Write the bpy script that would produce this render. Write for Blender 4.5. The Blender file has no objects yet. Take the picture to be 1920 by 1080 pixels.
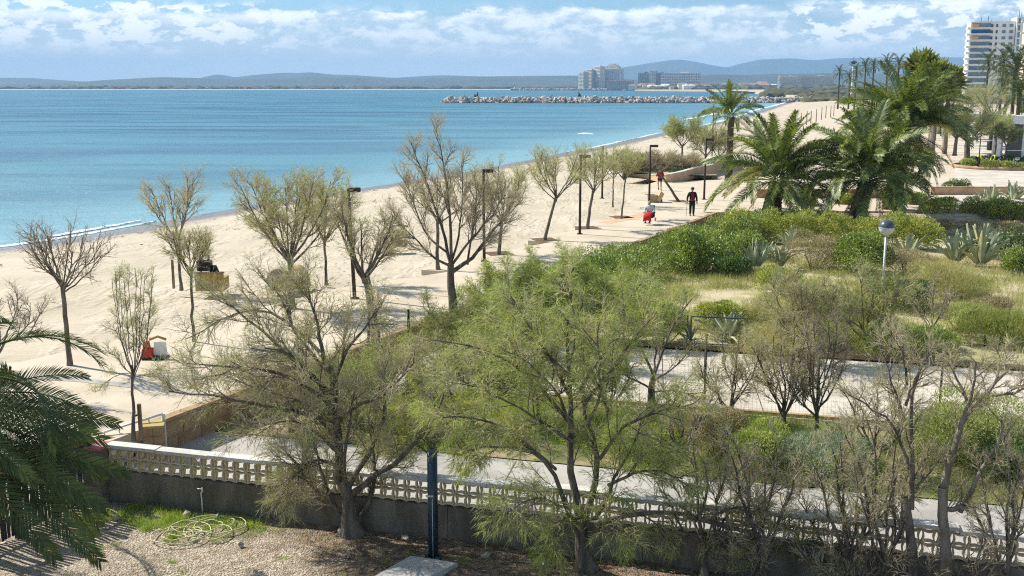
import bpy, math, random
import numpy as np
from mathutils import Vector, Matrix
R = np.random.default_rng(7)
random.seed(7)
S = bpy.context.scene
C = S.collection
rad = math.radians

# ------------------------------------------------------------ camera, sky, sun, exposure
FPX = 2000.0; FPH = 2000.0 / math.cos(math.atan(379 / 2000.0))
PITCH = math.atan(379 / FPX)
CAMZ = 10.5
cd = bpy.data.cameras.new('camera')
cd.sensor_width = 36; cd.lens = 36 * FPX / 1920
cd.clip_start = 0.3; cd.clip_end = 40000
cam = bpy.data.objects.new('camera', cd); C.objects.link(cam)
cam.location = (0, 0, CAMZ); cam.rotation_euler = (math.pi / 2 - PITCH, 0, 0)
S.camera = cam
SUN_EL = rad(43); SUN_AZ = rad(-62)        # azimuth clockwise from +Y; the sun stands to the left, beyond
sdir = Vector((math.sin(SUN_AZ) * math.cos(SUN_EL), math.cos(SUN_AZ) * math.cos(SUN_EL), math.sin(SUN_EL)))
sl = bpy.data.lights.new('sun', 'SUN'); sl.energy = 5.0; sl.angle = rad(0.53); sl.color = (1.0, 0.955, 0.88)
so = bpy.data.objects.new('sun', sl); C.objects.link(so)
so.rotation_euler = sdir.to_track_quat('Z', 'Y').to_euler()
S.view_settings.view_transform = 'Standard'; S.view_settings.look = 'None'
S.view_settings.gamma = 1; S.view_settings.use_curve_mapping = False
S.view_settings.exposure = 0.54
S.cycles.use_denoising = False; S.cycles.filter_width = 1.15; S.cycles.max_bounces = 6; S.cycles.diffuse_bounces = 3; S.cycles.glossy_bounces = 2
S.cycles.transmission_bounces = 3; S.cycles.volume_bounces = 0; S.cycles.transparent_max_bounces = 6

class NT:
    """tiny expression helper over a node tree"""
    def __init__(s, t): s.t = t
    def n(s, typ, **kw):
        x = s.t.nodes.new(typ)
        for k, v in kw.items(): setattr(x, k, v)
        return x
    def link(s, a, b):
        if isinstance(a, (int, float)): b.default_value = a
        elif isinstance(a, (tuple, list)):
            v = tuple(a)
            b.default_value = v if len(v) == len(b.default_value) else v + (1,)
        else: s.t.links.new(a, b)
    def m(s, op, a, b=0.0, c=0.0, clamp=False):
        x = s.n('ShaderNodeMath', operation=op); x.use_clamp = clamp
        s.link(a, x.inputs[0]); s.link(b, x.inputs[1])
        if op in ('MULTIPLY_ADD', 'SMOOTH_MIN'): s.link(c, x.inputs[2])
        return x.outputs[0]
    def mr(s, v, a, b, c=0.0, d=1.0, smooth=True):
        x = s.n('ShaderNodeMapRange'); x.interpolation_type = 'SMOOTHSTEP' if smooth else 'LINEAR'
        s.link(v, x.inputs[0]); x.inputs[1].default_value = a; x.inputs[2].default_value = b
        x.inputs[3].default_value = c; x.inputs[4].default_value = d
        return x.outputs[0]
    def mix(s, f, a, b, mode='MIX'):
        x = s.n('ShaderNodeMix', data_type='RGBA', blend_type=mode)
        s.link(f, x.inputs[0]); s.link(a, x.inputs[6]); s.link(b, x.inputs[7])
        return x.outputs[2]
    def vec(s, x, y, z):
        c = s.n('ShaderNodeCombineXYZ'); s.link(x, c.inputs[0]); s.link(y, c.inputs[1]); s.link(z, c.inputs[2])
        return c.outputs[0]
    def noise(s, v, scale, detail=4, rough=0.55, dist=0.0, out=0):
        x = s.n('ShaderNodeTexNoise'); s.link(v, x.inputs['Vector']); x.inputs['Scale'].default_value = scale
        x.inputs['Detail'].default_value = detail; x.inputs['Roughness'].default_value = rough
        x.inputs['Distortion'].default_value = dist
        return x.outputs[out]
    def scalev(s, v, sc):
        x = s.n('ShaderNodeMapping'); s.link(v, x.inputs[0]); x.inputs['Scale'].default_value = sc
        return x.outputs[0]

W = bpy.data.worlds.new('World'); S.world = W; W.use_nodes = True
W.node_tree.nodes.clear(); w = NT(W.node_tree)
sky = w.n('ShaderNodeTexSky', sky_type='NISHITA'); sky.sun_disc = False
sky.sun_elevation = SUN_EL; sky.sun_rotation = SUN_AZ % (2 * math.pi)
sky.air_density = 1.0; sky.dust_density = 0.35; sky.ozone_density = 2.5; sky.altitude = 10
tc = w.n('ShaderNodeTexCoord'); sp = w.n('ShaderNodeSeparateXYZ'); w.link(tc.outputs['Generated'], sp.inputs[0])
az = w.m('ARCTAN2', sp.outputs[0], sp.outputs[1]); el = w.m('ARCSINE', sp.outputs[2])
# cloud field: flattened towards the horizon as a real cloud deck is
P1 = w.vec(w.m('MULTIPLY', az, 9.0), w.m('MULTIPLY', el, 26.0), 0.3)
P2 = w.vec(w.m('MULTIPLY', az, 30.0), w.m('MULTIPLY', el, 62.0), 1.7)
warp = w.noise(P1, 1.6, 5, 0.6, 0.3)
n1 = w.noise(P1, 1.15, 9, 0.60, 0.25)
n2 = w.noise(P2, 1.25, 10, 0.62, 0.15)
elw = w.m('ADD', el, w.m('MULTIPLY', w.m('SUBTRACT', warp, 0.5), 0.018))
def band(lo0, lo1, hi0, hi1): return w.m('MULTIPLY', w.mr(elw, lo0, lo1), w.mr(elw, hi0, hi1, 1.0, 0.0))
def azr(a0, a1, b0, b1): return w.m('MULTIPLY', w.mr(az, a0, a1), w.mr(az, b0, b1, 1.0, 0.0))
# the bank over the bay, its top edge climbing to the right
top = w.mr(az, -0.50, 0.55, 0.066, 0.076)
edge = w.m('SUBTRACT', w.m('ADD', top, w.m('MULTIPLY', w.m('SUBTRACT', n2, 0.5), 0.016)), elw)
bank = w.mr(edge, -0.0005, 0.006)
bank = w.m('MULTIPLY', bank, w.mr(n1, 0.30, 0.50, 0.25, 1.0))
wall = azr(-0.9, -0.6, 0.75, 1.0)
bank = w.m('MULTIPLY', bank, wall)
scat = w.mr(n1, 0.50, 0.62)                      # scattered cumulus elsewhere in the sky
scat = w.m('MULTIPLY', scat, w.mr(el, 0.085, 0.13))
puff = w.mr(n2, 0.45, 0.55)                      # bright cauliflower heads
pz = w.m('ADD', azr(-0.52, -0.40, -0.26, -0.16), azr(0.20, 0.28, 0.46, 0.52), clamp=True)
pz = w.m('MULTIPLY', w.m('MAXIMUM', pz, 0.30), w.mr(elw, 0.026, 0.040))
puff = w.m('MULTIPLY', puff, w.m('MULTIPLY', pz, w.mr(elw, 0.066, 0.078, 1.0, 0.0)))
rim = w.m('MULTIPLY', w.mr(edge, 0.0, 0.004), w.mr(edge, 0.004, 0.016, 1.0, 0.0))
rim = w.m('MULTIPLY', w.m('MULTIPLY', rim, wall), w.mr(n1, .38, .54))
lum = w.m('ADD', w.m('MULTIPLY', puff, 0.85), w.m('MULTIPLY', rim, 0.8), clamp=True)
cloudc = w.mix(w.m('ADD', lum, w.mr(n2, 0.40, 0.68, 0.0, 0.62), clamp=True), (5.2, 6.5, 7.7), (11.4, 11.6, 11.6))
mask = w.m('MAXIMUM', w.m('MULTIPLY', bank, 0.92), w.m('MAXIMUM', scat, puff), clamp=True)
blue = w.mix(w.mr(el, 0.0, 0.35), (0.66, 0.90, 1.12), (0.9, 0.96, 1.0))
skyc = w.mix(1.0, sky.outputs[0], blue, 'MULTIPLY')
lowh = w.mr(el, 0.0, 0.062, 0.92, 0.0)
skyc = w.mix(mask, skyc, cloudc)
skyc = w.mix(lowh, skyc, (8.6, 9.2, 9.3))
bg = w.n('ShaderNodeBackground'); bg.inputs[1].default_value = 0.085
w.link(skyc, bg.inputs[0]); wo = w.n('ShaderNodeOutputWorld'); w.link(bg.outputs[0], wo.inputs[0])

# ------------------------------------------------------------ pixel -> point of the real place
FW = np.array([0, math.cos(PITCH), -math.sin(PITCH)]); UP = np.array([0, math.sin(PITCH), math.cos(PITCH)])
CP = np.array([0, 0, CAMZ])
def ray(px, py): return np.array([px - 960.0, 0, 0]) + UP * (540.0 - py) + FW * FPX
def at(px, py, z):
    d = ray(px, py); return CP + d * ((z - CAMZ) / d[2])
def atY(px, py, Y):
    d = ray(px, py); return CP + d * (Y / d[1])

# ------------------------------------------------------------ materials
MATS = {}
def M(name, c1, c2=None, scale=3.0, rough=0.85, bump=0.0, bscale=30.0, island=0.0, trans=0.0, metal=0.0, spec=0.3,
      lo=0.35, hi=0.65, stretch=(1, 1, 1), detail=5, tint=(1.25, 1.35, 0.6)):
    m = bpy.data.materials.new(name); m.use_nodes = True; t = NT(m.node_tree); t.t.nodes.clear()
    out = t.n('ShaderNodeOutputMaterial'); b = t.n('ShaderNodeBsdfPrincipled')
    tcn = t.n('ShaderNodeTexCoord'); v = t.scalev(tcn.outputs['Object'], stretch)
    col = c1
    if c2 is not None:
        f = t.mr(t.noise(v, scale, detail, 0.6), lo, hi); col = t.mix(f, c1, c2)
    if island:
        g = t.n('ShaderNodeNewGeometry')
        k = t.mr(g.outputs['Random Per Island'], 0, 1, 1 - island, 1 + island, smooth=False)
        hs = t.n('ShaderNodeHueSaturation'); t.link(col, hs.inputs['Color']); t.link(k, hs.inputs['Value'])
        hk = t.mr(g.outputs['Random Per Island'], 0, 1, 0.515, 0.485, smooth=False); t.link(hk, hs.inputs['Hue'])
        col = hs.outputs[0]
    t.link(col, b.inputs['Base Color']); b.inputs['Roughness'].default_value = rough
    b.inputs['Metallic'].default_value = metal; b.inputs['Specular IOR Level'].default_value = spec
    if bump:
        bn = t.n('ShaderNodeBump'); bn.inputs['Strength'].default_value = bump; bn.inputs['Distance'].default_value = 0.05
        t.link(t.noise(v, bscale, 5, 0.6), bn.inputs['Height']); t.link(bn.outputs[0], b.inputs['Normal'])
    sh = b.outputs[0]
    if trans:
        tr = t.n('ShaderNodeBsdfTranslucent'); t.link(t.mix(1.0, col, tint, 'MULTIPLY'), tr.inputs[0])
        mx = t.n('ShaderNodeMixShader'); mx.inputs[0].default_value = trans
        t.link(sh, mx.inputs[1]); t.link(tr.outputs[0], mx.inputs[2]); sh = mx.outputs[0]
    t.link(sh, out.inputs[0]); MATS[name] = m
    return m

# ------------------------------------------------------------ mesh building
class MB:
    def __init__(s): s.V = []; s.F = {}; s.n = 0; s.sm = {}
    def add(s, V, F, smooth=False):
        V = np.asarray(V, float).reshape(-1, 3); F = np.asarray(F, np.int64)
        k = (F.shape[1], smooth); s.F.setdefault(k, []).append(F + s.n); s.V.append(V); s.n += len(V)
    def box(s, cx, cy, cz, sx, sy, sz, rz=0.0, taper=1.0, M4=None):
        v = np.array([[x, y, z] for z in (-.5, .5) for y in (-.5, .5) for x in (-.5, .5)])
        v[4:, :2] *= taper
        v = v * [sx, sy, sz]
        c, q = math.cos(rz), math.sin(rz)
        v = np.c_[v[:, 0] * c - v[:, 1] * q, v[:, 0] * q + v[:, 1] * c, v[:, 2]] + [cx, cy, cz]
        if M4 is not None: v = (np.c_[v, np.ones(8)] @ np.array(M4).T)[:, :3]
        s.add(v, [[0, 2, 3, 1], [4, 5, 7, 6], [0, 1, 5, 4], [2, 6, 7, 3], [0, 4, 6, 2], [1, 3, 7, 5]])
    def tubes(s, P, r, sides=6, smooth=True, caps=False):
        """P (N,K,3), r (N,K)"""
        P = np.asarray(P, float)
        if P.ndim == 2: P = P[None]
        r = np.broadcast_to(np.asarray(r, float), P.shape[:2])
        N, K = P.shape[:2]
        T = np.gradient(P, axis=1); T /= np.linalg.norm(T, axis=2, keepdims=True) + 1e-9
        m = (P[:, -1] - P[:, 0]); m /= np.linalg.norm(m, axis=1, keepdims=True) + 1e-9
        a = np.where(np.abs(m[:, 2:3]) < 0.8, [[0., 0, 1]], [[1., 0, 0]])
        u0 = np.cross(m, a)[:, None, :]
        u = u0 - (u0 * T).sum(2, keepdims=True) * T; u /= np.linalg.norm(u, axis=2, keepdims=True) + 1e-9
        v = np.cross(T, u)
        th = np.arange(sides) * 2 * math.pi / sides
        ring = (u[:, :, None, :] * np.cos(th)[None, None, :, None] + v[:, :, None, :] * np.sin(th)[None, None, :, None])
        V = P[:, :, None, :] + ring * r[:, :, None, None]
        base = (np.arange(N) * K * sides)[:, None, None] + (np.arange(K - 1) * sides)[None, :, None]
        j = np.arange(sides)[None, None, :]; j2 = (j + 1) % sides
        F = np.stack([base + j, base + j2, base + j2 + sides, base + j + sides], -1).reshape(-1, 4)
        n0 = s.n
        s.add(V, F, smooth)
        if caps:
            for i in range(N):
                for kk in (0, K - 1):
                    ids = n0 + i * K * sides + kk * sides + np.arange(sides)
                    if kk == 0: ids = ids[::-1]
                    s.F.setdefault((sides, False), []).append(ids[None, :])
    def ribbons(s, P, r, rng):
        P = np.asarray(P, float); N, K = P.shape[:2]; m = nrm(P[:, -1] - P[:, 0]); w_ = nrm(np.cross(m, rng.normal(size=(N, 3))))
        o = w_[:, None] * np.asarray(r)[:, :, None] * 1.7
        V = np.stack([P - o, P + o], 2)
        b = (np.arange(N) * K * 2)[:, None] + (np.arange(K - 1) * 2)[None]
        s.add(V, np.stack([b, b + 1, b + 3, b + 2], -1).reshape(-1, 4))
    def tube(s, pts, r, sides=8, caps=True, smooth=True):
        pts = np.asarray(pts, float)[None]; r = np.asarray(r, float) * np.ones(pts.shape[1]); s.tubes(pts, r[None], sides, smooth, caps)
    def cyl(s, x, y, z0, z1, r0, r1=None, sides=12, smooth=True):
        s.tube([[x, y, z0], [x, y, z1]], [r0, r0 if r1 is None else r1], sides, True, smooth)
    def lathe(s, prof, x=0, y=0, sides=16, smooth=True):
        prof = np.array(prof, float); K = len(prof); th = np.arange(sides) * 2 * math.pi / sides
        V = np.stack([x + prof[:, 0:1] * np.cos(th), y + prof[:, 0:1] * np.sin(th), np.repeat(prof[:, 1:2], sides, 1)], -1)
        b = (np.arange(K - 1) * sides)[:, None]; j = np.arange(sides)[None]; j2 = (j + 1) % sides
        s.add(V, np.stack([b + j, b + j2, b + j2 + sides, b + j + sides], -1).reshape(-1, 4), smooth)
    def leaves(s, P, D, N_, L, Wd, mid=0.45, tri=False):
        P = np.asarray(P, float); n = len(P)
        D = D / (np.linalg.norm(D, axis=1, keepdims=True) + 1e-9)
        B = np.cross(D, N_); B /= np.linalg.norm(B, axis=1, keepdims=True) + 1e-9
        L = np.broadcast_to(L, (n,))[:, None]; Wd = np.broadcast_to(Wd, (n,))[:, None]
        if tri:
            s.add(np.stack([P - B * Wd / 2, P + B * Wd / 2, P + D * L * 1.1], 1), np.arange(n * 3).reshape(n, 3)); return
        V = np.stack([P, P + D * L * mid + B * Wd / 2, P + D * L, P + D * L * mid - B * Wd / 2], 1)
        s.add(V, np.arange(n * 4).reshape(n, 4))
    def poly(s, pts, z=None, down=0.0):
        pts = [(p[0], p[1], p[2] if len(p) > 2 and z is None else z) for p in pts]
        n = len(pts); n0 = s.n
        s.V.append(np.array(pts, float)); s.n += n
        s.F.setdefault((n, False), []).append(np.arange(n0, n0 + n)[None])
        if down:
            s.V.append(np.array(pts, float) - [0, 0, down]); s.n += n
            i = np.arange(n); j = (i + 1) % n
            s.F.setdefault((4, False), []).append(np.stack([n0 + i, n0 + n + i, n0 + n + j, n0 + j], -1))
    def grid(s, X, Y, Z, smooth=True):
        h, w_ = X.shape; V = np.stack([X, Y, Z], -1).reshape(-1, 3)
        i = np.arange(h * w_).reshape(h, w_)
        s.add(V, np.stack([i[:-1, :-1], i[:-1, 1:], i[1:, 1:], i[1:, :-1]], -1).reshape(-1, 4), smooth)
    def mesh(s, name):
        me = bpy.data.meshes.new(name)
        V = np.concatenate(s.V) if s.V else np.zeros((0, 3))
        me.vertices.add(len(V)); me.vertices.foreach_set('co', V.astype(np.float32).ravel())
        loops = []; starts = []; sm = []; pos = 0
        for (k, smooth), fs in s.F.items():
            F = np.concatenate(fs); loops.append(F.ravel()); starts.append(pos + np.arange(len(F)) * k)
            pos += F.size; sm.append(np.full(len(F), smooth))
        L = np.concatenate(loops); st = np.concatenate(starts)
        me.loops.add(len(L)); me.loops.foreach_set('vertex_index', L.astype(np.int32))
        me.polygons.add(len(st)); me.polygons.foreach_set('loop_start', st.astype(np.int32))
        me.polygons.foreach_set('use_smooth', np.concatenate(sm))
        me.update(calc_edges=True)
        return me
    def build(s, name, mat, parent=None, stuff=False):
        me = s.mesh(name)
        me.materials.append(MATS[mat] if isinstance(mat, str) else mat)
        return link(name, me, parent, stuff)

def link(name, me, parent=None, stuff=False):
    o = bpy.data.objects.new(name, me); C.objects.link(o)
    if parent is not None: o.parent = parent
    if stuff: o['kind'] = 'stuff'
    return o
def tag(o, label, cat, group=None):
    o['label'] = label; o['category'] = cat
    if group: o['group'] = group
    return o
def thing(name, label, cat, loc=(0, 0, 0), rz=0.0, group=None):
    o = bpy.data.objects.new(name, None); C.objects.link(o); o.location = tuple(float(v) for v in loc)
    o.rotation_euler = (0, 0, rz); o.empty_display_size = 0.3
    return tag(o, label, cat, group)
def struct(o): o['kind'] = 'structure'; return o
def kids(o): return [x for x in C.objects if x.parent == o]
def dup(root, loc, rz=0.0, sc=1.0, label=None, group=None):
    src = [(k, kids(k)) for k in kids(root)]
    r = root.copy(); C.objects.link(r); r.location = tuple(float(v) for v in loc); r.rotation_euler = (0, 0, rz)
    r.scale = (sc, sc, sc) if not isinstance(sc, tuple) else sc
    if label: r['label'] = label
    if group: r['group'] = group
    for k, gs in src:
        c = k.copy(); C.objects.link(c); c.parent = r
        for g in gs:
            d = g.copy(); C.objects.link(d); d.parent = c
    return r

# ------------------------------------------------------------ growing branches, all vectorised
def nrm(a): return a / (np.linalg.norm(a, axis=-1, keepdims=True) + 1e-9)
def resample(pts, K):
    pts = np.asarray(pts, float); d = np.r_[0, np.cumsum(np.linalg.norm(np.diff(pts, axis=0), axis=1))]
    # Catmull-ish smoothing by sampling then averaging
    t = np.linspace(0, d[-1], K); Q = np.stack([np.interp(t, d, pts[:, i]) for i in range(3)], -1)
    for _ in range(2): Q[1:-1] = (Q[:-2] + 2 * Q[1:-1] + Q[2:]) / 4
    return Q
def integrate(P0, D0, L, K, wob, grav, rng):
    N = len(P0); P = np.empty((N, K, 3)); P[:, 0] = P0; D = nrm(D0.copy()); st = (L / (K - 1))[:, None]
    for k in range(1, K):
        D = nrm(D + rng.normal(0, wob, (N, 3)) + np.array([0, 0, grav])); P[:, k] = P[:, k - 1] + D * st
    return P
def spawn(P, r, n, t0, t1, a0, a1, L, K, wob, grav, rr, rng, fall=0.5, r1=0.35, up=0.0, bias=None):
    N, K0 = P.shape[:2]
    t = (rng.random((N, n)) * (1.0 / n) + np.arange(n)[None] / n); t = t0 + (t1 - t0) * t
    ti = t * (K0 - 1); i0 = np.clip(ti.astype(int), 0, K0 - 2); f = ti - i0
    ar = np.arange(N)[:, None]
    A = P[ar, i0]; B = P[ar, i0 + 1]
    P0 = A + (B - A) * f[..., None]; T = nrm(B - A); rp = r[ar, i0] * (1 - f) + r[ar, i0 + 1] * f
    rv = rng.normal(size=(N, n, 3)); rv -= (rv * T).sum(-1, keepdims=True) * T; rv = nrm(rv)
    a = rng.uniform(a0, a1, (N, n))[..., None]
    D = T * np.cos(a) + rv * np.sin(a) + np.array([0, 0, up])
    if bias is not None: D = D + np.array(bias)
    LL = (L * (1 - fall * t) * rng.uniform(0.65, 1.2, (N, n))).ravel()
    Q = integrate(P0.reshape(-1, 3), D.reshape(-1, 3), LL, K, wob, grav, rng)
    rq = np.minimum(rp.ravel() * 0.8, rr * rng.uniform(0.8, 1.2, N * n))[:, None] * np.linspace(1, r1, K)[None]
    return Q, rq
def foliage(mb, P, per, rng, L, Wd, spread=0.6, droop=0.0, t0=0.25, clump=0):
    """feathery sprays: thin blades along the twigs"""
    N, K = P.shape[:2]
    if clump:
        g = rng.random(N // clump + 1); keep = np.repeat(g, clump)[:N] > .42; P = P[keep]; N = len(P)
    n = N * per
    i = np.repeat(np.arange(N), per); t = (t0 + (1 - t0) * rng.random(n)) * (K - 1) * 0.999
    k = t.astype(int); f = (t - k)[:, None]
    A = P[i, k]; B = P[i, k + 1]; Q = A + (B - A) * f
    D = nrm(nrm(B - A) + rng.normal(0, spread, (n, 3)) + [0, 0, -droop])
    mb.leaves(Q, D, rng.normal(size=(n, 3)), L * rng.uniform(0.6, 1.3, n), Wd * rng.uniform(0.8, 1.4, n), tri=True)

def tamarisk(name, label, loc, limbs, seed, levels, leaf=None, group=None, bark='bark', twig='twig', leafm='leaf_green', sc=1.0, radii=None, cat='tree'):
    """limbs: polylines relative to loc; levels: list of dicts for spawn()"""
    rng = np.random.default_rng(seed)
    t = thing(name, label, cat, loc, 0, group)
    if sc != 1.0: t.scale = (sc,) * 3
    K = 9; P = []; r = []
    for i, l in enumerate(limbs):
        pts, ra, rb = l; Q = resample(pts, K)
        Q[1:] += np.cumsum(rng.normal(0, 0.022 * np.linalg.norm(Q[-1] - Q[0]) / 3, (K - 1, 3)), 0) + rng.normal(0, .012, (K - 1, 3)) * (0 if i == 0 else 1); P.append(Q); r.append(np.linspace(ra, rb, K))
    P = np.array(P); r = np.array(r)
    trunk = MB(); trunk.tubes(P[:1], r[:1] * (1 + 0.5 * np.exp(-np.arange(K) * 1.3))[None], 9); 
    trunk.build('trunk', bark, t)
    br = MB()
    if len(P) > 1: br.tubes(P[1:], r[1:], 7)
    tw = MB(); cur, cr = P, r; pool = []
    for li, lv in enumerate(levels):
        lv = dict(lv); src = lv.pop('src', None); keep = lv.pop('skip0', 0); sides = lv.pop('sides', 4)
        if keep: cur, cr = cur[keep:], cr[keep:]
        cur, cr = spawn(cur, cr, rng=rng, **lv)
        if sides > 3: br.tubes(cur, cr, sides, True)
        else: tw.ribbons(cur, cr, rng)
        pool.append(cur)
    if br.n: br.build('branches', bark, t)
    if tw.n: tw.build('twigs', twig, t, stuff=True)
    if leaf:
        lf = MB(); foliage(lf, pool[-1], leaf['per'], rng, leaf['L'], leaf['W'], leaf.get('spread', .6), leaf.get('droop', 0), clump=leaf.get('clump', 0))
        if leaf.get('pool2'): foliage(lf, pool[-2], leaf['pool2'], rng, leaf['L'], leaf['W'], leaf.get('spread', .6), leaf.get('droop', 0))
        lf.build('crown', leafm, t, stuff=True)
    return t
# ------------------------------------------------------------ palette
M('sand', (.50, .395, .262), (.57, .455, .31), 0.7, .95, .35, 9, stretch=(1, 1, 1))
M('paving', (.46, .385, .275), (.58, .495, .37), .45, .85, .12, 30, lo=.25, hi=.6, detail=8)
M('pale_concrete', (.30, .28, .245), (.44, .415, .37), .7, .85, .15, 40, lo=.3, hi=.62, detail=8)
M('concrete', (.36, .35, .32), (.50, .48, .44), 1.4, .9, .2, 30)
M('road', (.43, .38, .30), (.585, .525, .43), .55, .9, .15, 60, lo=.3, hi=.6, detail=8)
M('gravel', (.30, .245, .17), (.46, .40, .31), 14, .95, .9, 60, lo=.3, hi=.7)
M('soil', (.10, .058, .034), (.20, .125, .075), 9, .95, .8, 40)
M('dune', (.52, .44, .29), (.34, .31, .14), .7, .95, .5, 25, lo=.42, hi=.6)
M('turf', (.13, .15, .045), (.36, .29, .165), .8, .95, .6, 40, lo=.4, hi=.6)
M('scrub_far', (.060, .068, .030), (.12, .11, .05), .02, .95)
M('hill', (.045, .062, .045), (.075, .085, .055), .004, .95)
M('rock', (.58, .51, .41), (.34, .31, .27), .9, .9, .5, 6, island=.25)
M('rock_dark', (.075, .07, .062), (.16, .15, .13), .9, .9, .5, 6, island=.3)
M('white_wall', (.70, .69, .66), (.78, .77, .74), .2, .8)
M('cream_wall', (.68, .60, .48), (.76, .69, .57), .2, .85)
M('pink_wall', (.50, .27, .21), (.60, .40, .32), .2, .85)
M('beige_wall', (.56, .49, .39), (.66, .58, .47), .2, .85)
M('tile_roof', (.34, .16, .10), (.46, .25, .16), .5, .85)
M('glass_dark', (.035, .045, .055), None, rough=.2, spec=.5)
M('glass_far', (.34, .38, .42), (.42, .46, .49), .4, .35, spec=.4)
M('glass_blue', (.10, .16, .22), (.17, .24, .30), .4, .25, spec=.5)
M('blue_awning', (.015, .10, .28), None, rough=.7)
M('orange_awning', (.56, .36, .22), None, rough=.8)
M('grey_panel', (.60, .61, .60), (.70, .71, .70), .3, .6)
M('render_grey', (.11, .092, .066), (.24, .20, .15), 1.3, .95, .25, 20, stretch=(1.6, 1.6, .45), lo=.3, hi=.72, detail=8)
M('block_wall', (.32, .21, .12), (.44, .31, .19), 2.2, .95, .3, 30)
M('planter_wall', (.52, .33, .19), (.60, .42, .27), 2.0, .95, .1, 20)
M('breeze', (.52, .42, .25), (.64, .53, .35), 2.5, .9, .2, 60)
M('coping', (.66, .64, .58), (.50, .48, .42), 3, .85, .15, 50)
M('red_tile', (.40, .12, .10), (.50, .2, .17), 3, .6)
M('yellow_tile', (.42, .32, .12), None, rough=.8)
M('post_dark', (.022, .020, .018), (.045, .038, .03), 6, .6)
M('corten', (.035, .024, .018), (.06, .04, .03), 4, .8)
M('galv', (.42, .43, .42), (.55, .56, .55), 8, .45, metal=.3)
M('post_teal', (.008, .028, .045), (.02, .045, .06), 5, .35, spec=.5)
M('white_paint', (.72, .72, .70), None, rough=.5)
M('wood_old', (.17, .12, .07), (.30, .23, .15), 10, .9, .4, 30, stretch=(1, 1, .15))
M('reed', (.16, .105, .05), (.30, .21, .11), 10, .95, .3, 60, stretch=(1, 1, .1))
M('picket', (.028, .030, .032), (.055, .055, .055), 10, .7, stretch=(1, 1, .2))
M('hose', (.46, .47, .22), (.56, .55, .30), 3, .5)
M('foam', (.80, .82, .83), None, rough=.9)
M('wire', (.10, .12, .11), None, rough=.6)
M('bark', (.085, .07, .054), (.20, .17, .13), 6, .95, .8, 18, stretch=(1, 1, .3))
M('bark_pale', (.15, .125, .095), (.30, .255, .20), 6, .95, .8, 18, stretch=(1, 1, .3))
M('twig', (.38, .32, .20), (.49, .425, .29), 2, .9, trans=.4, tint=(1, 1, 1))
M('twig_dark', (.22, .18, .125), (.33, .275, .20), 2, .9, trans=.4, tint=(1, 1, 1))
M('twig_green', (.42, .39, .20), (.52, .48, .27), 2, .9, trans=.4, tint=(1, 1, 1))
M('leaf_green', (.41, .44, .15), (.28, .34, .10), 1.6, .8, island=.42, trans=.35)
M('leaf_olive', (.39, .41, .17), (.31, .34, .12), 1.4, .85, island=.42, trans=.3)
M('leaf_hedge', (.13, .20, .04), (.34, .39, .09), 1.6, .45, island=.42, trans=.25, spec=.5)
M('leaf_lime', (.26, .30, .05), (.42, .42, .10), 1.5, .5, island=.42, trans=.3, spec=.5)
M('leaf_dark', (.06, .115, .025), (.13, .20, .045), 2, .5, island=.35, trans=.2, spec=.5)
M('leaf_brown', (.33, .27, .16), (.42, .35, .21), 2, .85, island=.3, trans=.2)
M('leaf_silver', (.38, .41, .32), (.24, .30, .19), 2, .75, island=.25, trans=.25)
M('leaf_variegated', (.24, .28, .08), (.40, .40, .16), 2.2, .6, island=.35, trans=.25)
M('grass', (.23, .27, .07), (.36, .35, .14), 1.0, .85, island=.3, trans=.4)
M('grass_dry', (.50, .44, .25), (.36, .35, .16), .8, .9, island=.25, trans=.35)
M('grass_lush', (.24, .34, .06), (.34, .40, .11), 1.0, .7, island=.3, trans=.4)
M('palm_leaf', (.10, .14, .03), (.24, .28, .075), 1.3, .42, island=.55, trans=.25, spec=.5)
M('palm_leaf_dark', (.05, .075, .022), (.10, .13, .04), 1.3, .55, island=.30, trans=.15, spec=.25)
M('palm_leaf_yellow', (.36, .31, .045), (.24, .22, .05), 1.3, .55, island=.25, trans=.3)
M('palm_leaf_dry', (.23, .165, .085), (.33, .25, .14), 1.3, .9, island=.3, trans=.15)
M('rachis', (.26, .27, .085), (.34, .30, .13), 3, .6)
M('palm_bark', (.050, .037, .025), (.12, .09, .06), 9, .95, .9, 12)
M('fan_leaf', (.14, .17, .035), (.27, .28, .07), 1.0, .5, island=.4, trans=.2)
M('agave', (.26, .30, .18), (.38, .41, .27), 3, .6)
M('agave_edge', (.52, .49, .25), (.42, .40, .2), 3, .6)
M('cloth_black', (.012, .012, .014), None, rough=.9)
M('cloth_red', (.30, .012, .012), None, rough=.85)
M('cloth_red_bright', (.55, .015, .015), None, rough=.8)
M('cloth_pale', (.52, .56, .60), None, rough=.9)
M('cloth_navy', (.02, .03, .06), None, rough=.9)
M('cloth_green', (.02, .085, .055), None, rough=.9)
M('cloth_hivis', (.60, .72, .06), None, rough=.8)
M('skin', (.45, .25, .17), None, rough=.6)
M('hair_dark', (.02, .016, .012), None, rough=.8)
M('hair_grey', (.30, .29, .27), None, rough=.8)
M('lamp_glass', (.62, .63, .62), None, rough=.25, spec=.5)
M('lamp_cap', (.06, .075, .10), None, rough=.3, spec=.5)
M('play_ochre', (.36, .24, .075), (.43, .30, .11), 3, .85)
M('play_tan', (.44, .33, .20), (.34, .25, .15), 3, .9)
M('play_black', (.012, .012, .012), None, rough=.6)
M('play_red', (.50, .05, .03), None, rough=.6)

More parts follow.
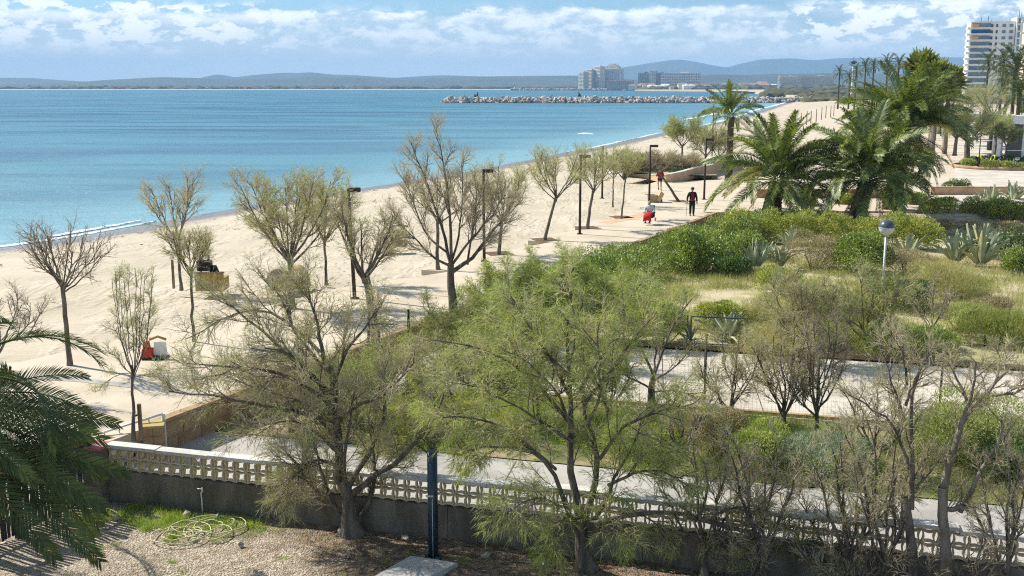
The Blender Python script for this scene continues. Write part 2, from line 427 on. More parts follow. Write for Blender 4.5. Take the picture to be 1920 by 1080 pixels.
# ------------------------------------------------------------ sea, with waves and its shallows
def shore_pts():
    px = [(0, 468), (150, 447), (300, 415), (440, 391), (570, 369), (700, 350), (860, 325), (1000, 298), (1100, 280), (1180, 262),
          (1250, 248), (1320, 236), (1380, 222), (1430, 206), (1478, 192), (1500, 186)]
    p = [at(x, y, 0)[:2] for x, y in px]
    return [(-95, -40), (-78, 5), (-62, 35), (-47, 56)] + [tuple(q) for q in p]
SH = np.array(shore_pts())
def smooth_line(P, n, it=12):
    P = np.asarray(P, float); d = np.r_[0, np.cumsum(np.linalg.norm(np.diff(P, axis=0), axis=1) ** 0.7)]
    t = np.linspace(0, d[-1], n); Q = np.stack([np.interp(t, d, P[:, i]) for i in range(P.shape[1])], -1)
    for _ in range(it): Q[1:-1] = (Q[:-2] + 2 * Q[1:-1] + Q[2:]) / 4
    return Q
SHL = smooth_line(SH, 260, 10)
def sdist(X, Y):
    """signed distance to the shoreline, positive on land"""
    X = np.asarray(X, float); Y = np.asarray(Y, float); shp = X.shape; q = np.stack([X.ravel(), Y.ravel()], -1)
    out = np.full(len(q), 1e9); sg = np.ones(len(q))
    for a, b in zip(SHL[:-1], SHL[1:]):
        ab = b - a; t = np.clip(((q - a) @ ab) / (ab @ ab), 0, 1); dd = q - (a + t[:, None] * ab)
        d = np.hypot(dd[:, 0], dd[:, 1]); s_ = ab[1] * (q[:, 0] - a[0]) - ab[0] * (q[:, 1] - a[1])
        m = d < out - 1e-9; out[m] = d[m]; sg[m] = np.sign(s_[m])
    return (out * sg).reshape(shp)

wm = bpy.data.materials.new('water'); wm.use_nodes = True; t = NT(wm.node_tree); t.t.nodes.clear()
o_ = t.n('ShaderNodeOutputMaterial'); b_ = t.n('ShaderNodeBsdfPrincipled'); tcn = t.n('ShaderNodeTexCoord'); ob = tcn.outputs['Object']
at_ = t.n('ShaderNodeAttribute'); at_.attribute_name = 'shallow'
v1 = t.scalev(ob, (.012, .045, 1)); v2 = t.scalev(ob, (.16, .62, 1)); v3 = t.scalev(ob, (1.1, 3.0, 1)); v4 = t.scalev(ob, (.0035, .02, 1))
big = t.noise(v1, 1.0, 5, .6, .4); mid = t.noise(v2, 1.0, 6, .65, .6); fine = t.noise(v3, 1.0, 5, .65, .3); huge = t.noise(v4, 1.0, 4, .6, .3)
c = t.mix(t.mr(huge, .35, .65), (.008, .072, .140), (.026, .132, .205))
c = t.mix(t.mr(big, .40, .60), c, (.055, .20, .26))
c = t.mix(t.m('MULTIPLY', t.mr(at_.outputs['Fac'], 0, 1), .85), c, (.24, .42, .46))
t.link(c, b_.inputs['Base Color']); b_.inputs['Roughness'].default_value = .34; b_.inputs['IOR'].default_value = 1.33
b_.inputs['Specular IOR Level'].default_value = .36
h = t.m('ADD', t.m('MULTIPLY', big, .55), t.m('ADD', t.m('MULTIPLY', mid, .5), t.m('MULTIPLY', fine, .10)))
bn = t.n('ShaderNodeBump'); bn.inputs['Strength'].default_value = 1.0; bn.inputs['Distance'].default_value = .8
t.link(h, bn.inputs['Height']); t.link(bn.outputs[0], b_.inputs['Normal']); t.link(b_.outputs[0], o_.inputs[0])
MATS['water'] = wm
xs = np.r_[-9000, -5000, -2500, -1200, -600, np.linspace(-330, 330, 150), 420, 520, 700, 1000, 1500, 2500]
ys = np.r_[-400, -150, np.linspace(-60, 420, 150), np.geomspace(440, 3400, 30)]
X, Y = np.meshgrid(xs, ys)
mb = MB(); mb.grid(X, Y, np.zeros_like(X)); me = mb.mesh('sea'); me.materials.append(wm)
sd = sdist(X, Y); near = .55 * np.clip(1 + sd / 26.0, 0, 1) ** 1.6 + .45 * np.clip(1 + sd / 260.0, 0, 1) ** 1.5
a_ = me.attributes.new('shallow', 'FLOAT', 'POINT'); a_.data.foreach_set('value', near.ravel().astype(np.float32))
struct(link('sea', me))

# breaking foam: jagged strips following the water's edge
def foam_strip(i0, i1, off, wmin, wmax, z, seed, name, label):
    rng = np.random.default_rng(seed); P = SHL[i0:i1]; P = smooth_line(P, len(P) * 7, 2)
    T = np.gradient(P, axis=0); T = nrm(T); Nn = np.stack([-T[:, 1], T[:, 0]], -1)
    k = np.arange(len(P)); wob = np.cumsum(rng.normal(0, .05, len(P))); wob -= np.linspace(0, wob[-1], len(P))
    w_ = wmin + (wmax - wmin) * np.clip(np.sin(k * .06 + seed) * .5 + .35 + rng.normal(0, .25, len(P)), 0, 1) * np.sin(np.pi * k / (len(P) - 1)) ** .5
    a = P + Nn * (off + wob)[:, None]; b = a + Nn * w_[:, None]
    m = MB(); V = np.stack([np.c_[a, np.full(len(a), z)], np.c_[(a + b) / 2, np.full(len(a), z + .10)], np.c_[b, np.full(len(a), z)]], 1).reshape(-1, 3)
    i = np.arange(len(P) - 1) * 3
    m.add(V, np.concatenate([np.stack([i, i + 3, i + 4, i + 1], -1), np.stack([i + 1, i + 4, i + 5, i + 2], -1)]), True)
    o = m.build(name, 'foam', None, True); tag(o, label, 'foam')
n_ = len(SHL)
def near_idx(px, py): q = at(px, py, 0)[:2]; return int(np.argmin(np.hypot(*(SHL - q).T)))
foam_strip(near_idx(0, 468) - 12, near_idx(330, 410), .15, .08, .75, .03, 1, 'foam', 'white foam line where small waves wash up on the near sand')
foam_strip(near_idx(150, 447), near_idx(310, 413), 1.6, .15, .85, .05, 2, 'foam', 'white breaking wavelet just off the near beach behind the bare tree')
foam_strip(near_idx(1020, 295), near_idx(1250, 248), .2, .1, .8, .03, 3, 'foam', 'thin white foam at the water line before the planter bend')
foam_strip(near_idx(1320, 236), near_idx(1490, 189), .3, .5, 2.6, .06, 4, 'foam', 'broad white surf in the bay corner beside the breakwater root')
foam_strip(near_idx(1360, 228), near_idx(1440, 203), 12, .5, 3.0, .12, 6, 'foam', 'second line of surf farther out in the bay corner')
def whitecap(px0, px1, py, seed, label):
    rng = np.random.default_rng(seed); a = at(px0, py, 0); b = at(px1, py, 0); n = 40
    P = a[None] + (b - a)[None] * np.linspace(0, 1, n)[:, None]; P[:, 1] += np.cumsum(rng.normal(0, .12, n))
    w_ = (.2 + 1.7 * rng.random(n)) * np.sin(np.pi * np.linspace(0, 1, n)); m = MB(); top = P.copy(); top[:, 2] = .22 * np.sin(np.pi * np.linspace(0, 1, n)) + .05
    f = P.copy(); f[:, 1] -= w_; f[:, 2] = .03; g = P.copy(); g[:, 1] += w_ * .6; g[:, 2] = .03
    i = np.arange(n - 1) * 3; m.add(np.stack([f, top, g], 1).reshape(-1, 3), np.concatenate([np.stack([i, i + 3, i + 4, i + 1], -1), np.stack([i + 1, i + 4, i + 5, i + 2], -1)]), True)
    tag(m.build('foam', 'foam', None, True), label, 'foam')
whitecap(1082, 1113, 251, 5, 'small white breaker off the beach above the dark lamp posts')

# ------------------------------------------------------------ land
def wallx(y): return -8.4 + 0.5 * (y - 25.0)              # foot line of the promenade wall
def beach_h(X, Y):
    d = sdist(X, Y)
    z = np.interp(d, [-60, -25, -8, -2, 0, 2, 6, 12, 22, 36, 60], [-5, -2.5, -.9, -.2, 0, .16, .5, 1.0, 1.75, 2.25, 2.42])
    low = (X > wallx(Y) - .9) & (Y < 68)
    z = np.where(low, np.minimum(z, 1.62), z)
    garden = (Y < 23.2)
    z = np.where(garden & (X > -30), np.minimum(z, 1.70), z)
    return z, d, low | garden
sm = bpy.data.materials.new('beach_sand'); sm.use_nodes = True; t = NT(sm.node_tree); t.t.nodes.clear()
o_ = t.n('ShaderNodeOutputMaterial'); b_ = t.n('ShaderNodeBsdfPrincipled'); tcn = t.n('ShaderNodeTexCoord'); ob = tcn.outputs['Object']
sx = t.n('ShaderNodeSeparateXYZ'); t.link(ob, sx.inputs[0])
n1_ = t.noise(ob, .25, 5, .6); n2_ = t.noise(t.scalev(ob, (.6, 2.2, 1)), 1.6, 4, .6, .4); n3_ = t.noise(ob, 22, 3, .6)
cc = t.mix(t.mr(n1_, .35, .65), (.465, .395, .28), (.535, .46, .34))
cc = t.mix(t.m('MULTIPLY', t.mr(t.noise(ob, 3.0, 6, .7), .58, .72), .35), cc, (.40, .31, .20))
wet = t.m('ADD', sx.outputs[2], t.m('MULTIPLY', t.m('SUBTRACT', n1_, .5), .12))
wt = t.mr(wet, .20, .55, 1.0, 0.0)
cc = t.mix(wt, cc, (.20, .175, .15))
t.link(cc, b_.inputs['Base Color']); t.link(t.mr(wt, 0, 1, .95, .35), b_.inputs['Roughness'])
bn = t.n('ShaderNodeBump'); bn.inputs['Strength'].default_value = .8; bn.inputs['Distance'].default_value = .14
fv = t.n('ShaderNodeTexVoronoi'); fv.inputs['Scale'].default_value = 2.1; vm = t.n('ShaderNodeVectorMath', operation='ADD'); t.link(ob, vm.inputs[0]); t.link(t.noise(ob, .8, 3, .6, 0, 1), vm.inputs[1]); t.link(vm.outputs[0], fv.inputs['Vector'])
foot = t.mr(fv.outputs['Distance'], .0, .34, 0.0, 1.0)
tramp = t.mr(t.noise(t.scalev(ob, (.16, .05, 1)), 1.0, 5, .65), .46, .58)
t.link(t.m('ADD', t.m('ADD', n2_, t.m('MULTIPLY', n3_, .15)), t.m('MULTIPLY', t.m('MULTIPLY', foot, tramp), 1.1)), bn.inputs['Height']); t.link(bn.outputs[0], b_.inputs['Normal']); t.link(b_.outputs[0], o_.inputs[0])
MATS['beach_sand'] = sm
def land_grid(name, x0, x1, nx, y0, y1, ny, amp, seed):
    X, Y = np.meshgrid(np.linspace(x0, x1, nx), np.linspace(y0, y1, ny)); Z, d, low = beach_h(X, Y)
    rng = np.random.default_rng(seed); n = rng.normal(size=X.shape)
    for _ in range(3): n = (n + np.roll(n, 1, 0) + np.roll(n, 1, 1) + np.roll(n, -1, 0) + np.roll(n, -1, 1)) / 5
    Z = Z + np.where((d > 1.5) & ~low, n * amp, 0)
    m = MB(); m.grid(X, Y, Z); return m
m = land_grid('beach', -70, 40, 190, -10, 150, 240, .09, 3)
struct(m.build('beach', 'beach_sand'))
m = land_grid('beach', -10, 520, 90, 148.5, 1180, 110, .12, 4)
struct(m.build('beach', 'beach_sand'))
m = MB(); m.poly([(39, -60, 1.5), (900, -60, 1.5), (900, 149, 1.5), (39, 149, 1.5)]); m.poly([(-400, -300, 1.45), (900, -300, 1.45), (900, -9, 1.45), (-66, -9, 1.45), (-90, -60, -1), (-400, -300, -1)])
struct(m.build('ground', 'dune'))
m = MB(); m.poly([(515, 148, 2.3), (3500, 148, 2.3), (3500, 2600, 2.3), (515, 2600, 2.3)]); m.poly([(300, 1170, 2.2), (520, 1170, 2.2), (520, 2600, 2.2), (430, 2600, 2.2)])
struct(m.build('ground', 'scrub_far'))

rng = np.random.default_rng(91); k = rng.integers(30, 210, 1500); q = SHL[k] + rng.normal(0, .25, (1500, 2)); Tn_ = nrm(np.gradient(SHL, axis=0))[k]; inl = np.stack([Tn_[:, 1], -Tn_[:, 0]], -1)
dd = np.where(rng.random(1500) < .5, 5.5, 13.0) + 1.2 * np.sin(k * .35) + rng.normal(0, .35, 1500); q = q + inl * dd[:, None]
zz_ = np.interp(dd, [2, 6, 12, 22], [.16, .5, 1.0, 1.75]) + .06; m = MB(); m.leaves(np.c_[q, zz_], nrm(rng.normal(0, 1, (1500, 3)) * [1, 1, .15]), rng.normal(0, .3, (1500, 3)) + [0, 0, 1], rng.uniform(.1, .45, 1500), rng.uniform(.05, .16, 1500))
tag(m.build('seaweed', 'soil', None, True), 'scattered dark scraps of dry seaweed along the tide lines', 'seaweed')
# promenade: raised slab with a sawtooth seaward edge
teeth = [(560, 560), (790, 506), (990, 451), (1078, 424), (1152, 404)]
PZ = 2.5
tip = [at(x, y, PZ)[:2] for x, y in teeth]
edge_ = [(-30.0, 20.0), (-26.0, 27.5), (-14.5, 30.5)]
for i in range(len(tip) - 1):
    a = tip[i]; b = tip[i + 1]; d = (b - a); inner = b + np.array([1.4, -.35])
    edge_ += [tuple(a), tuple(a + d * .18 + np.array([-.25, .4])), tuple(inner)]
edge_ += [tuple(tip[-1]), tuple(at(1195, 372, PZ)[:2]), tuple(at(1215, 345, PZ)[:2]), (22, 112), (34, 150), (52, 215), (80, 300), (104, 380)]
right_ = [(150, 380), (150, 70), (14.2, 69.0), (13.0, 67.6)] + [(wallx(y), y) for y in (60, 50, 40, 30, 23.4)] + [(-30, 20.5)]
m = MB(); m.poly([(x, y, PZ) for x, y in edge_ + right_[:-1]], down=.5)
struct(m.build('promenade', 'paving'))
# bare-earth tree squares let into the paving
def square(px, py, s, rot=.35):
    c = at(px, py, PZ + .004); m = MB(); q = [(-s, -s), (s, -s), (s, s), (-s, s)]
    cs, sn = math.cos(rot), math.sin(rot)
    m.poly([(c[0] + a * cs - b * sn, c[1] + a * sn + b * cs, PZ + .004) for a, b in q]); struct(m.build('tree_pit', 'soil'))
for q in ((1021, 449), (1102, 427), (1165, 407), (1274, 377), (935, 475), (1447, 396)): square(q[0], q[1], .62)
# paler strips in the paving
def strip(pts, wd, name, mat, z):
    P = np.array([at(x, y, z) for x, y in pts]); T = nrm(np.gradient(P, axis=0)); Nn = np.stack([-T[:, 1], T[:, 0], 0 * T[:, 0]], -1)
    m = MB(); V = np.stack([P - Nn * wd / 2, P + Nn * wd / 2], 1).reshape(-1, 3); i = np.arange(len(P) - 1) * 2
    m.add(V, np.stack([i, i + 2, i + 3, i + 1], -1)); return struct(m.build(name, mat))
strip([(-60, 700), (20, 705), (150, 712), (300, 729), (420, 745)], .36, 'paving_strip', 'pale_concrete', PZ + .008)
strip([(1135, 418), (1180, 409), (1212, 400)], .9, 'paving_strip', 'planter_wall', PZ + .004)
for a, b in (((640, 545), (1030, 566)), ((560, 600), (960, 620)), ((800, 505), (1120, 519)), ((1000, 450), (1300, 459)), ((1090, 424), (1330, 430))):
    strip([a, b], .035, 'paving_joint', 'soil', PZ + .005)

# lower ground right of the promenade wall
wa = at(205, 868, 1.8); wb = at(1920, 1088, 1.8)
def wl(x, off=0.0):                                        # garden wall line, y for an x, off = metres beyond it
    a = (wa[0], wa[1]); b = (8.64, 16.9); k = (b[1] - a[1]) / (b[0] - a[0]); return a[1] + k * (x - a[0]) + off * math.sqrt(1 + k * k)
wa = np.array([-8.6, 21.62])
m = MB(); m.poly([(-11.6, wl(-11.6), 1.78), (-11.6, wl(-11.6, 4.68), 1.78), (30, wl(30, 4.68), 1.78), (30, wl(30), 1.78)]); struct(m.build('path', 'pale_concrete'))
m = MB(); m.poly([(wallx(24), wl(-9, 4.68), 1.80), (wallx(31) + .1, 31.5, 1.80), (60, 31.5 - 14, 1.80), (60, wl(60, 4.68), 1.80), (30, wl(30, 4.68), 1.80)]); struct(m.build('verge', 'turf'))
ra, rb = at(1150, 754, 1.82), at(1920, 812, 1.82); rc, rdd = at(1250, 647, 1.82), at(1920, 690, 1.82)
def line2(p, q, x): k = (q[1] - p[1]) / (q[0] - p[0]); return p[1] + k * (x - p[0])
roadn = lambda x: line2(ra, rb, x); roadf = lambda x: line2(rc, rdd, x)
xl = -4.5
m = MB(); m.poly([(wallx(roadn(xl)) , roadn(xl), 1.82), (60, roadn(60), 1.82), (60, roadf(60), 1.82), (wallx(roadf(0)), roadf(0), 1.82)], down=.1); struct(m.build('road', 'road'))
m = MB()
for f_, o in ((roadn, -.09), (roadf, .09)):
    p = np.array([[x, f_(x) + o, 1.86] for x in np.linspace(-1, 40, 12)]); d = nrm(p[-1] - p[0]); L = np.linalg.norm(p[-1] - p[0]); c = (p[0] + p[-1]) / 2
    m.box(c[0], c[1], 1.83, L, .14, .16, math.atan2(d[1], d[0]))
struct(m.build('kerb', 'block_wall'))
m = MB()
for i in range(16):
    x = -1 + i * 2.6; a = np.array([x, roadn(x) + .02, 1.826]); b = np.array([x + .9, roadf(x + .9) - .04, 1.826]); d = nrm(b - a); s_ = np.array([-d[1], d[0], 0]) * .012
    m.add([a - s_, a + s_, b + s_, b - s_], [[0, 1, 2, 3]])
    x = -8 + i * 2.4; a = np.array([x, wl(x, .12), 1.785]); b = np.array([x + .9, wl(x + .9, 4.6), 1.785]); m.add([a - s_, a + s_, b + s_, b - s_], [[0, 1, 2, 3]])
struct(m.build('paving_joint', 'soil'))
# planting ground beyond the road: dune sand with a slight mound
def mound(x, y): return 1.88 + .35 * np.exp(-((x - 17) ** 2 / 90 + (y - 47) ** 2 / 60)) + .05 * np.sin(x * 1.3) * np.cos(y * .9)
xs_ = np.linspace(-4, 60, 120); ys_ = np.linspace(0, 1, 90); XX = np.tile(xs_, (90, 1)); y0_ = np.array([roadf(x) + .16 for x in xs_])
YY = y0_[None] + (69.5 - y0_[None]) * ys_[:, None]
XX = np.maximum(XX, wallx(YY) + .12); ZZ = mound(XX, YY)
m = MB(); m.grid(XX, YY, ZZ); struct(m.build('planting_ground', 'dune'))
# garden inside the wall
gxs = np.linspace(-16, 14, 120); gys = np.linspace(0, 1, 90); GX = np.tile(gxs, (90, 1)); GT = np.array([wl(x, -.02) for x in gxs])
GY = 6 + (GT[None] - 6) * gys[:, None]
rng = np.random.default_rng(5); gn = rng.normal(size=GX.shape)
for _ in range(2): gn = (gn + np.roll(gn, 1, 0) + np.roll(gn, 1, 1) + np.roll(gn, -1, 0) + np.roll(gn, -1, 1)) / 5
gm = bpy.data.materials.new('garden_ground'); gm.use_nodes = True; t = NT(gm.node_tree); t.t.nodes.clear()
o_ = t.n('ShaderNodeOutputMaterial'); b_ = t.n('ShaderNodeBsdfPrincipled'); tcn = t.n('ShaderNodeTexCoord'); ob = tcn.outputs['Object']
sx = t.n('ShaderNodeSeparateXYZ'); t.link(ob, sx.inputs[0])
vo = t.n('ShaderNodeTexVoronoi'); t.link(ob, vo.inputs['Vector']); vo.inputs['Scale'].default_value = 26
g1 = t.mix(t.mr(vo.outputs['Color'], 0.1, .9), (.28, .22, .145), (.60, .51, .39))
g1 = t.mix(t.m('MULTIPLY', t.mr(t.noise(ob, 3.2, 7, .75), .46, .66), .75), g1, (.20, .145, .09))
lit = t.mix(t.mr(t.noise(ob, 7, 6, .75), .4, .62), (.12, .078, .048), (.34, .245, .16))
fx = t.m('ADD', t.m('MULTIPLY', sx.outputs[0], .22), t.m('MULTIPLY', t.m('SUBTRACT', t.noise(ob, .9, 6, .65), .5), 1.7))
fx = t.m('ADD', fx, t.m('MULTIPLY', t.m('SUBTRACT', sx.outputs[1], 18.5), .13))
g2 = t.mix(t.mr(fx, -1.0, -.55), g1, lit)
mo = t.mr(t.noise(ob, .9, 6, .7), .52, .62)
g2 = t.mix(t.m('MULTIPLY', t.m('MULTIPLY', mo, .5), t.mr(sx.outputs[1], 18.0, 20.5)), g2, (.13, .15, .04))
t.link(g2, b_.inputs['Base Color']); b_.inputs['Roughness'].default_value = .95
bn = t.n('ShaderNodeBump'); bn.inputs['Strength'].default_value = 1; bn.inputs['Distance'].default_value = .04
t.link(t.m('ADD', vo.outputs['Distance'], t.noise(ob, 12, 6, .7)), bn.inputs['Height']); t.link(bn.outputs[0], b_.inputs['Normal']); t.link(b_.outputs[0], o_.inputs[0])
MATS['garden_ground'] = gm
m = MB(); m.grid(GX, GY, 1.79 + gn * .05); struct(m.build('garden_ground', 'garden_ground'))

# ------------------------------------------------------------ distant coast, hills, air
def ridge(name, pts, D, depth, mat, seed, rough=.06):
    rng = np.random.default_rng(seed); px = np.linspace(pts[0][0], pts[-1][0], 340); py = np.interp(px, [p[0] for p in pts], [p[1] for p in pts])
    for _ in range(3): py[1:-1] = (py[:-2] + 2 * py[1:-1] + py[2:]) / 4
    top = np.array([atY(a, b, D) for a, b in zip(px, py)]); hgt = np.maximum(top[:, 2], 1)
    u = np.linspace(0, 1, 26); prof = np.where(u < .6, (u / .6) ** 1.25, ((1 - u) / .4))
    n = rng.normal(size=(26, 340))
    for _ in range(3): n = (n + np.roll(n, 1, 1) + np.roll(n, -1, 1) + np.roll(n, 1, 0)) / 4
    Z = prof[:, None] * hgt[None] * (1 + n * rough * 4 * (np.abs(prof[:, None] - 1) + .08)) - .5
    X = np.tile(top[:, 0], (26, 1)); Y = (D + (u - .6) * depth)[:, None] + np.zeros_like(X) + n * depth * .03
    m = MB(); m.grid(X, Y, Z); return struct(m.build(name, mat))
L1 = [(-900, 150), (-300, 154), (0, 157), (60, 158), (180, 152), (240, 148), (330, 144.5), (480, 147), (580, 149.5), (700, 145), (780, 146), (900, 142), (1090, 141), (1180, 148), (1300, 152), (1360, 140), (1420, 138), (1470, 141), (1540, 139), (1700, 137), (1900, 138), (2200, 140), (3000, 145)]
L1 = [(x, y) for x, y in L1]
ridge('hills', [(-900, 155), (-300, 156), (0, 159), (90, 156.5), (150, 154), (190, 150), (255, 147), (300, 144), (360, 146), (430, 148.5), (500, 148), (560, 146), (610, 143), (690, 145), (750, 149), (830, 146), (900, 143.5), (960, 142.5), (1090, 141.5), (1200, 150), (1500, 152), (3000, 155)], 6200, 1600, 'hill', 11)
ridge('hills', [(-900, 148), (-200, 147), (0, 146), (50, 146), (100, 149), (160, 153), (300, 153), (370, 148), (400, 140), (412, 139), (440, 145), (470, 141), (530, 136), (560, 137), (585, 134.5), (610, 139), (670, 141), (740, 146), (800, 142), (830, 141), (900, 143), (1000, 146), (1100, 150)], 9000, 2200, 'hill', 12)
ridge('hills', [(1160, 158), (1240, 148), (1300, 142), (1340, 139), (1400, 141), (1440, 138.5), (1500, 139), (1560, 136.5), (1640, 138), (1800, 140), (2100, 142), (3200, 150)], 5200, 1400, 'hill', 13)
ridge('mountain_range', [(1100, 138), (1170, 126), (1220, 118), (1270, 111), (1290, 113), (1330, 121), (1365, 127), (1385, 121), (1420, 112), (1480, 109), (1530, 113), (1560, 109.5), (1620, 108), (1680, 114), (1760, 106), (1800, 108), (2000, 100), (2400, 112), (3200, 130)], 11500, 2600, 'hill', 14, .04)

# low green coast across the bay, with its line of sand
m = MB(); xs_ = np.linspace(-5200, 420, 200)
m.poly([(-5200, 3010, -.1), (420, 3010, -.1), (420, 3060, 2.2), (-5200, 3060, 2.2)]); struct(m.build('far_beach', 'sand'))
m = MB(); m.poly([(-5200, 3055, 2.4), (3500, 3055, 2.4), (6000, 12500, 2.4), (-9000, 12500, 2.4)]); m.poly([(430, 2600, 2.35), (3500, 2600, 2.35), (3500, 3060, 2.35), (430, 3060, 2.35)]); struct(m.build('ground', 'scrub_far'))
ico = np.array([(0, 0, 1), *[(math.cos(a) * .9, math.sin(a) * .9, .45) for a in np.arange(5) * 1.2566], *[(math.cos(a + .6) * 1.0, math.sin(a + .6) * 1.0, -.5) for a in np.arange(5) * 1.2566]])
icf = [[0, 1 + i, 1 + (i + 1) % 5] for i in range(5)] + [[1 + i, 6 + i, 1 + (i + 1) % 5] for i in range(5)] + [[1 + (i + 1) % 5, 6 + i, 6 + (i + 1) % 5] for i in range(5)]
def blobs(P, rs, rz, rng):
    m = MB(); n = len(P); V = ico[None] * np.stack([rs, rs, rz], -1)[:, None] * rng.uniform(.75, 1.25, (n, len(ico), 1)) + P[:, None]
    F = (np.array(icf)[None] + (np.arange(n) * len(ico))[:, None, None]).reshape(-1, 3); m.add(V, F); return m
rng = np.random.default_rng(21)
P = np.stack([rng.uniform(-3000, 450, 700), rng.uniform(3070, 3260, 700), np.full(700, 2.5)], -1)
o = blobs(P, rng.uniform(8, 26, 700), rng.uniform(3, 9.5, 700), rng).build('woodland', 'scrub_far', None, True); tag(o, 'dark line of trees on the low coast across the bay', 'woodland')
# sandy spit and scrub behind the breakwater root
spit = [at(1190, 170, .4), at(1330, 171.5, .4), at(1395, 173, .4), at(1440, 178, .4), at(1490, 184, .4)]
m = MB(); a = [tuple(p) for p in spit]; b = [at(1900, 172, 1.9), at(1900, 167, 2.6), at(1190, 166.3, 2.6)]
m.poly([(p[0], p[1], 2.42) for p in a[:1]] + [(p[0], p[1], 2.42) for p in a[1:]] + [(900, 950, 2.42), (1500, 2990, 2.42), (430, 2990, 2.42)], down=3.5)
struct(m.build('far_beach', 'sand'))
def scat(n, pxr, Yr, seed, zr, rs):
    rng = np.random.default_rng(seed); Yv = np.exp(rng.uniform(math.log(Yr[0]), math.log(Yr[1]), n)); px = rng.uniform(*pxr, n)
    X_ = (px - 960) / FPH * Yv; P = np.stack([X_, Yv, np.full(n, 2.4)], -1); return blobs(P, rng.uniform(*rs, n), rng.uniform(*zr, n), rng)
o = scat(900, (1205, 1640), (2450, 2900), 5, (4, 12), (7, 22)).build('scrubland', 'scrub_far', None, True); tag(o, 'dark green scrub behind the far sand below the low houses', 'scrub')
o = scat(900, (1440, 2000), (1000, 1900), 6, (1.5, 5.5), (4, 13)).build('scrubland', 'scrub_far', None, True); tag(o, 'brownish scrub on the spit behind the breakwater root', 'scrub')
o = scat(260, (1500, 1720), (620, 980), 8, (1.0, 2.6), (2, 5)).build('scrubland', 'scrub_far', None, True); tag(o, 'low scrub along the back of the beach beside the slender palms', 'scrub')

# rocks
def rock_mesh(seed):
    rng = np.random.default_rng(seed); m = MB(); V = ico * rng.uniform(.7, 1.25, (len(ico), 1)) * [1.25, .9, .8]
    m.add(V, icf); m.F.setdefault((5, False), []).append(np.array([[10, 9, 8, 7, 6]])); me = m.mesh('rock'); me.materials.append(MATS['rock']); return me
RM = [rock_mesh(i) for i in range(7)]
RMD = []
for r_ in RM[:4]:
    q = r_.copy(); q.materials.clear(); q.materials.append(MATS['rock_dark']); RMD.append(q)
bwt = thing('breakwater', 'long low breakwater of pale heaped boulders crossing the bay', 'breakwater', (0, 0, 0))
YB = 680.0; bx0 = atY(832, 190, YB)[0]; bx1 = atY(1450, 190, YB)[0]
m = MB(); n = 60; xx = np.linspace(bx0 + 3, bx1 + 60, n); pr = [(-6, -1), (-4.2, 1.2), (-1.8, 2.5), (2, 2.5), (5, .8), (7, -1)]
yb = YB + np.interp(xx, [bx0, bx1, bx1 + 60], [0, 6, 35])
m.grid(np.repeat(xx[:, None], 6, 1), yb[:, None] + np.array([p[0] for p in pr])[None] * np.minimum(1, (xx - bx0) / 10)[:, None], np.tile([p[1] for p in pr], (n, 1)))
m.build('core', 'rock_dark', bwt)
rng = np.random.default_rng(9)
for i in range(300):
    x = bx0 + (bx1 - bx0) * (i / 300) + rng.normal(0, 1); row = i % 3
    yy = YB + 6 * (x - bx0) / (bx1 - bx0); o = link('rock', RM[rng.integers(7)] if row else RM[rng.integers(7)], bwt)
    s_ = rng.uniform(1.0, 1.75); o.scale = (s_, s_, s_); o.rotation_euler = tuple(rng.uniform(0, 6, 3))
    o.location = (x, yy + (-5.0, -3.4, -1.6)[row], (.35, 1.6, 2.7)[row] + rng.normal(0, .25))
n = 1300; x = rng.uniform(bx0, bx1 + 62, n); lat = rng.uniform(-5.4, 5, n); e = np.minimum(1, (x - bx0 + 2) / 9); yy = YB + np.interp(x, [bx0, bx1, bx1 + 60], [0, 6, 35]) + lat * e
P = np.stack([x, yy, np.interp(np.abs(lat), [0, 1.8, 5.4], [2.7, 2.6, .1]) * (.6 + .4 * e)], -1); rs = rng.uniform(.55, 1.5, n)
blobs(P, rs, rs * .8, rng).build('rocks', 'rock', bwt, True)
# second jetty before the marina
jt = thing('harbour_jetty', 'thin far rock jetty at the foot of the marina apartments', 'jetty', (0, 0, 0))
m = MB(); m.box((at(960, 167, 0)[0] + at(1230, 167, 0)[0]) / 2 * 1.0, 2600, .8, 420, 16, 3.2)
x0_, x1_ = (960 - 960) / FPH * 2560, (1225 - 960) / FPH * 2560
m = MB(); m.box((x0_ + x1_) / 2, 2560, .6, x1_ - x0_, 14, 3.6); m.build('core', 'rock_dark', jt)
n = 420; x = rng.uniform(x0_ - 4, x1_ + 4, n); P = np.stack([x, 2560 + rng.uniform(-9, 7, n), rng.uniform(.5, 3.0, n)], -1); rs = rng.uniform(1.6, 3.6, n)
blobs(P, rs, rs * .8, rng).build('rocks', 'rock', jt, True)

jb = thing('harbour_beacon', 'tiny white beacon at the seaward tip of the far jetty', 'beacon', (x0_ + 6, 2560, 2.2)); m = MB(); m.lathe([(2.2, 0), (1.8, 3), (.8, 3.4), (.7, 7), (.001, 8)], sides=10); m.build('tower', 'white_wall', jb); m = MB(); m.lathe([(.9, 7.9), (1.0, 9.2), (.001, 10)], sides=10); m.build('lantern', 'post_dark', jb)
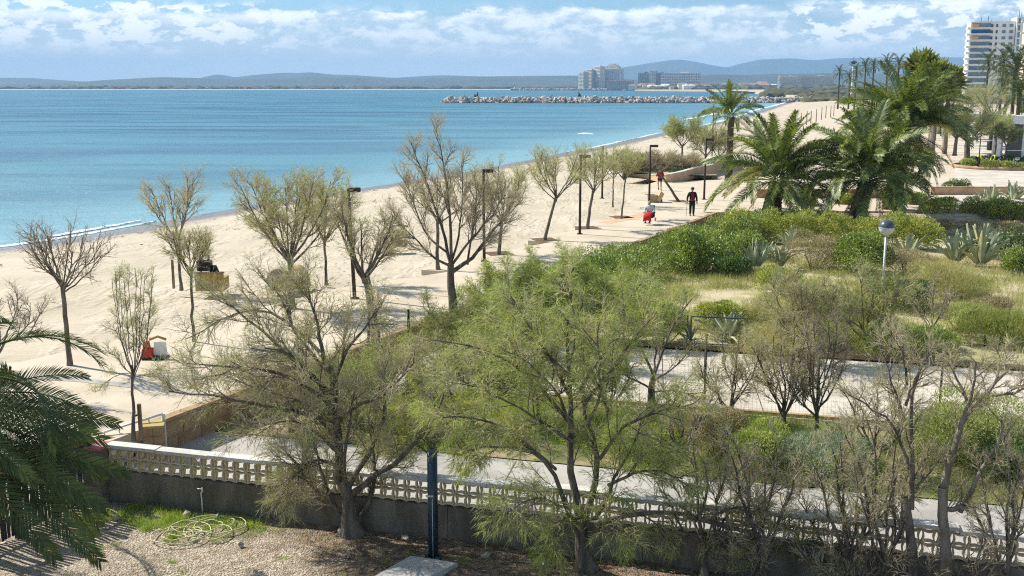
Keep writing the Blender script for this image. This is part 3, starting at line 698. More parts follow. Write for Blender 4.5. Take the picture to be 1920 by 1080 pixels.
# ------------------------------------------------------------ buildings
def bldg_loc(px, D, z=2.4): return ((px - 960) / FPH * D, D, z)
def hpx(py, D): return float(atY(960, py, D)[2])
def far_block(name, label, px0, px1, pyt, D, mat, depth=30, storeys=None, bays=None, top=None, group=None, winmat='glass_far', rows=None, cat='building', rz=-.28):
    x0, x1 = (px0 - 960) / FPH * D, (px1 - 960) / FPH * D; W_ = x1 - x0; H = hpx(pyt, D) - 2.4
    t = thing(name, label, cat, ((x0 + x1) / 2, D + depth / 2, 2.4), rz, group)
    m = MB(); m.box(0, 0, H / 2, W_, depth, H); m.build('wall', mat, t)
    storeys = storeys or max(1, int(H / 3.2)); bays = bays or max(2, int(W_ / 4.2))
    wm_ = MB(); fh = H / storeys; bw_ = W_ / bays
    for i in range(storeys):
        for j in range(bays):
            wm_.box(-W_ / 2 + bw_ * (j + .5), -depth / 2 - .02, fh * (i + .52), bw_ * .55, .12, fh * .5)
    for i in range(storeys):
        for j in range(int(depth / 5)):
            for sx_ in (-1, 1): wm_.box(sx_ * (W_ / 2 + .02), -depth / 2 + 5 * (j + .5), fh * (i + .52), .12, 2.2, fh * .5)
    wm_.build('windows', winmat, t, True)
    sl_ = MB()
    for i in range(storeys): sl_.box(0, -depth / 2 - .55, fh * (i + 1) - .12, W_ * .98, 1.1, .22)
    sl_.build('balcony_slabs', 'white_wall', t, True)
    rf = MB(); rf.box(0, 0, H + .4, W_ * 1.01, depth * 1.01, .8); rf.box(W_ * .1, 0, H + 2, W_ * .2, depth * .4, 2.6); rf.build('roof', mat, t)
    return t
DM = 2640
far_block('apartment_block', 'beige low wing of balconied flats at the left end of the marina towers', 1087, 1102, 136, DM - 20, 'beige_wall', 16, bays=5, rz=-.95)
far_block('apartment_block', 'beige flats stepping up beside the marina tower, second from the jetty end', 1101.5, 1117, 131, DM, 'beige_wall', 16, bays=5, rz=-.95)
far_block('apartment_block', 'tall cream stepped marina tower with rounded top storeys', 1116, 1133, 125, DM - 10, 'cream_wall', 16, bays=5, rz=-.95)
a = far_block('apartment_block', 'highest marina tower crowned by pyramid terraces', 1132, 1168, 130, DM + 10, 'grey_panel', 60, bays=9)
W_ = 36 / FPX * DM
m = MB(); H = hpx(130, DM) - 2.4
for k, (a0, a1, h) in enumerate(((-.42, .44, 3), (-.30, .36, 7), (-.16, .26, 11), (-.04, .16, 13.5))): m.box(W_ * (a0 + a1) / 2, 0, H + h / 2 + .9, W_ * (a1 - a0), 50 - k * 9, h)
m.build('penthouse', 'cream_wall', a)
far_block('apartment_block', 'slab of blue-grey glass flats right of the marina towers', 1200, 1222, 137, DM + 60, 'glass_blue', 36, bays=6, winmat='grey_panel')
far_block('apartment_block', 'grey stair tower block in the middle of the marina hotels', 1221, 1232, 133, DM + 50, 'grey_panel', 34, bays=3)
far_block('apartment_block', 'blue-grey flats beside the marina stair tower', 1231, 1252, 137, DM + 62, 'glass_blue', 36, bays=7, winmat='grey_panel')
far_block('hotel_block', 'long white marina hotel with blue glazed balconies', 1243, 1314, 137, DM - 30, 'white_wall', 34, bays=22, storeys=6, winmat='glass_blue')
far_block('apartment_block', 'row of pink low-rise flats below the marina tower', 1140, 1188, 151.5, DM - 120, 'pink_wall', 20, bays=12)
far_block('apartment_block', 'long grey-brown flats far behind the scrub right of the white bell house', 1462, 1500, 144, 2500, 'beige_wall', 30, bays=12)
far_block('apartment_block', 'brownish terraced flats farthest right before the slender palms', 1502, 1566, 143, 2540, 'beige_wall', 30, bays=18)
far_block('lookout_tower', 'narrow white stepped tower among far coast flats', 1458.5, 1463, 143.5, 2440, 'white_wall', 8, bays=2, cat='tower')
wt = thing('water_tower', 'white mushroom water tower rising beyond the slender palms', 'tower', bldg_loc(1598, 900), 0)
m = MB(); m.lathe([(1.1, 0), (.8, 14), (.8, hpx(124, 900) - 2.4)], sides=12); m.build('shaft', 'white_wall', wt)
m = MB(); hh = hpx(116, 900) - 2.4; m.lathe([(.8, hh - 2.0), (2.6, hh - .6), (2.8, hh), (2.0, hh + .5), (.25, hh + .9), (.2, hh + 4)], sides=14); m.build('bowl', 'post_dark', wt)
# low houses, each its own
hrng = np.random.default_rng(33)
def house_proto(W_, Dp, H, wallm, roofm, label, loc):
    t = thing('house', label, 'house', loc, 0, 'low houses along the far coast')
    m = MB(); m.box(0, 0, H / 2, W_, Dp, H); m.build('wall', wallm, t)
    m = MB(); e = .5; V = [(-W_ / 2 - e, -Dp / 2 - e, H), (W_ / 2 + e, -Dp / 2 - e, H), (W_ / 2 + e, Dp / 2 + e, H), (-W_ / 2 - e, Dp / 2 + e, H), (-W_ / 2 * .7, 0, H + Dp * .22), (W_ / 2 * .7, 0, H + Dp * .22)]
    m.add(V, [[0, 1, 5, 4], [2, 3, 4, 5]]); m.add(V, [[1, 2, 5], [3, 0, 4]]); m.build('roof', roofm, t)
    m = MB()
    for i in range(int(H / 3)):
        for j in range(int(W_ / 4)): m.box(-W_ / 2 + 4 * (j + .5), -Dp / 2 - .03, 3 * i + 1.6, 1.4, .12, 1.4)
    m.build('windows', 'glass_far', t, True); return t
HL = 'small %s house in the low row along the far coast'
protos = [house_proto(14, 11, 6.5, 'white_wall', 'tile_roof', HL % 'white', bldg_loc(1184, 2540)), house_proto(18, 12, 9, 'cream_wall', 'tile_roof', HL % 'cream', bldg_loc(1200, 2560)),
          house_proto(12, 10, 6, 'pink_wall', 'tile_roof', HL % 'pink', bldg_loc(1215, 2530)), house_proto(20, 12, 7, 'white_wall', 'white_wall', HL % 'flat pale', bldg_loc(1230, 2550))]
cols = ['white', 'cream', 'pink', 'flat pale']
for i in range(62):
    px = 1175 + (i * 5.3) % 392 + hrng.normal(0, 1.5); k = int(hrng.integers(4)); D = hrng.uniform(2440, 2620) + (60 if px > 1320 else 0)
    sec = ['just right of the marina towers', 'below the blue-grey flats', 'below the long white hotel', 'in the gap right of the white hotel', 'left of the pink gabled building', 'around the narrow lookout tower', 'below the grey-brown flats', 'below the terraced flats, far right'][min(7, int((px - 1175) / 50))]
    o = dup(protos[k], bldg_loc(px, D), hrng.uniform(-.5, .5), float(hrng.uniform(.8, 1.35)), 'small %s house %s on the far coast' % (cols[k], sec), 'low %s houses %s' % (cols[k], sec))
for k, p in enumerate(protos): p['group'] = 'low %s houses in front of the marina' % cols[k]; p['label'] = 'small %s house standing in front of the marina flats' % cols[k]
sb = thing('grandstand_house', 'wide pink gabled building above the far scrub', 'building', bldg_loc(1429, 2500), 0)
m = MB(); m.box(0, 0, 5, 34, 18, 10); m.build('wall', 'cream_wall', sb)
m = MB(); V = [(-18, -10, 10), (18, -10, 10), (18, 10, 10), (-18, 10, 10), (-9, 0, 18), (9, 0, 18)]; m.add(V, [[0, 1, 5, 4], [2, 3, 4, 5]]); m.add(V, [[1, 2, 5], [3, 0, 4]]); m.build('roof', 'pink_wall', sb)

# the apartment block on the right
DB = 505.0
X0, X1 = (1812 - 960) / FPH * DB, (1888 - 960) / FPH * DB; WB = X1 - X0; HB = hpx(43, DB) - 2.4
ab = thing('apartment_tower', 'tall white apartment block with stair tower and blue awning balcony', 'building', (X0, DB, 2.4), -.27)
m = MB(); m.box(WB / 2, 7, HB / 2, WB, 14, HB); m.build('wall', 'white_wall', ab)
NF = 13; FH = (HB - .8) / NF; GW = (1841 - 1808) / FPX * DB
for i in range(NF):
    z = i * FH + .6
    m = MB(); m.box(GW / 2 + .2, -.55, z + .5, GW, 1.1, 1.0); m.build('balcony', 'grey_panel' if i < 9 else 'cream_wall', ab)
    m = MB(); m.box(GW / 2 + .2, -.25, z + 1.0 + (FH - 1.0) / 2, GW * .97, .5, FH - 1.25)
    m.build('window', 'blue_awning' if i == NF - 2 else ('glass_blue' if i < 10 else 'glass_blue'), ab)
    m = MB(); m.box(-.75, 2.0, z + .5, 1.6, 5.5, 1.05); m.build('side_balcony', 'white_wall', ab)
    if i >= NF - 3 and i != NF - 2:
        m = MB(); m.box(GW * .22, -1.3, z + 1.7, GW * .35, .6, 1.3); m.build('awning', 'orange_awning', ab)
for i in range(NF):
    z = i * FH + 2.2
    for j, (px, w_, mat) in enumerate(((1843, 1.3, 'glass_dark'), (1852, .8, 'glass_dark'), (1864, 1.5, 'grey_panel'), (1876, 1.5, 'grey_panel'))):
        if i < 5 and j < 2: continue
        m = MB(); x = (px - 1808) / FPX * DB; m.box(x, -.03, z, w_, .22, 1.3); wo_ = m.build('window', 'glass_dark' if j < 2 else 'glass_blue', ab)
        m = MB(); m.box(x, -.16, z - .72, w_ + .2, .24, .12); m.build('sill', 'white_wall', wo_)
m = MB(); m.box(WB * .5, 7, HB + .3, WB + .3, 14.3, .6); m.build('roof_parapet', 'white_wall', ab)
TX0, TX1 = (1883.5 - 1808) / FPX * DB, (1902 - 1808) / FPX * DB; HT = hpx(33, DB) - 2.4
m = MB(); m.box((TX0 + TX1) / 2, 6, HT / 2, TX1 - TX0, 15, HT); m.build('stair_tower', 'white_wall', ab)
for i in range(12):
    for x in (TX0 + 1.1, TX0 + 3.3):
        m = MB(); m.box(x, -1.55, 3.0 + i * 3.1, .85, .2, 2.3); m.build('window', 'glass_blue', ab)
m = MB()
for x, h in ((5, 2.2), (8, 2.8), (9.5, 1.5), (TX0 + 2, 3.0), (TX0 + 3, 2.0)): m.cyl(x, 6, HB if x < TX0 else HT, (HB if x < TX0 else HT) + h + .5, .12, sides=5)
m.build('aerials', 'post_dark', ab)
# neighbouring building with brown balconies
DC = 330.0; X0 = (1903 - 960) / FPH * DC; HC = hpx(36, DC) - 2.4
nb = thing('balcony_building', 'beige apartment building with deep dark balconies at the right edge', 'building', (X0 + .5, DC, 2.4), -.36)
m = MB(); m.box(8.4, 9, HC / 2, 13.6, 14, HC - .5); m.build('wall', 'beige_wall', nb)
for i in range(9):
    z = HC - .5 - i * 3.55
    m = MB(); m.box(7, 1.2, z, 14, 3.4, .35); m.build('balcony_slab', 'beige_wall', nb)
    m = MB(); m.box(7.5 + .8 * (i % 2), -.35, z + .68, 13, .16, 1.0); m.build('parapet', 'cream_wall', nb)
    m = MB(); m.box(8, 1.85, z - 1.75, 10, .3, 2.3); m.build('window', 'glass_dark', nb)
    m = MB(); m.box(2.6, 1.0, z + 1.0, 2.0, 1.4, 1.5); m.build('plant_screen', 'post_dark', nb)

# the air between here and the hills
hz = bpy.data.materials.new('haze'); hz.use_nodes = True; t = NT(hz.node_tree); t.t.nodes.clear()
o_ = t.n('ShaderNodeOutputMaterial'); pv = t.n('ShaderNodeVolumePrincipled'); pv.inputs['Color'].default_value = (.40, .68, 1.0, 1)
pv.inputs['Density'].default_value = 1.15e-4; pv.inputs['Anisotropy'].default_value = 0.0; t.link(pv.outputs[0], o_.inputs[1])
MATS['haze'] = hz
m = MB(); m.box(0, 6000, 170.5, 30000, 17600, 353); o = m.build('haze', 'haze', None, True)
tag(o, 'thin bluish sea haze that pales the far hills', 'haze')
# ------------------------------------------------------------ palms
def frond_mesh(name, mat, L=4.0, e0=1.0, curl=1.9, pairs=60, leafL=.52, leafW=.034, seed=0, rach='rachis', droop=.35):
    """one frond growing from the origin towards +X, rising at e0 radians and bending over by curl"""
    rng = np.random.default_rng(seed); K = 16; s_ = np.linspace(0, 1, K); ang = e0 - curl * s_ ** 1.35
    dx = np.cos(ang) * L / (K - 1); dz = np.sin(ang) * L / (K - 1)
    x = np.r_[0, np.cumsum((dx[1:] + dx[:-1]) / 2)]; z = np.r_[0, np.cumsum((dz[1:] + dz[:-1]) / 2)]; y = np.cumsum(rng.normal(0, .012, K)) * L / 4 * s_
    P = np.stack([x, y, z], -1); m = MB()
    n = pairs * 2; u = .12 + .88 * (np.repeat(np.arange(pairs), 2) + rng.uniform(-.3, .3, n)) / pairs; u = np.clip(u, .1, .995); side = np.tile([1, -1], pairs)
    q = np.stack([np.interp(u, s_, P[:, i]) for i in range(3)], -1); aa = np.interp(u, s_, ang)
    T = np.stack([np.cos(aa), 0 * aa, np.sin(aa)], -1); Nn = np.stack([-np.sin(aa), 0 * aa, np.cos(aa)], -1); B = np.stack([0 * aa, side * 1.0, 0 * aa], -1)
    fwd = (.55 if droop > .2 else .8) + .75 * u ** 2
    ln = leafL * np.sin(np.pi * (.10 + .80 * u)) ** .7 * rng.uniform(.85, 1.1, n); ln[u < .18] *= .5
    D = nrm(T * fwd[:, None] + B * .95 + Nn * (.38 + rng.normal(0, .12, n))[:, None])
    mid = q + D * ln[:, None] * .5; D2 = nrm(D + np.array([0, 0, -1.0]) * (droop + rng.uniform(0, .25, n))[:, None]); tipp = mid + D2 * ln[:, None] * .5
    wv = nrm(np.cross(D, Nn)) * (leafW * rng.uniform(.8, 1.2, n))[:, None] / 2
    V = np.stack([q - wv * .6, q + wv * .6, mid + wv, mid - wv, tipp], 1).reshape(-1, 3); b = np.arange(n) * 5
    m.add(V, np.stack([b, b + 1, b + 2, b + 3], -1)); m.F.setdefault((3, False), []).append(np.stack([b + 3, b + 2, b + 4], -1))
    m.tubes(P[None], (np.linspace(.030, .006, K) * L / 4)[None] * 1.25, 4)
    me = m.mesh(name); me.materials.append(MATS[mat]); return me
def palm_trunk(H, r0, r1, lean=(0, 0), rings=26, sides=14, seed=0, rough=.16):
    rng = np.random.default_rng(seed); m = MB(); z = np.linspace(-.3, H, rings); th = np.arange(sides) * 2 * math.pi / sides
    rr = np.interp(z, [-.3, .15 * H, H * .8, H], [r0 * 1.15, r0, r1, r1 * 1.25])
    RR = rr[:, None] * (1 + rough * (((np.arange(rings)[:, None] + np.arange(sides)[None]) % 2) - .4) + rng.normal(0, .03, (rings, sides)))
    tt = np.clip(z / H, 0, 1)[:, None] ** 1.5
    X = RR * np.cos(th) + lean[0] * tt; Y = RR * np.sin(th) + lean[1] * tt; Z = np.repeat(z[:, None], sides, 1)
    V = np.stack([X, Y, Z], -1).reshape(-1, 3); b = (np.arange(rings - 1) * sides)[:, None]; j = np.arange(sides)[None]; j2 = (j + 1) % sides
    m.add(V, np.stack([b + j, b + j2, b + j2 + sides, b + j + sides], -1).reshape(-1, 4)); return m
def make_fronds(mat, L, pairs, leafL, leafW, curls, e0s, seed=0, n=None):
    return [frond_mesh('frond', mat, L, e, c, pairs, leafL, leafW, seed + i) for i, (e, c) in enumerate(zip(e0s, curls))]
E0 = [1.42, 1.2, .98, .68, .38, .02]; CU = [.75, 1.25, 1.6, 1.75, 1.75, 1.45]
FR = make_fronds('palm_leaf', 4.0, 84, .62, .043, CU, E0, 1)
FRD = [frond_mesh('frond', 'palm_leaf_dark', 4.0, e, c, 80, .60, .034, 40 + i) for i, (e, c) in enumerate(zip(E0[2:], CU[2:]))]
FRY = [frond_mesh('frond', 'palm_leaf_yellow', 4.0, e, c, 72, .56, .034, 50 + i) for i, (e, c) in enumerate(zip((.6, -.1), (1.9, 1.3)))]
FRB = [frond_mesh('frond', 'palm_leaf_dry', 4.0, e, c, 46, .45, .04, 60 + i, droop=.7) for i, (e, c) in enumerate(zip((-.4, -.9), (1.0, .55)))]
FRS = make_fronds('palm_leaf_dark', 4.0, 26, .62, .085, [1.0, 1.4, 1.6, 1.5, 1.0], [1.35, 1.0, .6, .15, -.4], 80)
def palm(name, label, base, H, r0, r1, crown, n, L, lean=(0, 0), seed=0, fr=FR, yellow=.05, dry=.10, group=None, tilt=.0):
    rng = np.random.default_rng(seed); t = thing(name, label, 'palm tree', base, 0, group)
    palm_trunk(H, r0, r1, lean, seed=seed).build('trunk', 'palm_bark', t)
    for i in range(n):
        u = i / (n - 1); k = min(len(fr) - 1, int(u * len(fr) * .999)); a = i * 2.39996 + rng.normal(0, .15)
        me = fr[k]
        if k >= len(fr) - 2 and rng.random() < dry * 3: me = FRB[rng.integers(2)]
        elif k >= 2 and rng.random() < yellow: me = FRY[rng.integers(2)]
        o = link('frond', me, t); s_ = L / 4 * rng.uniform(.85, 1.1) * (1 if k else .92)
        if me in FRB: s_ *= .8
        o.scale = (s_, s_ * rng.uniform(.85, 1.1), s_)
        o.rotation_euler = (rng.normal(0, .45), rng.normal(0, .12) , a)
        rr = r1 * .5; o.location = (lean[0] + math.cos(a) * rr, lean[1] + math.sin(a) * rr, H + .15 + .45 * (1 - u) * L / 4 * 1.2 - .1)
    return t
def onpx(px, py, z): p = at(px, py, z); return (p[0], p[1], z)
# the three great palms behind the hedge
b1 = onpx(1446, 404, 2.4); palm('date_palm', 'big leafy date palm with leaning black trunk beside the walking man', b1, 2.1, .60, .46, 1, 72, 4.75, (.35, .1), 1, yellow=.06)
b2 = onpx(1607, 414, 2.3); palm('date_palm', 'big upright date palm on a short dark trunk in the middle of the three', b2, 2.4, .52, .46, 1, 84, 4.7, (.5, 0), 2, yellow=.03)
p3_ = at(1672, 398, 2.3); palm('date_palm', 'tallest of the big date palms, with yellowing and brown hanging fronds', (p3_[0], p3_[1], 2.3), 5.0, .58, .50, 1, 100, 4.8, (.6, .3), 3, yellow=.2, dry=.3)
for k_, (px_, ln_, sd_) in enumerate(((1718, 3.0, 1),)):
    pass
b4 = at(1366, 340, 2.5); palm('date_palm', 'single slender date palm rising above the sea behind the planter', (b4[0], b4[1], 2.5), 5.4, .30, .24, 1, 34, 3.0, (0, 0), 4, yellow=.05, dry=.1)
# near palm, its crown reaching in from the left edge
FRN = [frond_mesh('frond', 'palm_leaf_dark', 4.0, e, c, 74, .52, .030, 140 + i, droop=.14) for i, (e, c) in enumerate(zip((1.0, .62, .5, .35, .0), (1.3, 1.35, 1.75, 1.9, 1.3)))]
t0 = thing('date_palm', 'near date palm reaching dark drooping fronds in from the left edge', 'palm tree', (-9.75, 17.6, 1.8))
palm_trunk(3.6, .42, .36, seed=5).build('trunk', 'palm_bark', t0)
for a_, k_, s_, pt_ in ((-.35, 3, 1.0, .28), (-.55, 4, 1.05, .35), (-.2, 4, .95, .45), (-.72, 3, 1.0, .4)):
    o = link('frond', FRN[k_], t0); o.scale = (s_ * .88,) * 3; o.rotation_euler = (.6, pt_, a_); o.location = (math.cos(a_) * .25, math.sin(a_) * .25, 3.0)
rng = np.random.default_rng(31)
NEAR = [(.35, 1, .74, .1), (.12, 3, .74, 0), (-.02, 3, .70, .1), (-.15, 3, .80, 0), (-.25, 4, .82, .1), (-.38, 3, .9, 0), (-.48, 2, .95, .1), (-.60, 3, .98, .1), (-.55, 4, .95, .1), (-.75, 3, .95, 0), (-.9, 3, .9, 0), (.6, 1, .66, 0), (-.32, 4, .9, .1), (.05, 4, .72, 0), (-.68, 4, .98, 0)]
for i, (a, k, s_, rl) in enumerate(NEAR + [(x, int(rng.integers(5)), .9, 0) for x in np.linspace(1.0, 5.4, 16)]):
    o = link('frond', FRN[k], t0); o.scale = (s_ * .88,) * 3; o.rotation_euler = (.75 + rl * 3 if i % 3 else -.5, rng.normal(0, .05), a); o.location = (math.cos(a) * .25, math.sin(a) * .25, 3.75 - .35 * (i % 3) + (.25 if k < 2 else 0))
# fan palms in a tight double avenue
def fan_crown(seed, n=40, rad_=2.15, mat='fan_leaf', down=False):
    rng = np.random.default_rng(seed); m = MB()
    for i in range(n):
        a = i * 2.4; el_ = (rng.uniform(-1.45, -.7) if down else 1.35 - 1.9 * i / n + rng.normal(0, .1)); d = np.array([math.cos(a) * math.cos(el_), math.sin(a) * math.cos(el_), math.sin(el_)])
        c = d * rad_ * rng.uniform(.45, .6) if not down else d * rng.uniform(.2, 1.2); sd = np.array([-math.sin(a), math.cos(a), 0]); up_ = np.cross(d, sd); up_ = -up_ if up_[2] < 0 else up_
        k = 11; th = np.linspace(-1.25, 1.25, k); Lr = rad_ * .62 * (.7 + .3 * np.cos(th)) * rng.uniform(.85, 1.1)
        D = d[None] * np.cos(th)[:, None] + sd[None] * np.sin(th)[:, None] + up_[None] * (.12 * (np.arange(k) % 2))[:, None]
        D[:, 2] -= .18
        m.leaves(np.repeat(c[None], k, 0), D, np.repeat(up_[None], k, 0) + rng.normal(0, .2, (k, 3)), Lr, Lr * .26, .6)
        m.tubes(np.stack([np.zeros(3), c])[None], .02, 3)
    return m
fans = []
for i in range(3):
    a = fan_crown(i).mesh('crown'); a.materials.append(MATS['fan_leaf']); b = fan_crown(20 + i, 16, 1.5, down=True).mesh('dead_leaves'); b.materials.append(MATS['palm_leaf_dry']); fans.append((a, b))
tm = palm_trunk(1.0, .30, .22, rings=14, sides=8, rough=.05).mesh('trunk'); tm.materials.append(MATS['bark_pale'])
def fan_palm(px, D, pytop, label, group, sc=1.0, i=0):
    x = (px - 960) / FPH * D; H = hpx(pytop, D) - 2.5 - 1.9 * sc; t = thing('fan_palm', label, 'palm tree', (x, D, 2.5), i * 1.7, group)
    o = link('trunk', tm, t); o.scale = (1, 1, H)
    a, b = fans[i % 3]; o = link('crown', a, t); o.location = (0, 0, H); o.scale = (sc,) * 3
    o = link('dead_leaves', b, t); o.location = (0, 0, H - .1); o.scale = (sc,) * 3
    return t
G = 'fan palms of the double avenue'
k = 0
for row, (pa, Da, pb, Db, n, ya, yb) in enumerate(((1722, 118, 1742, 300, 9, 100, 128), (1752, 112, 1768, 260, 8, 116, 124), (1776, 128, 1786, 260, 6, 124, 136))):
    for j in range(n):
        u = j / (n - 1); D = Da * (Db / Da) ** u; px = pa + (pb - pa) * u + (R.normal(0, 3.5) if j else 0)
        lab = '%s fan palm from the front in the %s row of the dense avenue' % (['first', 'second', 'third', 'fourth', 'fifth', 'sixth', 'seventh', 'eighth', 'ninth'][j], ['left', 'middle', 'right'][row])
        fan_palm(px + 4, D, ya + 4 + (yb - ya) * u + R.normal(0, 4), lab, G + (' left', ' middle', ' right')[row], 1.0, k); k += 1
fan_palm(1728, 118, 99, 'tallest fan palm standing at the front left of the avenue', None, 1.15, 0)
# slender date palms farther up the beach
def small_palm(px, Db_, pytop, label, L=2.6, n=26, D=None, seed=0, group=None):
    z0 = 2.4; D = D or 300; x = (px - 960) / FPH * D; H = hpx(pytop, D) - z0 - L * .42; t = thing('date_palm', label, 'palm tree', (x, D, z0), 0, group)
    palm_trunk(H, .30, .22, seed=seed, rings=12, sides=8, rough=.08).build('trunk', 'palm_bark', t); rng = np.random.default_rng(seed)
    for i in range(n):
        u = i / (n - 1); o = link('frond', FRS[min(4, int(u * 5))], t); s_ = L / 4 * rng.uniform(.85, 1.1); o.scale = (s_,) * 3; a = i * 2.4; o.rotation_euler = (rng.normal(0, .2), 0, a); o.location = (0, 0, H)
    return t
small_palm(1573, 0, 127, 'slender dark palm standing first from the sea in the far group', 3.4, D=385, seed=1)
small_palm(1593, 0, 137, 'lower bushy palm, second from the sea in the far group', 4.0, D=380, seed=2)
small_palm(1604, 0, 123, 'tall palm third from the sea, beside the water tower', 3.4, D=360, seed=3)
small_palm(1621, 0, 116, 'tall palm with brown skirt, fourth from the sea in the far group', 3.8, D=340, seed=4)
small_palm(1636, 0, 114, 'tall palm, rightmost of the slender group beyond the big palms', 3.6, D=330, seed=5)
small_palm(1662, 0, 108, 'palm crown showing above the tallest big palm, left one', 3.8, D=300, seed=6)
small_palm(1683, 0, 108, 'palm crown showing above the tallest big palm, right one', 3.6, D=280, seed=7)
small_palm(1850, 0, 104, 'date palm standing alone before the white apartment block', 3.6, D=240, seed=8)
small_palm(1878, 0, 99, 'date palm under the stair tower of the apartment block', 4.4, D=220, seed=9)
small_palm(1902, 0, 104, 'broad date palm under the balcony building at the right edge', 4.8, D=150, seed=10, n=34)
small_palm(1913, 0, 150, 'low bushy date palm with bleached fronds at the right edge', 3.6, D=125, seed=11, n=30)
small_palm(1888, 0, 130, 'date palm half hidden behind the broad palm near the right edge', 3.6, D=185, seed=12)

# ------------------------------------------------------------ shrubs, hedges, agaves, grass
def lump_points(rng, n, lumps, shell=.30):
    """points near the surface of many overlapping ellipsoids; lumps (M,6) = centre, radii"""
    L = np.asarray(lumps); vol = (L[:, 3] * L[:, 4] + L[:, 3] * L[:, 5]); i = rng.choice(len(L), n, p=vol / vol.sum())
    d = nrm(rng.normal(size=(n, 3))); d[:, 2] = np.where((d[:, 2] < -.5) & (rng.random(n) < .6), -d[:, 2], d[:, 2]); rr = 1 - shell * rng.random(n) ** 1.5 + rng.normal(0, .035, n)
    return L[i, :3] + d * L[i, 3:] * rr[:, None], nrm(d / L[i, 3:])
def shrub(name, label, loc, w, d, h, n, mat='leaf_hedge', leaf=.075, seed=0, lumps=10, cat='shrub', group=None, up=.5, flat=False, wid=.5, stems=True, shape=None):
    rng = np.random.default_rng(seed); t = thing(name, label, cat, loc, rng.uniform(-.1, .1), group)
    Ls = [(0, 0, h * .40, w * .42, d * .42, h * .52)]
    for _ in range(lumps):
        a = rng.uniform(0, 6.28); r_ = rng.uniform(.3, .85) if not flat else rng.uniform(.3, .9); k = rng.uniform(.16, .30)
        Ls.append((math.cos(a) * w / 2 * r_ * .85, math.sin(a) * d / 2 * r_ * .85, h * (rng.uniform(.18, .75) if not flat else .62), w * k, d * k, h * (rng.uniform(.2, .36))))
    if shape: Ls = shape
    P, Nn = lump_points(rng, n, Ls); ok = P[:, 2] > .02; P, Nn = P[ok], Nn[ok]
    D = nrm(Nn + rng.normal(0, .7, P.shape) + [0, 0, up]); m = MB(); m.leaves(P, D, Nn + rng.normal(0, .5, P.shape), leaf * rng.uniform(.6, 1.35, len(P)), leaf * wid * rng.uniform(.7, 1.2, len(P)), tri=wid < .4)
    m.build('foliage', mat, t)
    if stems:
        s_ = MB(); q = rng.normal(0, .12, (9, 3)) * [w, d, 0]; Dd = nrm(np.c_[q[:, :2] * 2.5, np.full(9, h * .9)]); Q = integrate(q * .4, Dd, np.full(9, h * .8), 5, .12, 0, rng); s_.tubes(Q, np.linspace(.02, .008, 5)[None] * np.ones((9, 1)), 4); s_.build('stem', 'bark', t)
    return t
def hedge(name, label, pts, wdt, h, n, mat, leaf=.08, seed=0, zb=None, wid=.5, cat='hedge', bumpy=.18, up=.4):
    rng = np.random.default_rng(seed); P = smooth_line(np.array(pts, float), 60, 3); c = P[len(P) // 2].copy(); t = thing(name, label, cat, c)
    Ls = []
    L_ = np.linalg.norm(np.diff(P, axis=0), axis=1).sum(); M_ = int(L_ / (wdt * .10)) + 12
    for _ in range(M_):
        u = rng.uniform(0, len(P) - 1.01); i = int(u); q = P[i] + (P[i + 1] - P[i]) * (u - i) - c; T = nrm(P[i + 1] - P[i]); s_ = np.array([-T[1], T[0], 0])
        o = rng.uniform(-.33, .33) * wdt; k = rng.uniform(.75, 1.2); hh = h * (1 - .8 * (abs(o) / wdt) ** 1.5) * (1 + rng.normal(0, bumpy))
        Ls.append((q[0] + s_[0] * o, q[1] + s_[1] * o, q[2] + hh * .42, wdt * .21 * k, wdt * .21 * k, hh * .58))
    Pp, Nn = lump_points(rng, n, Ls, .22); ok = Pp[:, 2] > -.3; Pp, Nn = Pp[ok], Nn[ok]
    D = nrm(Nn + rng.normal(0, .7, Pp.shape) + [0, 0, up]); m = MB(); m.leaves(Pp, D, Nn + rng.normal(0, .5, Pp.shape), leaf * rng.uniform(.6, 1.35, len(Pp)), leaf * wid * rng.uniform(.7, 1.2, len(Pp)), tri=wid < .4)
    m.build('foliage', mat, t)
    s_ = MB(); sel = P[::3] - c; nn = len(sel); Q = integrate(sel + rng.normal(0, .2, sel.shape) * [1, 1, 0], nrm(rng.normal(0, .3, (nn, 3)) + [0, 0, 1]), np.full(nn, h * .7), 4, .1, 0, rng); s_.tubes(Q, .025, 4); s_.build('stem', 'bark', t)
    return t
def gz(px, py, z=2.0): p = at(px, py, z); return (p[0], p[1], float(mound(p[0], p[1])) if p[1] < 69 else z)
# oleander hedge along the promenade wall
hp = [(wallx(y) + o_, y, 1.75) for y, o_ in ((37.5, 2.3), (40.5, 2.4), (44, 2.5), (48, 2.7), (53, 3.1), (58, 3.8), (62, 4.4), (64, 5.0))]
hedge('hedge', 'dense leafy green hedge running beside the promenade wall', hp, 4.8, 1.55, 62000, 'leaf_hedge', .105, 1, wid=.42)
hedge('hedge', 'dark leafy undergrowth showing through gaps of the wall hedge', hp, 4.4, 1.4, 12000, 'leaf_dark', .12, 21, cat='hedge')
hedge('hedge', 'lower olive green hedge continuing the wall planting towards the camera', [(wallx(y) + 1.7, y, 1.7) for y in (34, 37, 41)], 3.2, 1.15, 16000, 'leaf_green', .09, 2, wid=.35)
hedge('hedge', 'bushy yellow-green hedge across the front of the big palms', [onpx(x, y, 2.2) for x, y in ((1352, 440), (1420, 447), (1500, 449), (1600, 452), (1690, 456), (1752, 460))], 3.0, 1.35, 46000, 'leaf_lime', .10, 3, wid=.5)
hedge('hedge', 'dark trimmed hedge behind the great agave', [onpx(x, y, 2.1) for x, y in ((1790, 478), (1860, 482), (1930, 486), (2050, 494))], 2.2, 1.25, 22000, 'leaf_dark', .08, 4)
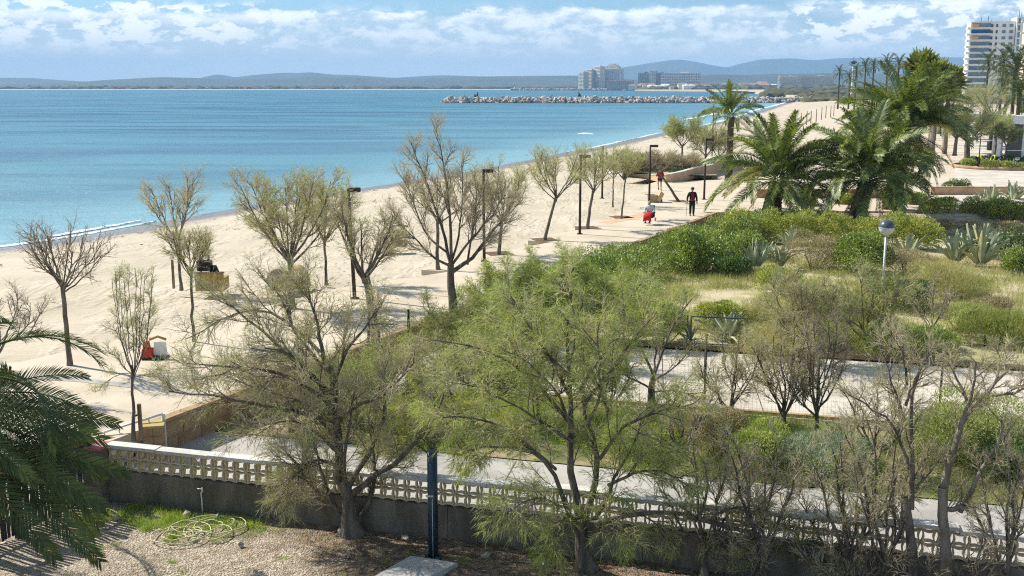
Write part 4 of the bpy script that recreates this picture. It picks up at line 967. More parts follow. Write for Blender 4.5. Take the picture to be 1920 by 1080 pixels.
hedge('hedge', 'bright green hedge farther back on the right', [onpx(x, y, 2.3) for x, y in ((1735, 402), (1800, 402), (1870, 405), (1960, 408))], 2.2, .95, 20000, 'leaf_lime', .10, 5)
hedge('ground_cover', 'low dark planting strip behind the trimmed hedge', [onpx(x, y, 2.2) for x, y in ((1700, 430), (1800, 430), (1940, 436))], 1.4, .5, 9000, 'leaf_brown', .10, 6, cat='planting')
SH_ = [
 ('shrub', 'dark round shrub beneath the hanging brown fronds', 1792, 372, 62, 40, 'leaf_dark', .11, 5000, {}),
 ('shrub', 'rounded green bush between the back hedge and the yuccas', 1878, 412, 84, 52, 'leaf_green', .11, 7000, {}),
 ('shrub', 'dry brownish bush with fine twigs in front of the yellow hedge', 1525, 512, 120, 78, 'leaf_brown', .075, 11000, dict(wid=.3)),
 ('shrub', 'large glossy green bush left of the globe lamp', 1612, 520, 130, 90, 'leaf_hedge', .10, 12000, {}),
 ('shrub', 'flat-topped shrub with golden green top over dark stems', 1458, 556, 108, 58, 'leaf_lime', .085, 7000, dict(flat=True)),
 ('shrub', 'flat-topped olive green shrub behind the small green railing', 1356, 612, 108, 56, 'leaf_lime', .08, 7000, dict(flat=True)),
 ('shrub', 'flat dark green shrub over a tangle of dead stems right of the globe lamp', 1690, 582, 124, 62, 'leaf_dark', .08, 9000, dict(flat=True)),
 ('shrub', 'rounded grey-green bush at the right edge below the trimmed hedge', 1912, 524, 76, 62, 'leaf_hedge', .09, 6000, {}),
 ('shrub', 'wide heap of green leaves at the bend of the wall hedge', 1308, 510, 150, 96, 'leaf_hedge', .12, 12000, {}),
 ('shrub', 'green shrub beneath the left big palm', 1500, 398, 74, 46, 'leaf_hedge', .12, 5000, {}),
 ('shrub', 'small green shrub between the trunks of the two right palms', 1590, 396, 52, 36, 'leaf_lime', .12, 3500, {}),
 ('shrub', 'green shrub right of the palm with yellowing fronds', 1716, 396, 60, 42, 'leaf_hedge', .12, 4500, {}),
 ('shrub', 'small dark shrub near the back kerb below the apartment path', 1760, 400, 60, 34, 'leaf_dark', .11, 3500, {}),
 ('shrub', 'feathery yellow-green bush on the mound before the great agave', 1770, 560, 150, 70, 'grass_dry', .13, 16000, dict(wid=.10, up=.9)),
 ('shrub', 'feathery green bush near the far right end of the road', 1875, 640, 190, 74, 'grass', .13, 18000, dict(wid=.12, up=.9)),
 ('shrub', 'soft dry bush left of the globe lamp foot', 1560, 640, 160, 70, 'leaf_olive', .10, 14000, dict(wid=.18, up=.8)),
 ('shrub', 'brown-green thicket at the road edge below the flat dark shrub', 1660, 655, 180, 66, 'leaf_olive', .10, 15000, dict(wid=.18, up=.8)),
 ('shrub', 'pale feathery thicket below the golden flat-topped shrub', 1440, 655, 150, 58, 'grass_dry', .11, 12000, dict(wid=.12, up=.9)),
 ('shrub', 'light green feathery bush just left of the small green railing', 1240, 640, 110, 100, 'leaf_green', .10, 12000, dict(wid=.2, up=.8)),
 ('shrub', 'bright feathery bush along the foot of the wall hedge', 1150, 600, 170, 100, 'leaf_green', .10, 16000, dict(wid=.2, up=.8)),
 ('shrub', 'leafy green bush between the two row agaves and the wall hedge', 1395, 488, 110, 60, 'leaf_hedge', .11, 6000, {}),
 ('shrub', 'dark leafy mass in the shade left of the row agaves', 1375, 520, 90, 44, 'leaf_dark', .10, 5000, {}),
 ('shrub', 'long brownish scrub below the great agave', 1700, 520, 130, 50, 'leaf_brown', .08, 7000, dict(wid=.3)),
 ('shrub', 'small brown bush in a hollow of the bare sand on the right', 1862, 588, 80, 34, 'leaf_brown', .08, 3500, dict(wid=.3)),
 ('shrub', 'olive scrub between the feathery bushes on the right mound', 1800, 620, 130, 60, 'leaf_olive', .09, 8000, dict(wid=.2, up=.8)),
 ('shrub', 'green clump at the foot of the globe lamp pole', 1625, 600, 90, 44, 'leaf_hedge', .09, 5000, {}),
 ('shrub', 'pale feathery clump on the sand between the flat-topped shrubs', 1415, 600, 90, 40, 'grass_dry', .11, 6000, dict(wid=.12, up=.9)),
 ('shrub', 'dense olive bush left of the broken agave by the road', 1490, 622, 110, 52, 'leaf_olive', .09, 7000, dict(wid=.2, up=.8)),
 ('shrub', 'dark bush under the twigs at the road edge right of the lamp', 1735, 650, 120, 54, 'leaf_hedge', .09, 7000, dict(wid=.3)),
]
for i, (nm, lab, px, py, wpx, hpx_, mat, lf, n, kw) in enumerate(SH_):
    loc = gz(px, py); D = loc[1]; k = D / FPX
    shrub(nm, lab, loc, wpx * k, wpx * k * .8, hpx_ * k * .93, n, mat, lf, 100 + i, **kw)
V_ = [
 ('reddish-brown twiggy bush in the verge with a green top', 1345, 850, 150, 120, 'leaf_brown', .07, 10000),
 ('olive green bush with fine leaves between the verge trees', 1425, 880, 150, 110, 'leaf_green', .065, 12000),
 ('silvery grey-green low bush spreading over the verge', 1545, 880, 250, 90, 'leaf_silver', .06, 16000),
 ('big dark brown-green bush at the road side on the right', 1800, 870, 270, 150, 'leaf_olive', .07, 26000),
 ('dark thicket behind the curved pale trunks', 1890, 895, 160, 120, 'leaf_dark', .06, 9000),
 ('green leafy bush in the verge below the big green tamarisk', 1190, 850, 150, 80, 'leaf_green', .06, 9000),
 ('lime green clump in the verge left of the steel post', 760, 820, 120, 70, 'leaf_green', .07, 6000),
 ('dark green low bush between promenade wall and path', 640, 800, 120, 60, 'leaf_dark', .07, 5000),
]
for i, (lab, px, py, wpx, h_, mat, lf, n) in enumerate(V_):
    p = at(px, py, 1.85); k = p[1] / FPX; shrub('shrub', lab, (p[0], p[1], 1.8), wpx * k, min(wpx * k * .8, 2.6), h_ * k * .9, n, mat, lf, 200 + i, wid=.35, up=.6)
# agaves: every leaf its own piece
def agave_leaf(seed, W_=.17, curl=.5, edge='agave'):
    rng = np.random.default_rng(seed); m = MB(); K = 8; s_ = np.linspace(0, 1, K); a = -curl * s_ ** 2 + rng.normal(0, .05)
    x = np.cumsum(np.cos(a)) / K; z = np.cumsum(np.sin(a)) / K; w_ = W_ * np.array([.55, .8, 1, 1, .9, .7, .42, .03]) / 2
    V = []
    for i in range(K): V += [(x[i], -w_[i], z[i] + .035), (x[i], 0, z[i] - .012), (x[i], w_[i], z[i] + .035), (x[i], 0, z[i] - .055 * (1 - s_[i] * .8))]
    F = []
    for i in range(K - 1):
        for j in range(4): F.append([4 * i + j, 4 * i + (j + 1) % 4, 4 * i + 4 + (j + 1) % 4, 4 * i + 4 + j])
    m.add(V, F, False); me = m.mesh('leaf'); me.materials.append(MATS[edge]); return me
AL = [agave_leaf(i, curl=c) for i, c in enumerate((.1, .5, 1.0, -.2))]; ALE = [agave_leaf(10 + i, .13, c, 'agave_edge') for i, c in enumerate((.3, .9))]
def agave(label, px, py, size_px, n, seed, tall=1.0, edge=.15, group=None, z=2.0, loc=None):
    rng = np.random.default_rng(seed); p = loc or gz(px, py, z); L = .88 * size_px * p[1] / FPX; t = thing('agave', label, 'agave', p, 0, group)
    for i in range(n):
        u = i / n; el_ = 1.45 - u * 1.15 / tall + rng.normal(0, .08); me = ALE[rng.integers(2)] if rng.random() < edge else AL[min(3, int(rng.integers(4)))]
        o = link('leaf', me, t); s_ = L * rng.uniform(.75, 1.1); o.scale = (s_, s_ * .9, s_); o.rotation_euler = (rng.normal(0, .2), -el_, i * 2.4 + rng.normal(0, .2)); o.location = (rng.normal(0, .05), rng.normal(0, .05), .05)
    return t
agave('great striped agave with tall grey blades before the dark hedge', 1838, 504, 88, 34, 1, 1.6, .3)
agave('second half of the great agave, leaning left beside it', 1790, 500, 74, 22, 2, 1.4, .25)
agave('upright agave between the yellow hedge and the globe lamp', 1700, 494, 62, 20, 3, 1.7, .25)
agave('row agave with slender blades under the wall hedge, left one', 1418, 512, 64, 22, 4, 1.7, .1)
agave('row agave with slender blades under the wall hedge, right one', 1462, 510, 56, 20, 5, 1.7, .1)
agave('pale sprawling agave against the golden flat-topped shrub', 1478, 566, 66, 20, 6, 1.0, .2)
agave('open agave with broken leaves below the dry brown bush', 1510, 580, 56, 16, 7, .9, .35)
agave('big grey agave behind the small green railing', 1362, 634, 76, 24, 8, 1.0, .05)
agave('small agave at the left end of the railing', 1292, 640, 44, 16, 16, 1.0, .1)
agave('agave tucked under the big green tamarisk crown', 1208, 620, 50, 16, 9, 1.1, .1)
agave('yucca clump in the right-hand bed, nearest the brown kerb', 1858, 394, 52, 20, 10, 1.9, .2)
agave('yucca clump at the far right above the back hedge', 1900, 386, 54, 22, 11, 1.9, .3)
agave('pale young yucca by the brown kerb wall', 1836, 392, 40, 16, 12, 1.6, .4)
agave('spiky agave at the road edge under the bare twigs', 1545, 652, 52, 18, 13, 1.2, .1)
agave('dark spiky plant against the hedge shadow', 1480, 470, 50, 24, 14, 1.3, .0)
# grass
def grass(name, label, P, L, Wd, mat, seed, lean=.5, cat='grass'):
    rng = np.random.default_rng(seed); n = len(P); m = MB(); D = nrm(rng.normal(0, lean, (n, 3)) + [0, 0, 1]); m.leaves(P, D, rng.normal(size=(n, 3)), L * rng.uniform(.4, 1.3, n), Wd, .35, tri=True)
    o = m.build(name, mat, None, True); return tag(o, label, cat)
def clump_pts(rng, n, reg, K, rad_, zf):
    c = np.array([reg(rng) for _ in range(K)]); i = rng.integers(0, K, n); q = c[i] + rng.normal(0, rad_, (n, 2)) * rng.uniform(.3, 1, (K, 1))[i]; return np.c_[q, [zf(a, b) for a, b in q]]
rng = np.random.default_rng(77)
def rverge(r_):
    x = r_.uniform(-4, 18); return (x, r_.uniform(wl(x, 4.7), roadn(x) - .3))
def okverge(P): k = (P[:, 1] > [wl(x, 4.5) for x in P[:, 0]]) & (P[:, 1] < [roadn(x) - .1 for x in P[:, 0]]) & (P[:, 0] > wallx(P[:, 1]) + .2); return P[k]
grass('grass', 'lush green grass and weeds growing in the verge between road and path', okverge(clump_pts(rng, 52000, rverge, 130, .55, lambda a, b: 1.8)), .26, .012, 'grass_lush', 1)
grass('grass', 'yellowish dry grass tufts mixed through the verge', okverge(clump_pts(rng, 16000, rverge, 70, .4, lambda a, b: 1.8)), .30, .012, 'grass_dry', 2)
def rplant(r_):
    x = r_.uniform(3, 30); return (x, r_.uniform(roadf(x) + .4, 53))
def okpl(P): k = (P[:, 1] > [roadf(x) + .15 for x in P[:, 0]]) & (P[:, 0] > wallx(P[:, 1]) + .5) & (P[:, 1] < 60); return P[k]
grass('grass', 'soft dry dune grass over the planted mound', okpl(clump_pts(rng, 60000, rplant, 170, .9, lambda a, b: float(mound(a, b)))), .36, .017, 'grass_dry', 3, .55)
grass('grass', 'fresh green grass patches over the planted mound', okpl(clump_pts(rng, 46000, rplant, 110, .8, lambda a, b: float(mound(a, b)))), .30, .017, 'grass', 4, .55)
def rgard(r_):
    p = [at(250, 962, 1.8), at(330, 966, 1.8), at(410, 976, 1.8), at(350, 1000, 1.8), at(300, 984, 1.8), at(450, 984, 1.8)][r_.integers(6)]; return (p[0] + r_.normal(0, .35), p[1] + r_.normal(0, .25))
P = clump_pts(rng, 9000, rgard, 60, .16, lambda a, b: 1.79); P = P[P[:, 1] < [wl(x, -.12) for x in P[:, 0]]]
P = P + 0
grass('grass', 'bright green weeds around the hose at the foot of the garden wall', P, .13, .010, 'grass_lush', 5, .9)
def rgard2(r_): return (r_.uniform(-8.5, 3), r_.uniform(14.5, 19.8))
P = clump_pts(rng, 3800, rgard2, 60, .09, lambda a, b: 1.80)
grass('grass', 'sparse little weed tufts scattered over the gravel garden', P, .09, .008, 'grass_lush', 6, .9)
P = np.c_[rng.uniform(-9, 9, 5000), rng.uniform(14, 21.5, 5000), np.full(5000, 1.83)]; P = P[(P[:, 1] < [wl(x, -.1) for x in P[:, 0]]) & (P[:, 0] > -5.5)]
m = MB(); n = len(P); m.leaves(P, nrm(rng.normal(0, 1, (n, 3)) * [1, 1, .12]), rng.normal(0, .3, (n, 3)) + [0, 0, 1], .09 * rng.uniform(.4, 1.4, n), .018); tag(m.build('leaf_litter', 'leaf_brown', None, True), 'dry brown leaf litter and twigs under the garden tamarisks', 'leaf litter')
tag_ = grass
# ------------------------------------------------------------ tamarisks of the promenade
def up_limbs(H, h0, n, spread, rng, r=.05, base=(0, 0), lean=(0, 0), trunk_r=.09, zmax=1.0):
    """trunk to h0 then n limbs fanning out; returns limb list"""
    f = np.array([lean[0], lean[1], h0]); T = [((0, 0, -.1), tuple(f * [.45, .45, .5]), tuple(f))]
    out = [(T[0], trunk_r, trunk_r * .8)]
    for i in range(n):
        a = i * 6.283 / n + rng.uniform(-.4, .4); s_ = spread * rng.uniform(.55, 1.0); hh = (H - h0) * rng.uniform(.78, 1.08) * (1 - .35 * (s_ / spread))
        d = np.array([math.cos(a) * s_, math.sin(a) * s_, 0]); p0 = f - [0, 0, rng.uniform(0, .12) * h0]
        out.append(((tuple(p0), tuple(p0 + d * .42 + [0, 0, hh * .30]), tuple(p0 + d * .78 + [0, 0, hh * .65]), tuple(p0 + d + [0, 0, hh])), r * rng.uniform(.7, 1.1), .012))
    return out
LV_BARE = [dict(n=7, t0=.25, t1=.98, a0=.35, a1=.8, L=1.25, K=6, wob=.09, grav=.06, rr=.014, fall=.45, skip0=1, sides=4),
           dict(n=7, t0=.15, t1=1, a0=.3, a1=.85, L=.62, K=4, wob=.12, grav=.05, rr=.0085, fall=.4, sides=3),
           dict(n=5, t0=.15, t1=1, a0=.3, a1=.9, L=.30, K=2, wob=.12, grav=.03, rr=.0060, fall=.3, sides=3)]
def lv(scale=1.0, n=(7, 7, 5), rr=1.0, grav=1.0, **kw):
    o = [dict(l) for l in LV_BARE]
    for l, k, dk in zip(o, n, (1, 2, 1)): l['L'] *= scale; l['n'] = k + dk; l['rr'] *= rr; l['grav'] *= grav; l.update(kw)
    return o
LF_O = dict(per=1, L=.12, W=.010, spread=.4, clump=9); 
def prom_tree(label, px, py, pytop, wpx, h0=.36, n=7, seed=0, lean=(0, 0), tr=.085, levels=None, leaf=LF_O, leafm='leaf_olive', z=2.5, twig='twig', rlimb=.036):
    b = at(px, py, z); D = b[1]; H = (atY(px, pytop, D)[2] - z) * 1.10; Wd = wpx / FPX * D * 1.08; rng = np.random.default_rng(seed)
    s_ = max(.75, H / 5.2)
    limbs = up_limbs(H * .92, H * h0, n, Wd * .46, rng, rlimb, lean=(lean[0] * Wd, lean[1]), trunk_r=tr)
    if leaf: leaf = dict(leaf); leaf.setdefault('clump', 9)
    lvls = levels or lv(.78 * s_)
    return tamarisk('tamarisk', label, (b[0], b[1], z), limbs, seed, lvls, leaf, leafm=leafm, twig=twig)
prom_tree('bare round-headed tamarisk on a straight stem, alone at the left on the beach', 131, 690, 396, 158, .50, 12, 1, tr=.075, levels=lv(.80, (5, 3, 2)), leaf=None, twig='twig_dark', rlimb=.030, z=2.42)
prom_tree('tall bare tamarisk at the water side left of the ochre play panel', 340, 540, 306, 120, .36, 6, 2, tr=.06, levels=lv(.85, (7, 6, 4)), leaf=dict(per=1, L=.13, W=.014))
prom_tree('small round tamarisk standing in front of the ochre play panel', 363, 640, 410, 110, .55, 9, 3, tr=.05, levels=lv(.55, (6, 6, 5)), leaf=dict(per=1, L=.11, W=.012), rlimb=.026)
prom_tree('large dense olive tamarisk, broadest crown against the sea', 547, 578, 300, 205, .30, 11, 4, tr=.13, levels=lv(.95, (9, 8, 5)), leaf=dict(per=2, L=.13, W=.015), rlimb=.055)
prom_tree('pale narrow tamarisk just right of the broad olive one', 612, 530, 306, 125, .32, 8, 5, tr=.06, levels=lv(.8, (8, 8, 5)), leaf=dict(per=1, L=.13, W=.012), twig='twig_green')
prom_tree('dark trunked tamarisk with forked limbs beside the second lamp post', 706, 645, 345, 165, .40, 8, 6, (-.12, 0), tr=.15, levels=lv(.72, (6, 6, 5)), leaf=dict(per=1, L=.12, W=.014), rlimb=.065)
# the big wide tamarisk in the middle, limbs drawn out
b = at(852, 612, 2.5); D7 = b[1]; k7 = D7 / FPX
def rel(pts, b, k, ys=None, px0=852, py0=612): return tuple(((x - px0) * k, (ys[i] if ys else 0), (py0 - y) * k) for i, (x, y) in enumerate(pts))
L7 = [(rel([(852, 616), (850, 560), (848, 490)], b, k7), .17, .11),
      (rel([(849, 500), (838, 460), (815, 380), (790, 310), (768, 262)], b, k7, [0, .1, .3, .5, .6]), .062, .012),
      (rel([(849, 500), (850, 430), (842, 350), (835, 290), (818, 248)], b, k7, [0, -.1, -.3, -.3, -.2]), .062, .012),
      (rel([(850, 505), (880, 495), (905, 450), (940, 415), (975, 380)], b, k7, [0, .1, .2, .6, .9]), .08, .012),
      (rel([(878, 492), (890, 440), (900, 380), (905, 330)], b, k7, [.1, -.2, -.5, -.8]), .042, .010),
      (rel([(847, 495), (815, 478), (785, 440), (755, 400)], b, k7, [0, -.3, -.8, -1.1]), .05, .010),
      (rel([(842, 470), (800, 440), (770, 370), (745, 330)], b, k7, [0, .4, .9, 1.2]), .042, .010),
      (rel([(850, 480), (868, 420), (872, 350), (868, 300)], b, k7, [0, .5, .8, .9]), .042, .010),
      (rel([(850, 490), (880, 440), (925, 395), (950, 350)], b, k7, [0, -.6, -.9, -1.2]), .05, .012)]
tamarisk('tamarisk', 'largest tamarisk on the promenade with a thick dark trunk and wide open crown', (b[0], b[1], 2.5), L7, 17, lv(1.0, (12, 9, 6)), None, twig='twig')
prom_tree('slim tamarisk behind the largest one, on its seaward side', 822, 505, 300, 130, .42, 7, 8, tr=.085, levels=lv(.75, (6, 6, 4)), leaf=dict(per=1, L=.14, W=.016))
prom_tree('olive tamarisk behind the lamp post right of the largest tree', 935, 477, 292, 130, .33, 9, 9, (.05, 0), tr=.09, levels=lv(.85, (8, 7, 5)), leaf=dict(per=1, L=.15, W=.014), twig='twig_green')
prom_tree('leaning young tamarisk with a round pale crown, first on the open paving', 1021, 450, 262, 130, .40, 9, 10, (.16, 0), tr=.085, levels=lv(.85, (7, 7, 5)), leaf=dict(per=1, L=.15, W=.015), twig='twig_green')
prom_tree('leaning tamarisk behind the third lamp post from the left', 1101, 429, 262, 110, .42, 8, 11, (.10, 0), tr=.09, levels=lv(.85, (7, 7, 4)), leaf=dict(per=1, L=.16, W=.017), twig='twig_green')
prom_tree('thin young tamarisk just left of the twin saplings', 1149, 386, 268, 70, .45, 7, 12, tr=.05, levels=lv(.7, (7, 6, 4)), leaf=dict(per=1, L=.16, W=.017), twig='twig_green')
prom_tree('round-crowned sapling right of the headless dark post', 1164, 410, 275, 80, .55, 8, 13, (.05, 0), tr=.055, levels=lv(.6, (8, 7, 4)), leaf=dict(per=1, L=.16, W=.017), twig='twig_green')
prom_tree('bare black leaning tree beside the man with the stick', 1274, 378, 292, 70, .62, 4, 14, (-.55, 0), tr=.09, levels=lv(.5, (4, 4, 3)), leaf=None, twig='twig_dark')
prom_tree('pale green tamarisk against the sea, left end of the planter', 1278, 322, 216, 66, .42, 9, 15, tr=.10, levels=lv(1.2, (7, 7, 4), rr=1.6), leaf=dict(per=3, L=.22, W=.03), twig='twig_green')
prom_tree('pale tamarisk in the planter beside the fourth lamp post', 1322, 324, 226, 70, .30, 8, 16, tr=.08, levels=lv(1.2, (7, 7, 4), rr=1.6), leaf=dict(per=2, L=.22, W=.03), twig='twig')
prom_tree('twiggy tamarisk between the slender palm and the planter end', 1345, 320, 232, 60, .25, 8, 18, tr=.08, levels=lv(1.1, (7, 7, 4), rr=1.6), leaf=dict(per=2, L=.22, W=.03), twig='twig')
for i, (px, w_, top, lab) in enumerate(((1205, 70, 290, 'low brown tamarisk bush at the sandy end of the planter'), (1240, 60, 288, 'low brown bush inside the planter behind the jogger'), (1282, 60, 290, 'brown scrubby bush in the middle of the planter'), (1175, 50, 283, 'olive bush before the planter, next to the round-crowned sapling'))):
    prom_tree(lab, px, 333, top, w_, .06, 12, 40 + i, tr=.04, levels=lv(1.0, (7, 6, 4), rr=1.5), leaf=dict(per=2, L=.2, W=.026), leafm='leaf_brown' if i < 3 else 'leaf_olive', rlimb=.03)
# right-hand background trees
def bg_tree(label, px, py, pytop, wpx, seed, h0=.35, n=10, tr=.22, z=2.5, **kw):
    return prom_tree(label, px, py, pytop, wpx, h0, n, seed, tr=tr, z=z, levels=lv(kw.get('s', 1.3), kw.get('nn', (8, 8, 4)), rr=1.8), leaf=dict(per=max(1, kw.get('per', 5) // 2), L=.26, W=.030), leafm=kw.get('m', 'leaf_olive'), twig='twig_green', rlimb=.07)
bg_tree('thick pale trunked tamarisk with broad green crown behind the round bed', 1812, 306, 196, 130, 51, n=12, tr=.33, per=6)
bg_tree('grey-green tamarisk behind the first, reaching up towards the apartments', 1858, 262, 138, 140, 52, n=12, tr=.25, s=1.6)
bg_tree('low brownish tamarisk under the apartment tower', 1810, 240, 150, 80, 53, n=9, s=1.5, m='leaf_olive')
bg_tree('slim dark young tree in front of the white pavilion', 1884, 312, 232, 40, 54, h0=.45, n=7, tr=.10, s=.9, m='leaf_dark', per=4)
bg_tree('dark stemmed tree left of the pavilion door', 1862, 300, 215, 60, 55, h0=.5, n=7, tr=.14, s=1.1, m='leaf_green', per=4)
bg_tree('green tamarisk between the fan palm avenue and the path', 1790, 292, 205, 70, 56, n=9, s=1.2, m='leaf_green')

# ------------------------------------------------------------ tamarisks of the garden and verge (limbs follow the photograph, given real depth)
def fg_tree(label, base_px, z, limbs_px, seed, levels, leaf=None, leafm='leaf_green', twig='twig', bark='bark', D=None, name='tamarisk'):
    b = at(base_px[0], base_px[1], z); D = D or b[1]; rng = np.random.default_rng(seed); L = []
    for pts, ra, rb, dy in limbs_px:
        q = []; n = len(pts)
        for i, p in enumerate(pts):
            dd = dy * (i / max(1, n - 1)) + (p[2] if len(p) > 2 else 0); w_ = atY(p[0], p[1], D + dd); q.append(tuple(w_ - np.array([b[0], D, z])))
        L.append((q, ra * (1 if len(L) == 0 else .8), rb * (1 if len(L) else .74)))
    return tamarisk(name, label, (b[0], D, z), L, seed, levels, leaf, leafm=leafm, twig=twig, bark=bark)
# the dark multi-stemmed tamarisk by the wall
F1 = [([(660, 1004), (655, 950), (640, 900)], .20, .13, 0), ([(640, 905), (632, 830), (628, 760), (610, 680)], .12, .06, .3),
      ([(630, 790), (560, 770), (480, 765), (400, 745), (330, 742)], .065, .012, -.9), ([(625, 740), (560, 690), (500, 620), (450, 575), (420, 560)], .06, .012, .5),
      ([(612, 690), (600, 630), (585, 570), (575, 535)], .06, .012, .2), ([(650, 920), (690, 850), (720, 760), (715, 690), (700, 640)], .08, .014, 1.2),
      ([(655, 930), (700, 890), (760, 850), (800, 810), (835, 740)], .09, .02, -.3), ([(628, 770), (570, 720), (520, 700), (440, 690), (350, 680)], .055, .012, -1.6),
      ([(635, 850), (580, 800), (530, 790), (480, 800)], .05, .010, -1.5), ([(640, 880), (600, 860), (560, 880), (545, 915)], .05, .012, -.6),
      ([(625, 720), (650, 650), (690, 600), (720, 560)], .05, .012, .8), ([(620, 700), (560, 640), (520, 560), (505, 520)], .05, .012, 1.4),
      ([(625, 760), (590, 700), (545, 650), (500, 640)], .05, .012, -.5), ([(628, 800), (670, 760), (740, 730), (780, 680)], .05, .012, -1.2),
      ([(600, 660), (540, 600), (490, 575), (400, 600), (340, 640)], .045, .010, 1.0), ([(632, 830), (600, 780), (560, 740), (500, 740), (420, 710)], .045, .010, .2),
      ([(655, 985), (625, 940), (600, 880), (590, 820)], .07, .012, .3), ([(668, 985), (695, 940), (705, 880), (690, 800)], .08, .012, .5), ([(650, 960), (600, 930), (570, 900), (550, 860)], .05, .010, -.5), ([(660, 975), (640, 900), (655, 820), (665, 740)], .07, .012, -.3)]
LVF = [dict(n=8, t0=.18, t1=1, a0=.3, a1=.95, L=.90, K=6, wob=.14, grav=.035, rr=.011, fall=.4, skip0=1, sides=4),
       dict(n=8, t0=.12, t1=1, a0=.3, a1=.9, L=.46, K=4, wob=.14, grav=.0, rr=.0055, fall=.35, sides=3),
       dict(n=6, t0=.1, t1=1, a0=.3, a1=.9, L=.20, K=2, wob=.14, grav=-.02, rr=.0042, fall=.3, sides=3)]
def lvf(n=(8, 8, 6), s_=1.0, grav=None, rr=1.0):
    o = [dict(l) for l in LVF]
    for i, (l, k) in enumerate(zip(o, n)):
        l['n'] = k + (2, 4, 2)[i]; l['L'] *= s_; l['rr'] *= rr
        if grav is not None: l['grav'] = grav[i]
    return o
fg_tree('dark many-stemmed tamarisk leaning over the breeze-block wall, reaching left', (660, 1004), 1.78, F1, 61, lvf((9, 8, 5), 1.12), dict(per=2, L=.11, W=.0075, spread=.45, droop=.2, clump=40), leafm='leaf_olive', twig='twig')
# the feathery green one
F2 = [([(1098, 1066), (1092, 1016), (1085, 970)], .17, .12, 0), ([(1086, 975), (1070, 900), (1080, 820), (1066, 740), (1062, 660), (1070, 600)], .10, .02, .5),
      ([(1090, 990), (1115, 920), (1128, 860), (1100, 800), (1085, 730), (1095, 650)], .09, .02, 1.0), ([(1080, 1000), (1050, 940), (1040, 870), (1000, 840), (940, 835), (870, 850)], .07, .012, -.6),
      ([(1092, 1000), (1130, 950), (1150, 880), (1180, 840), (1200, 780)], .06, .012, .3), ([(1066, 740), (1030, 660), (990, 600), (960, 550)], .045, .010, .9),
      ([(1064, 700), (1085, 620), (1078, 560), (1060, 515)], .04, .010, 1.3), ([(1075, 800), (1010, 720), (940, 670), (870, 640), (800, 640)], .05, .010, .3),
      ([(1078, 830), (1000, 780), (930, 740), (850, 715)], .04, .010, -.9), ([(1095, 760), (1150, 690), (1200, 620), (1250, 570)], .045, .010, 1.0),
      ([(1125, 860), (1170, 800), (1240, 760), (1300, 750)], .045, .010, -.5), ([(1088, 730), (1140, 650), (1165, 580), (1200, 530)], .04, .010, 1.8),
      ([(1140, 910), (1190, 880), (1240, 880), (1280, 900)], .04, .010, -.9), ([(1062, 700), (1000, 640), (950, 600), (900, 590)], .04, .010, 1.8),
      ([(1042, 880), (1000, 850), (940, 800), (880, 780), (820, 790)], .04, .010, -1.5), ([(1055, 950), (1020, 930), (980, 940), (950, 960)], .03, .008, -1.0),
      ([(1095, 1000), (1130, 980), (1165, 1000)], .03, .008, -.8), ([(1078, 820), (1050, 740), (1000, 680), (950, 660)], .035, .010, -.2), ([(1100, 800), (1130, 740), (1110, 660), (1120, 600)], .04, .010, -.4),
      ([(1088, 980), (1070, 960), (1050, 990), (1040, 1020)], .02, .006, -.5)]
fg_tree('feathery bright green tamarisk filling the middle, thin leaning trunks before the wall', (1100, 1068), 1.78, F2, 62, lvf((8, 7, 4), 1.0, (.03, -.06, -.14)), dict(per=3, L=.15, W=.0085, spread=.36, droop=.42, pool2=3, clump=60), leafm='leaf_green', twig='twig_green')
# hanging green sprays low on it and the lime sprays by the post
F2b = [([(815, 900), (812, 860), (810, 800)], .05, .03, 0), ([(812, 860), (790, 800), (760, 770), (720, 780)], .03, .010, .2), ([(811, 840), (830, 780), (870, 750), (900, 760)], .03, .01, .1),
       ([(811, 850), (800, 780), (790, 720)], .03, .01, .4), ([(812, 860), (780, 830), (740, 830), (705, 850)], .03, .01, -.1), ([(812, 840), (840, 800), (860, 830), (880, 870)], .025, .01, -.2)]
fg_tree('lime green tamarisk shoots just behind the dark steel post', (815, 905), 1.8, F2b, 63, lvf((7, 8, 5), .75, (.02, -.05, -.12)), dict(per=5, L=.10, W=.008, spread=.4, droop=.3, pool2=4), leafm='leaf_lime', twig='twig_green', D=21.6)
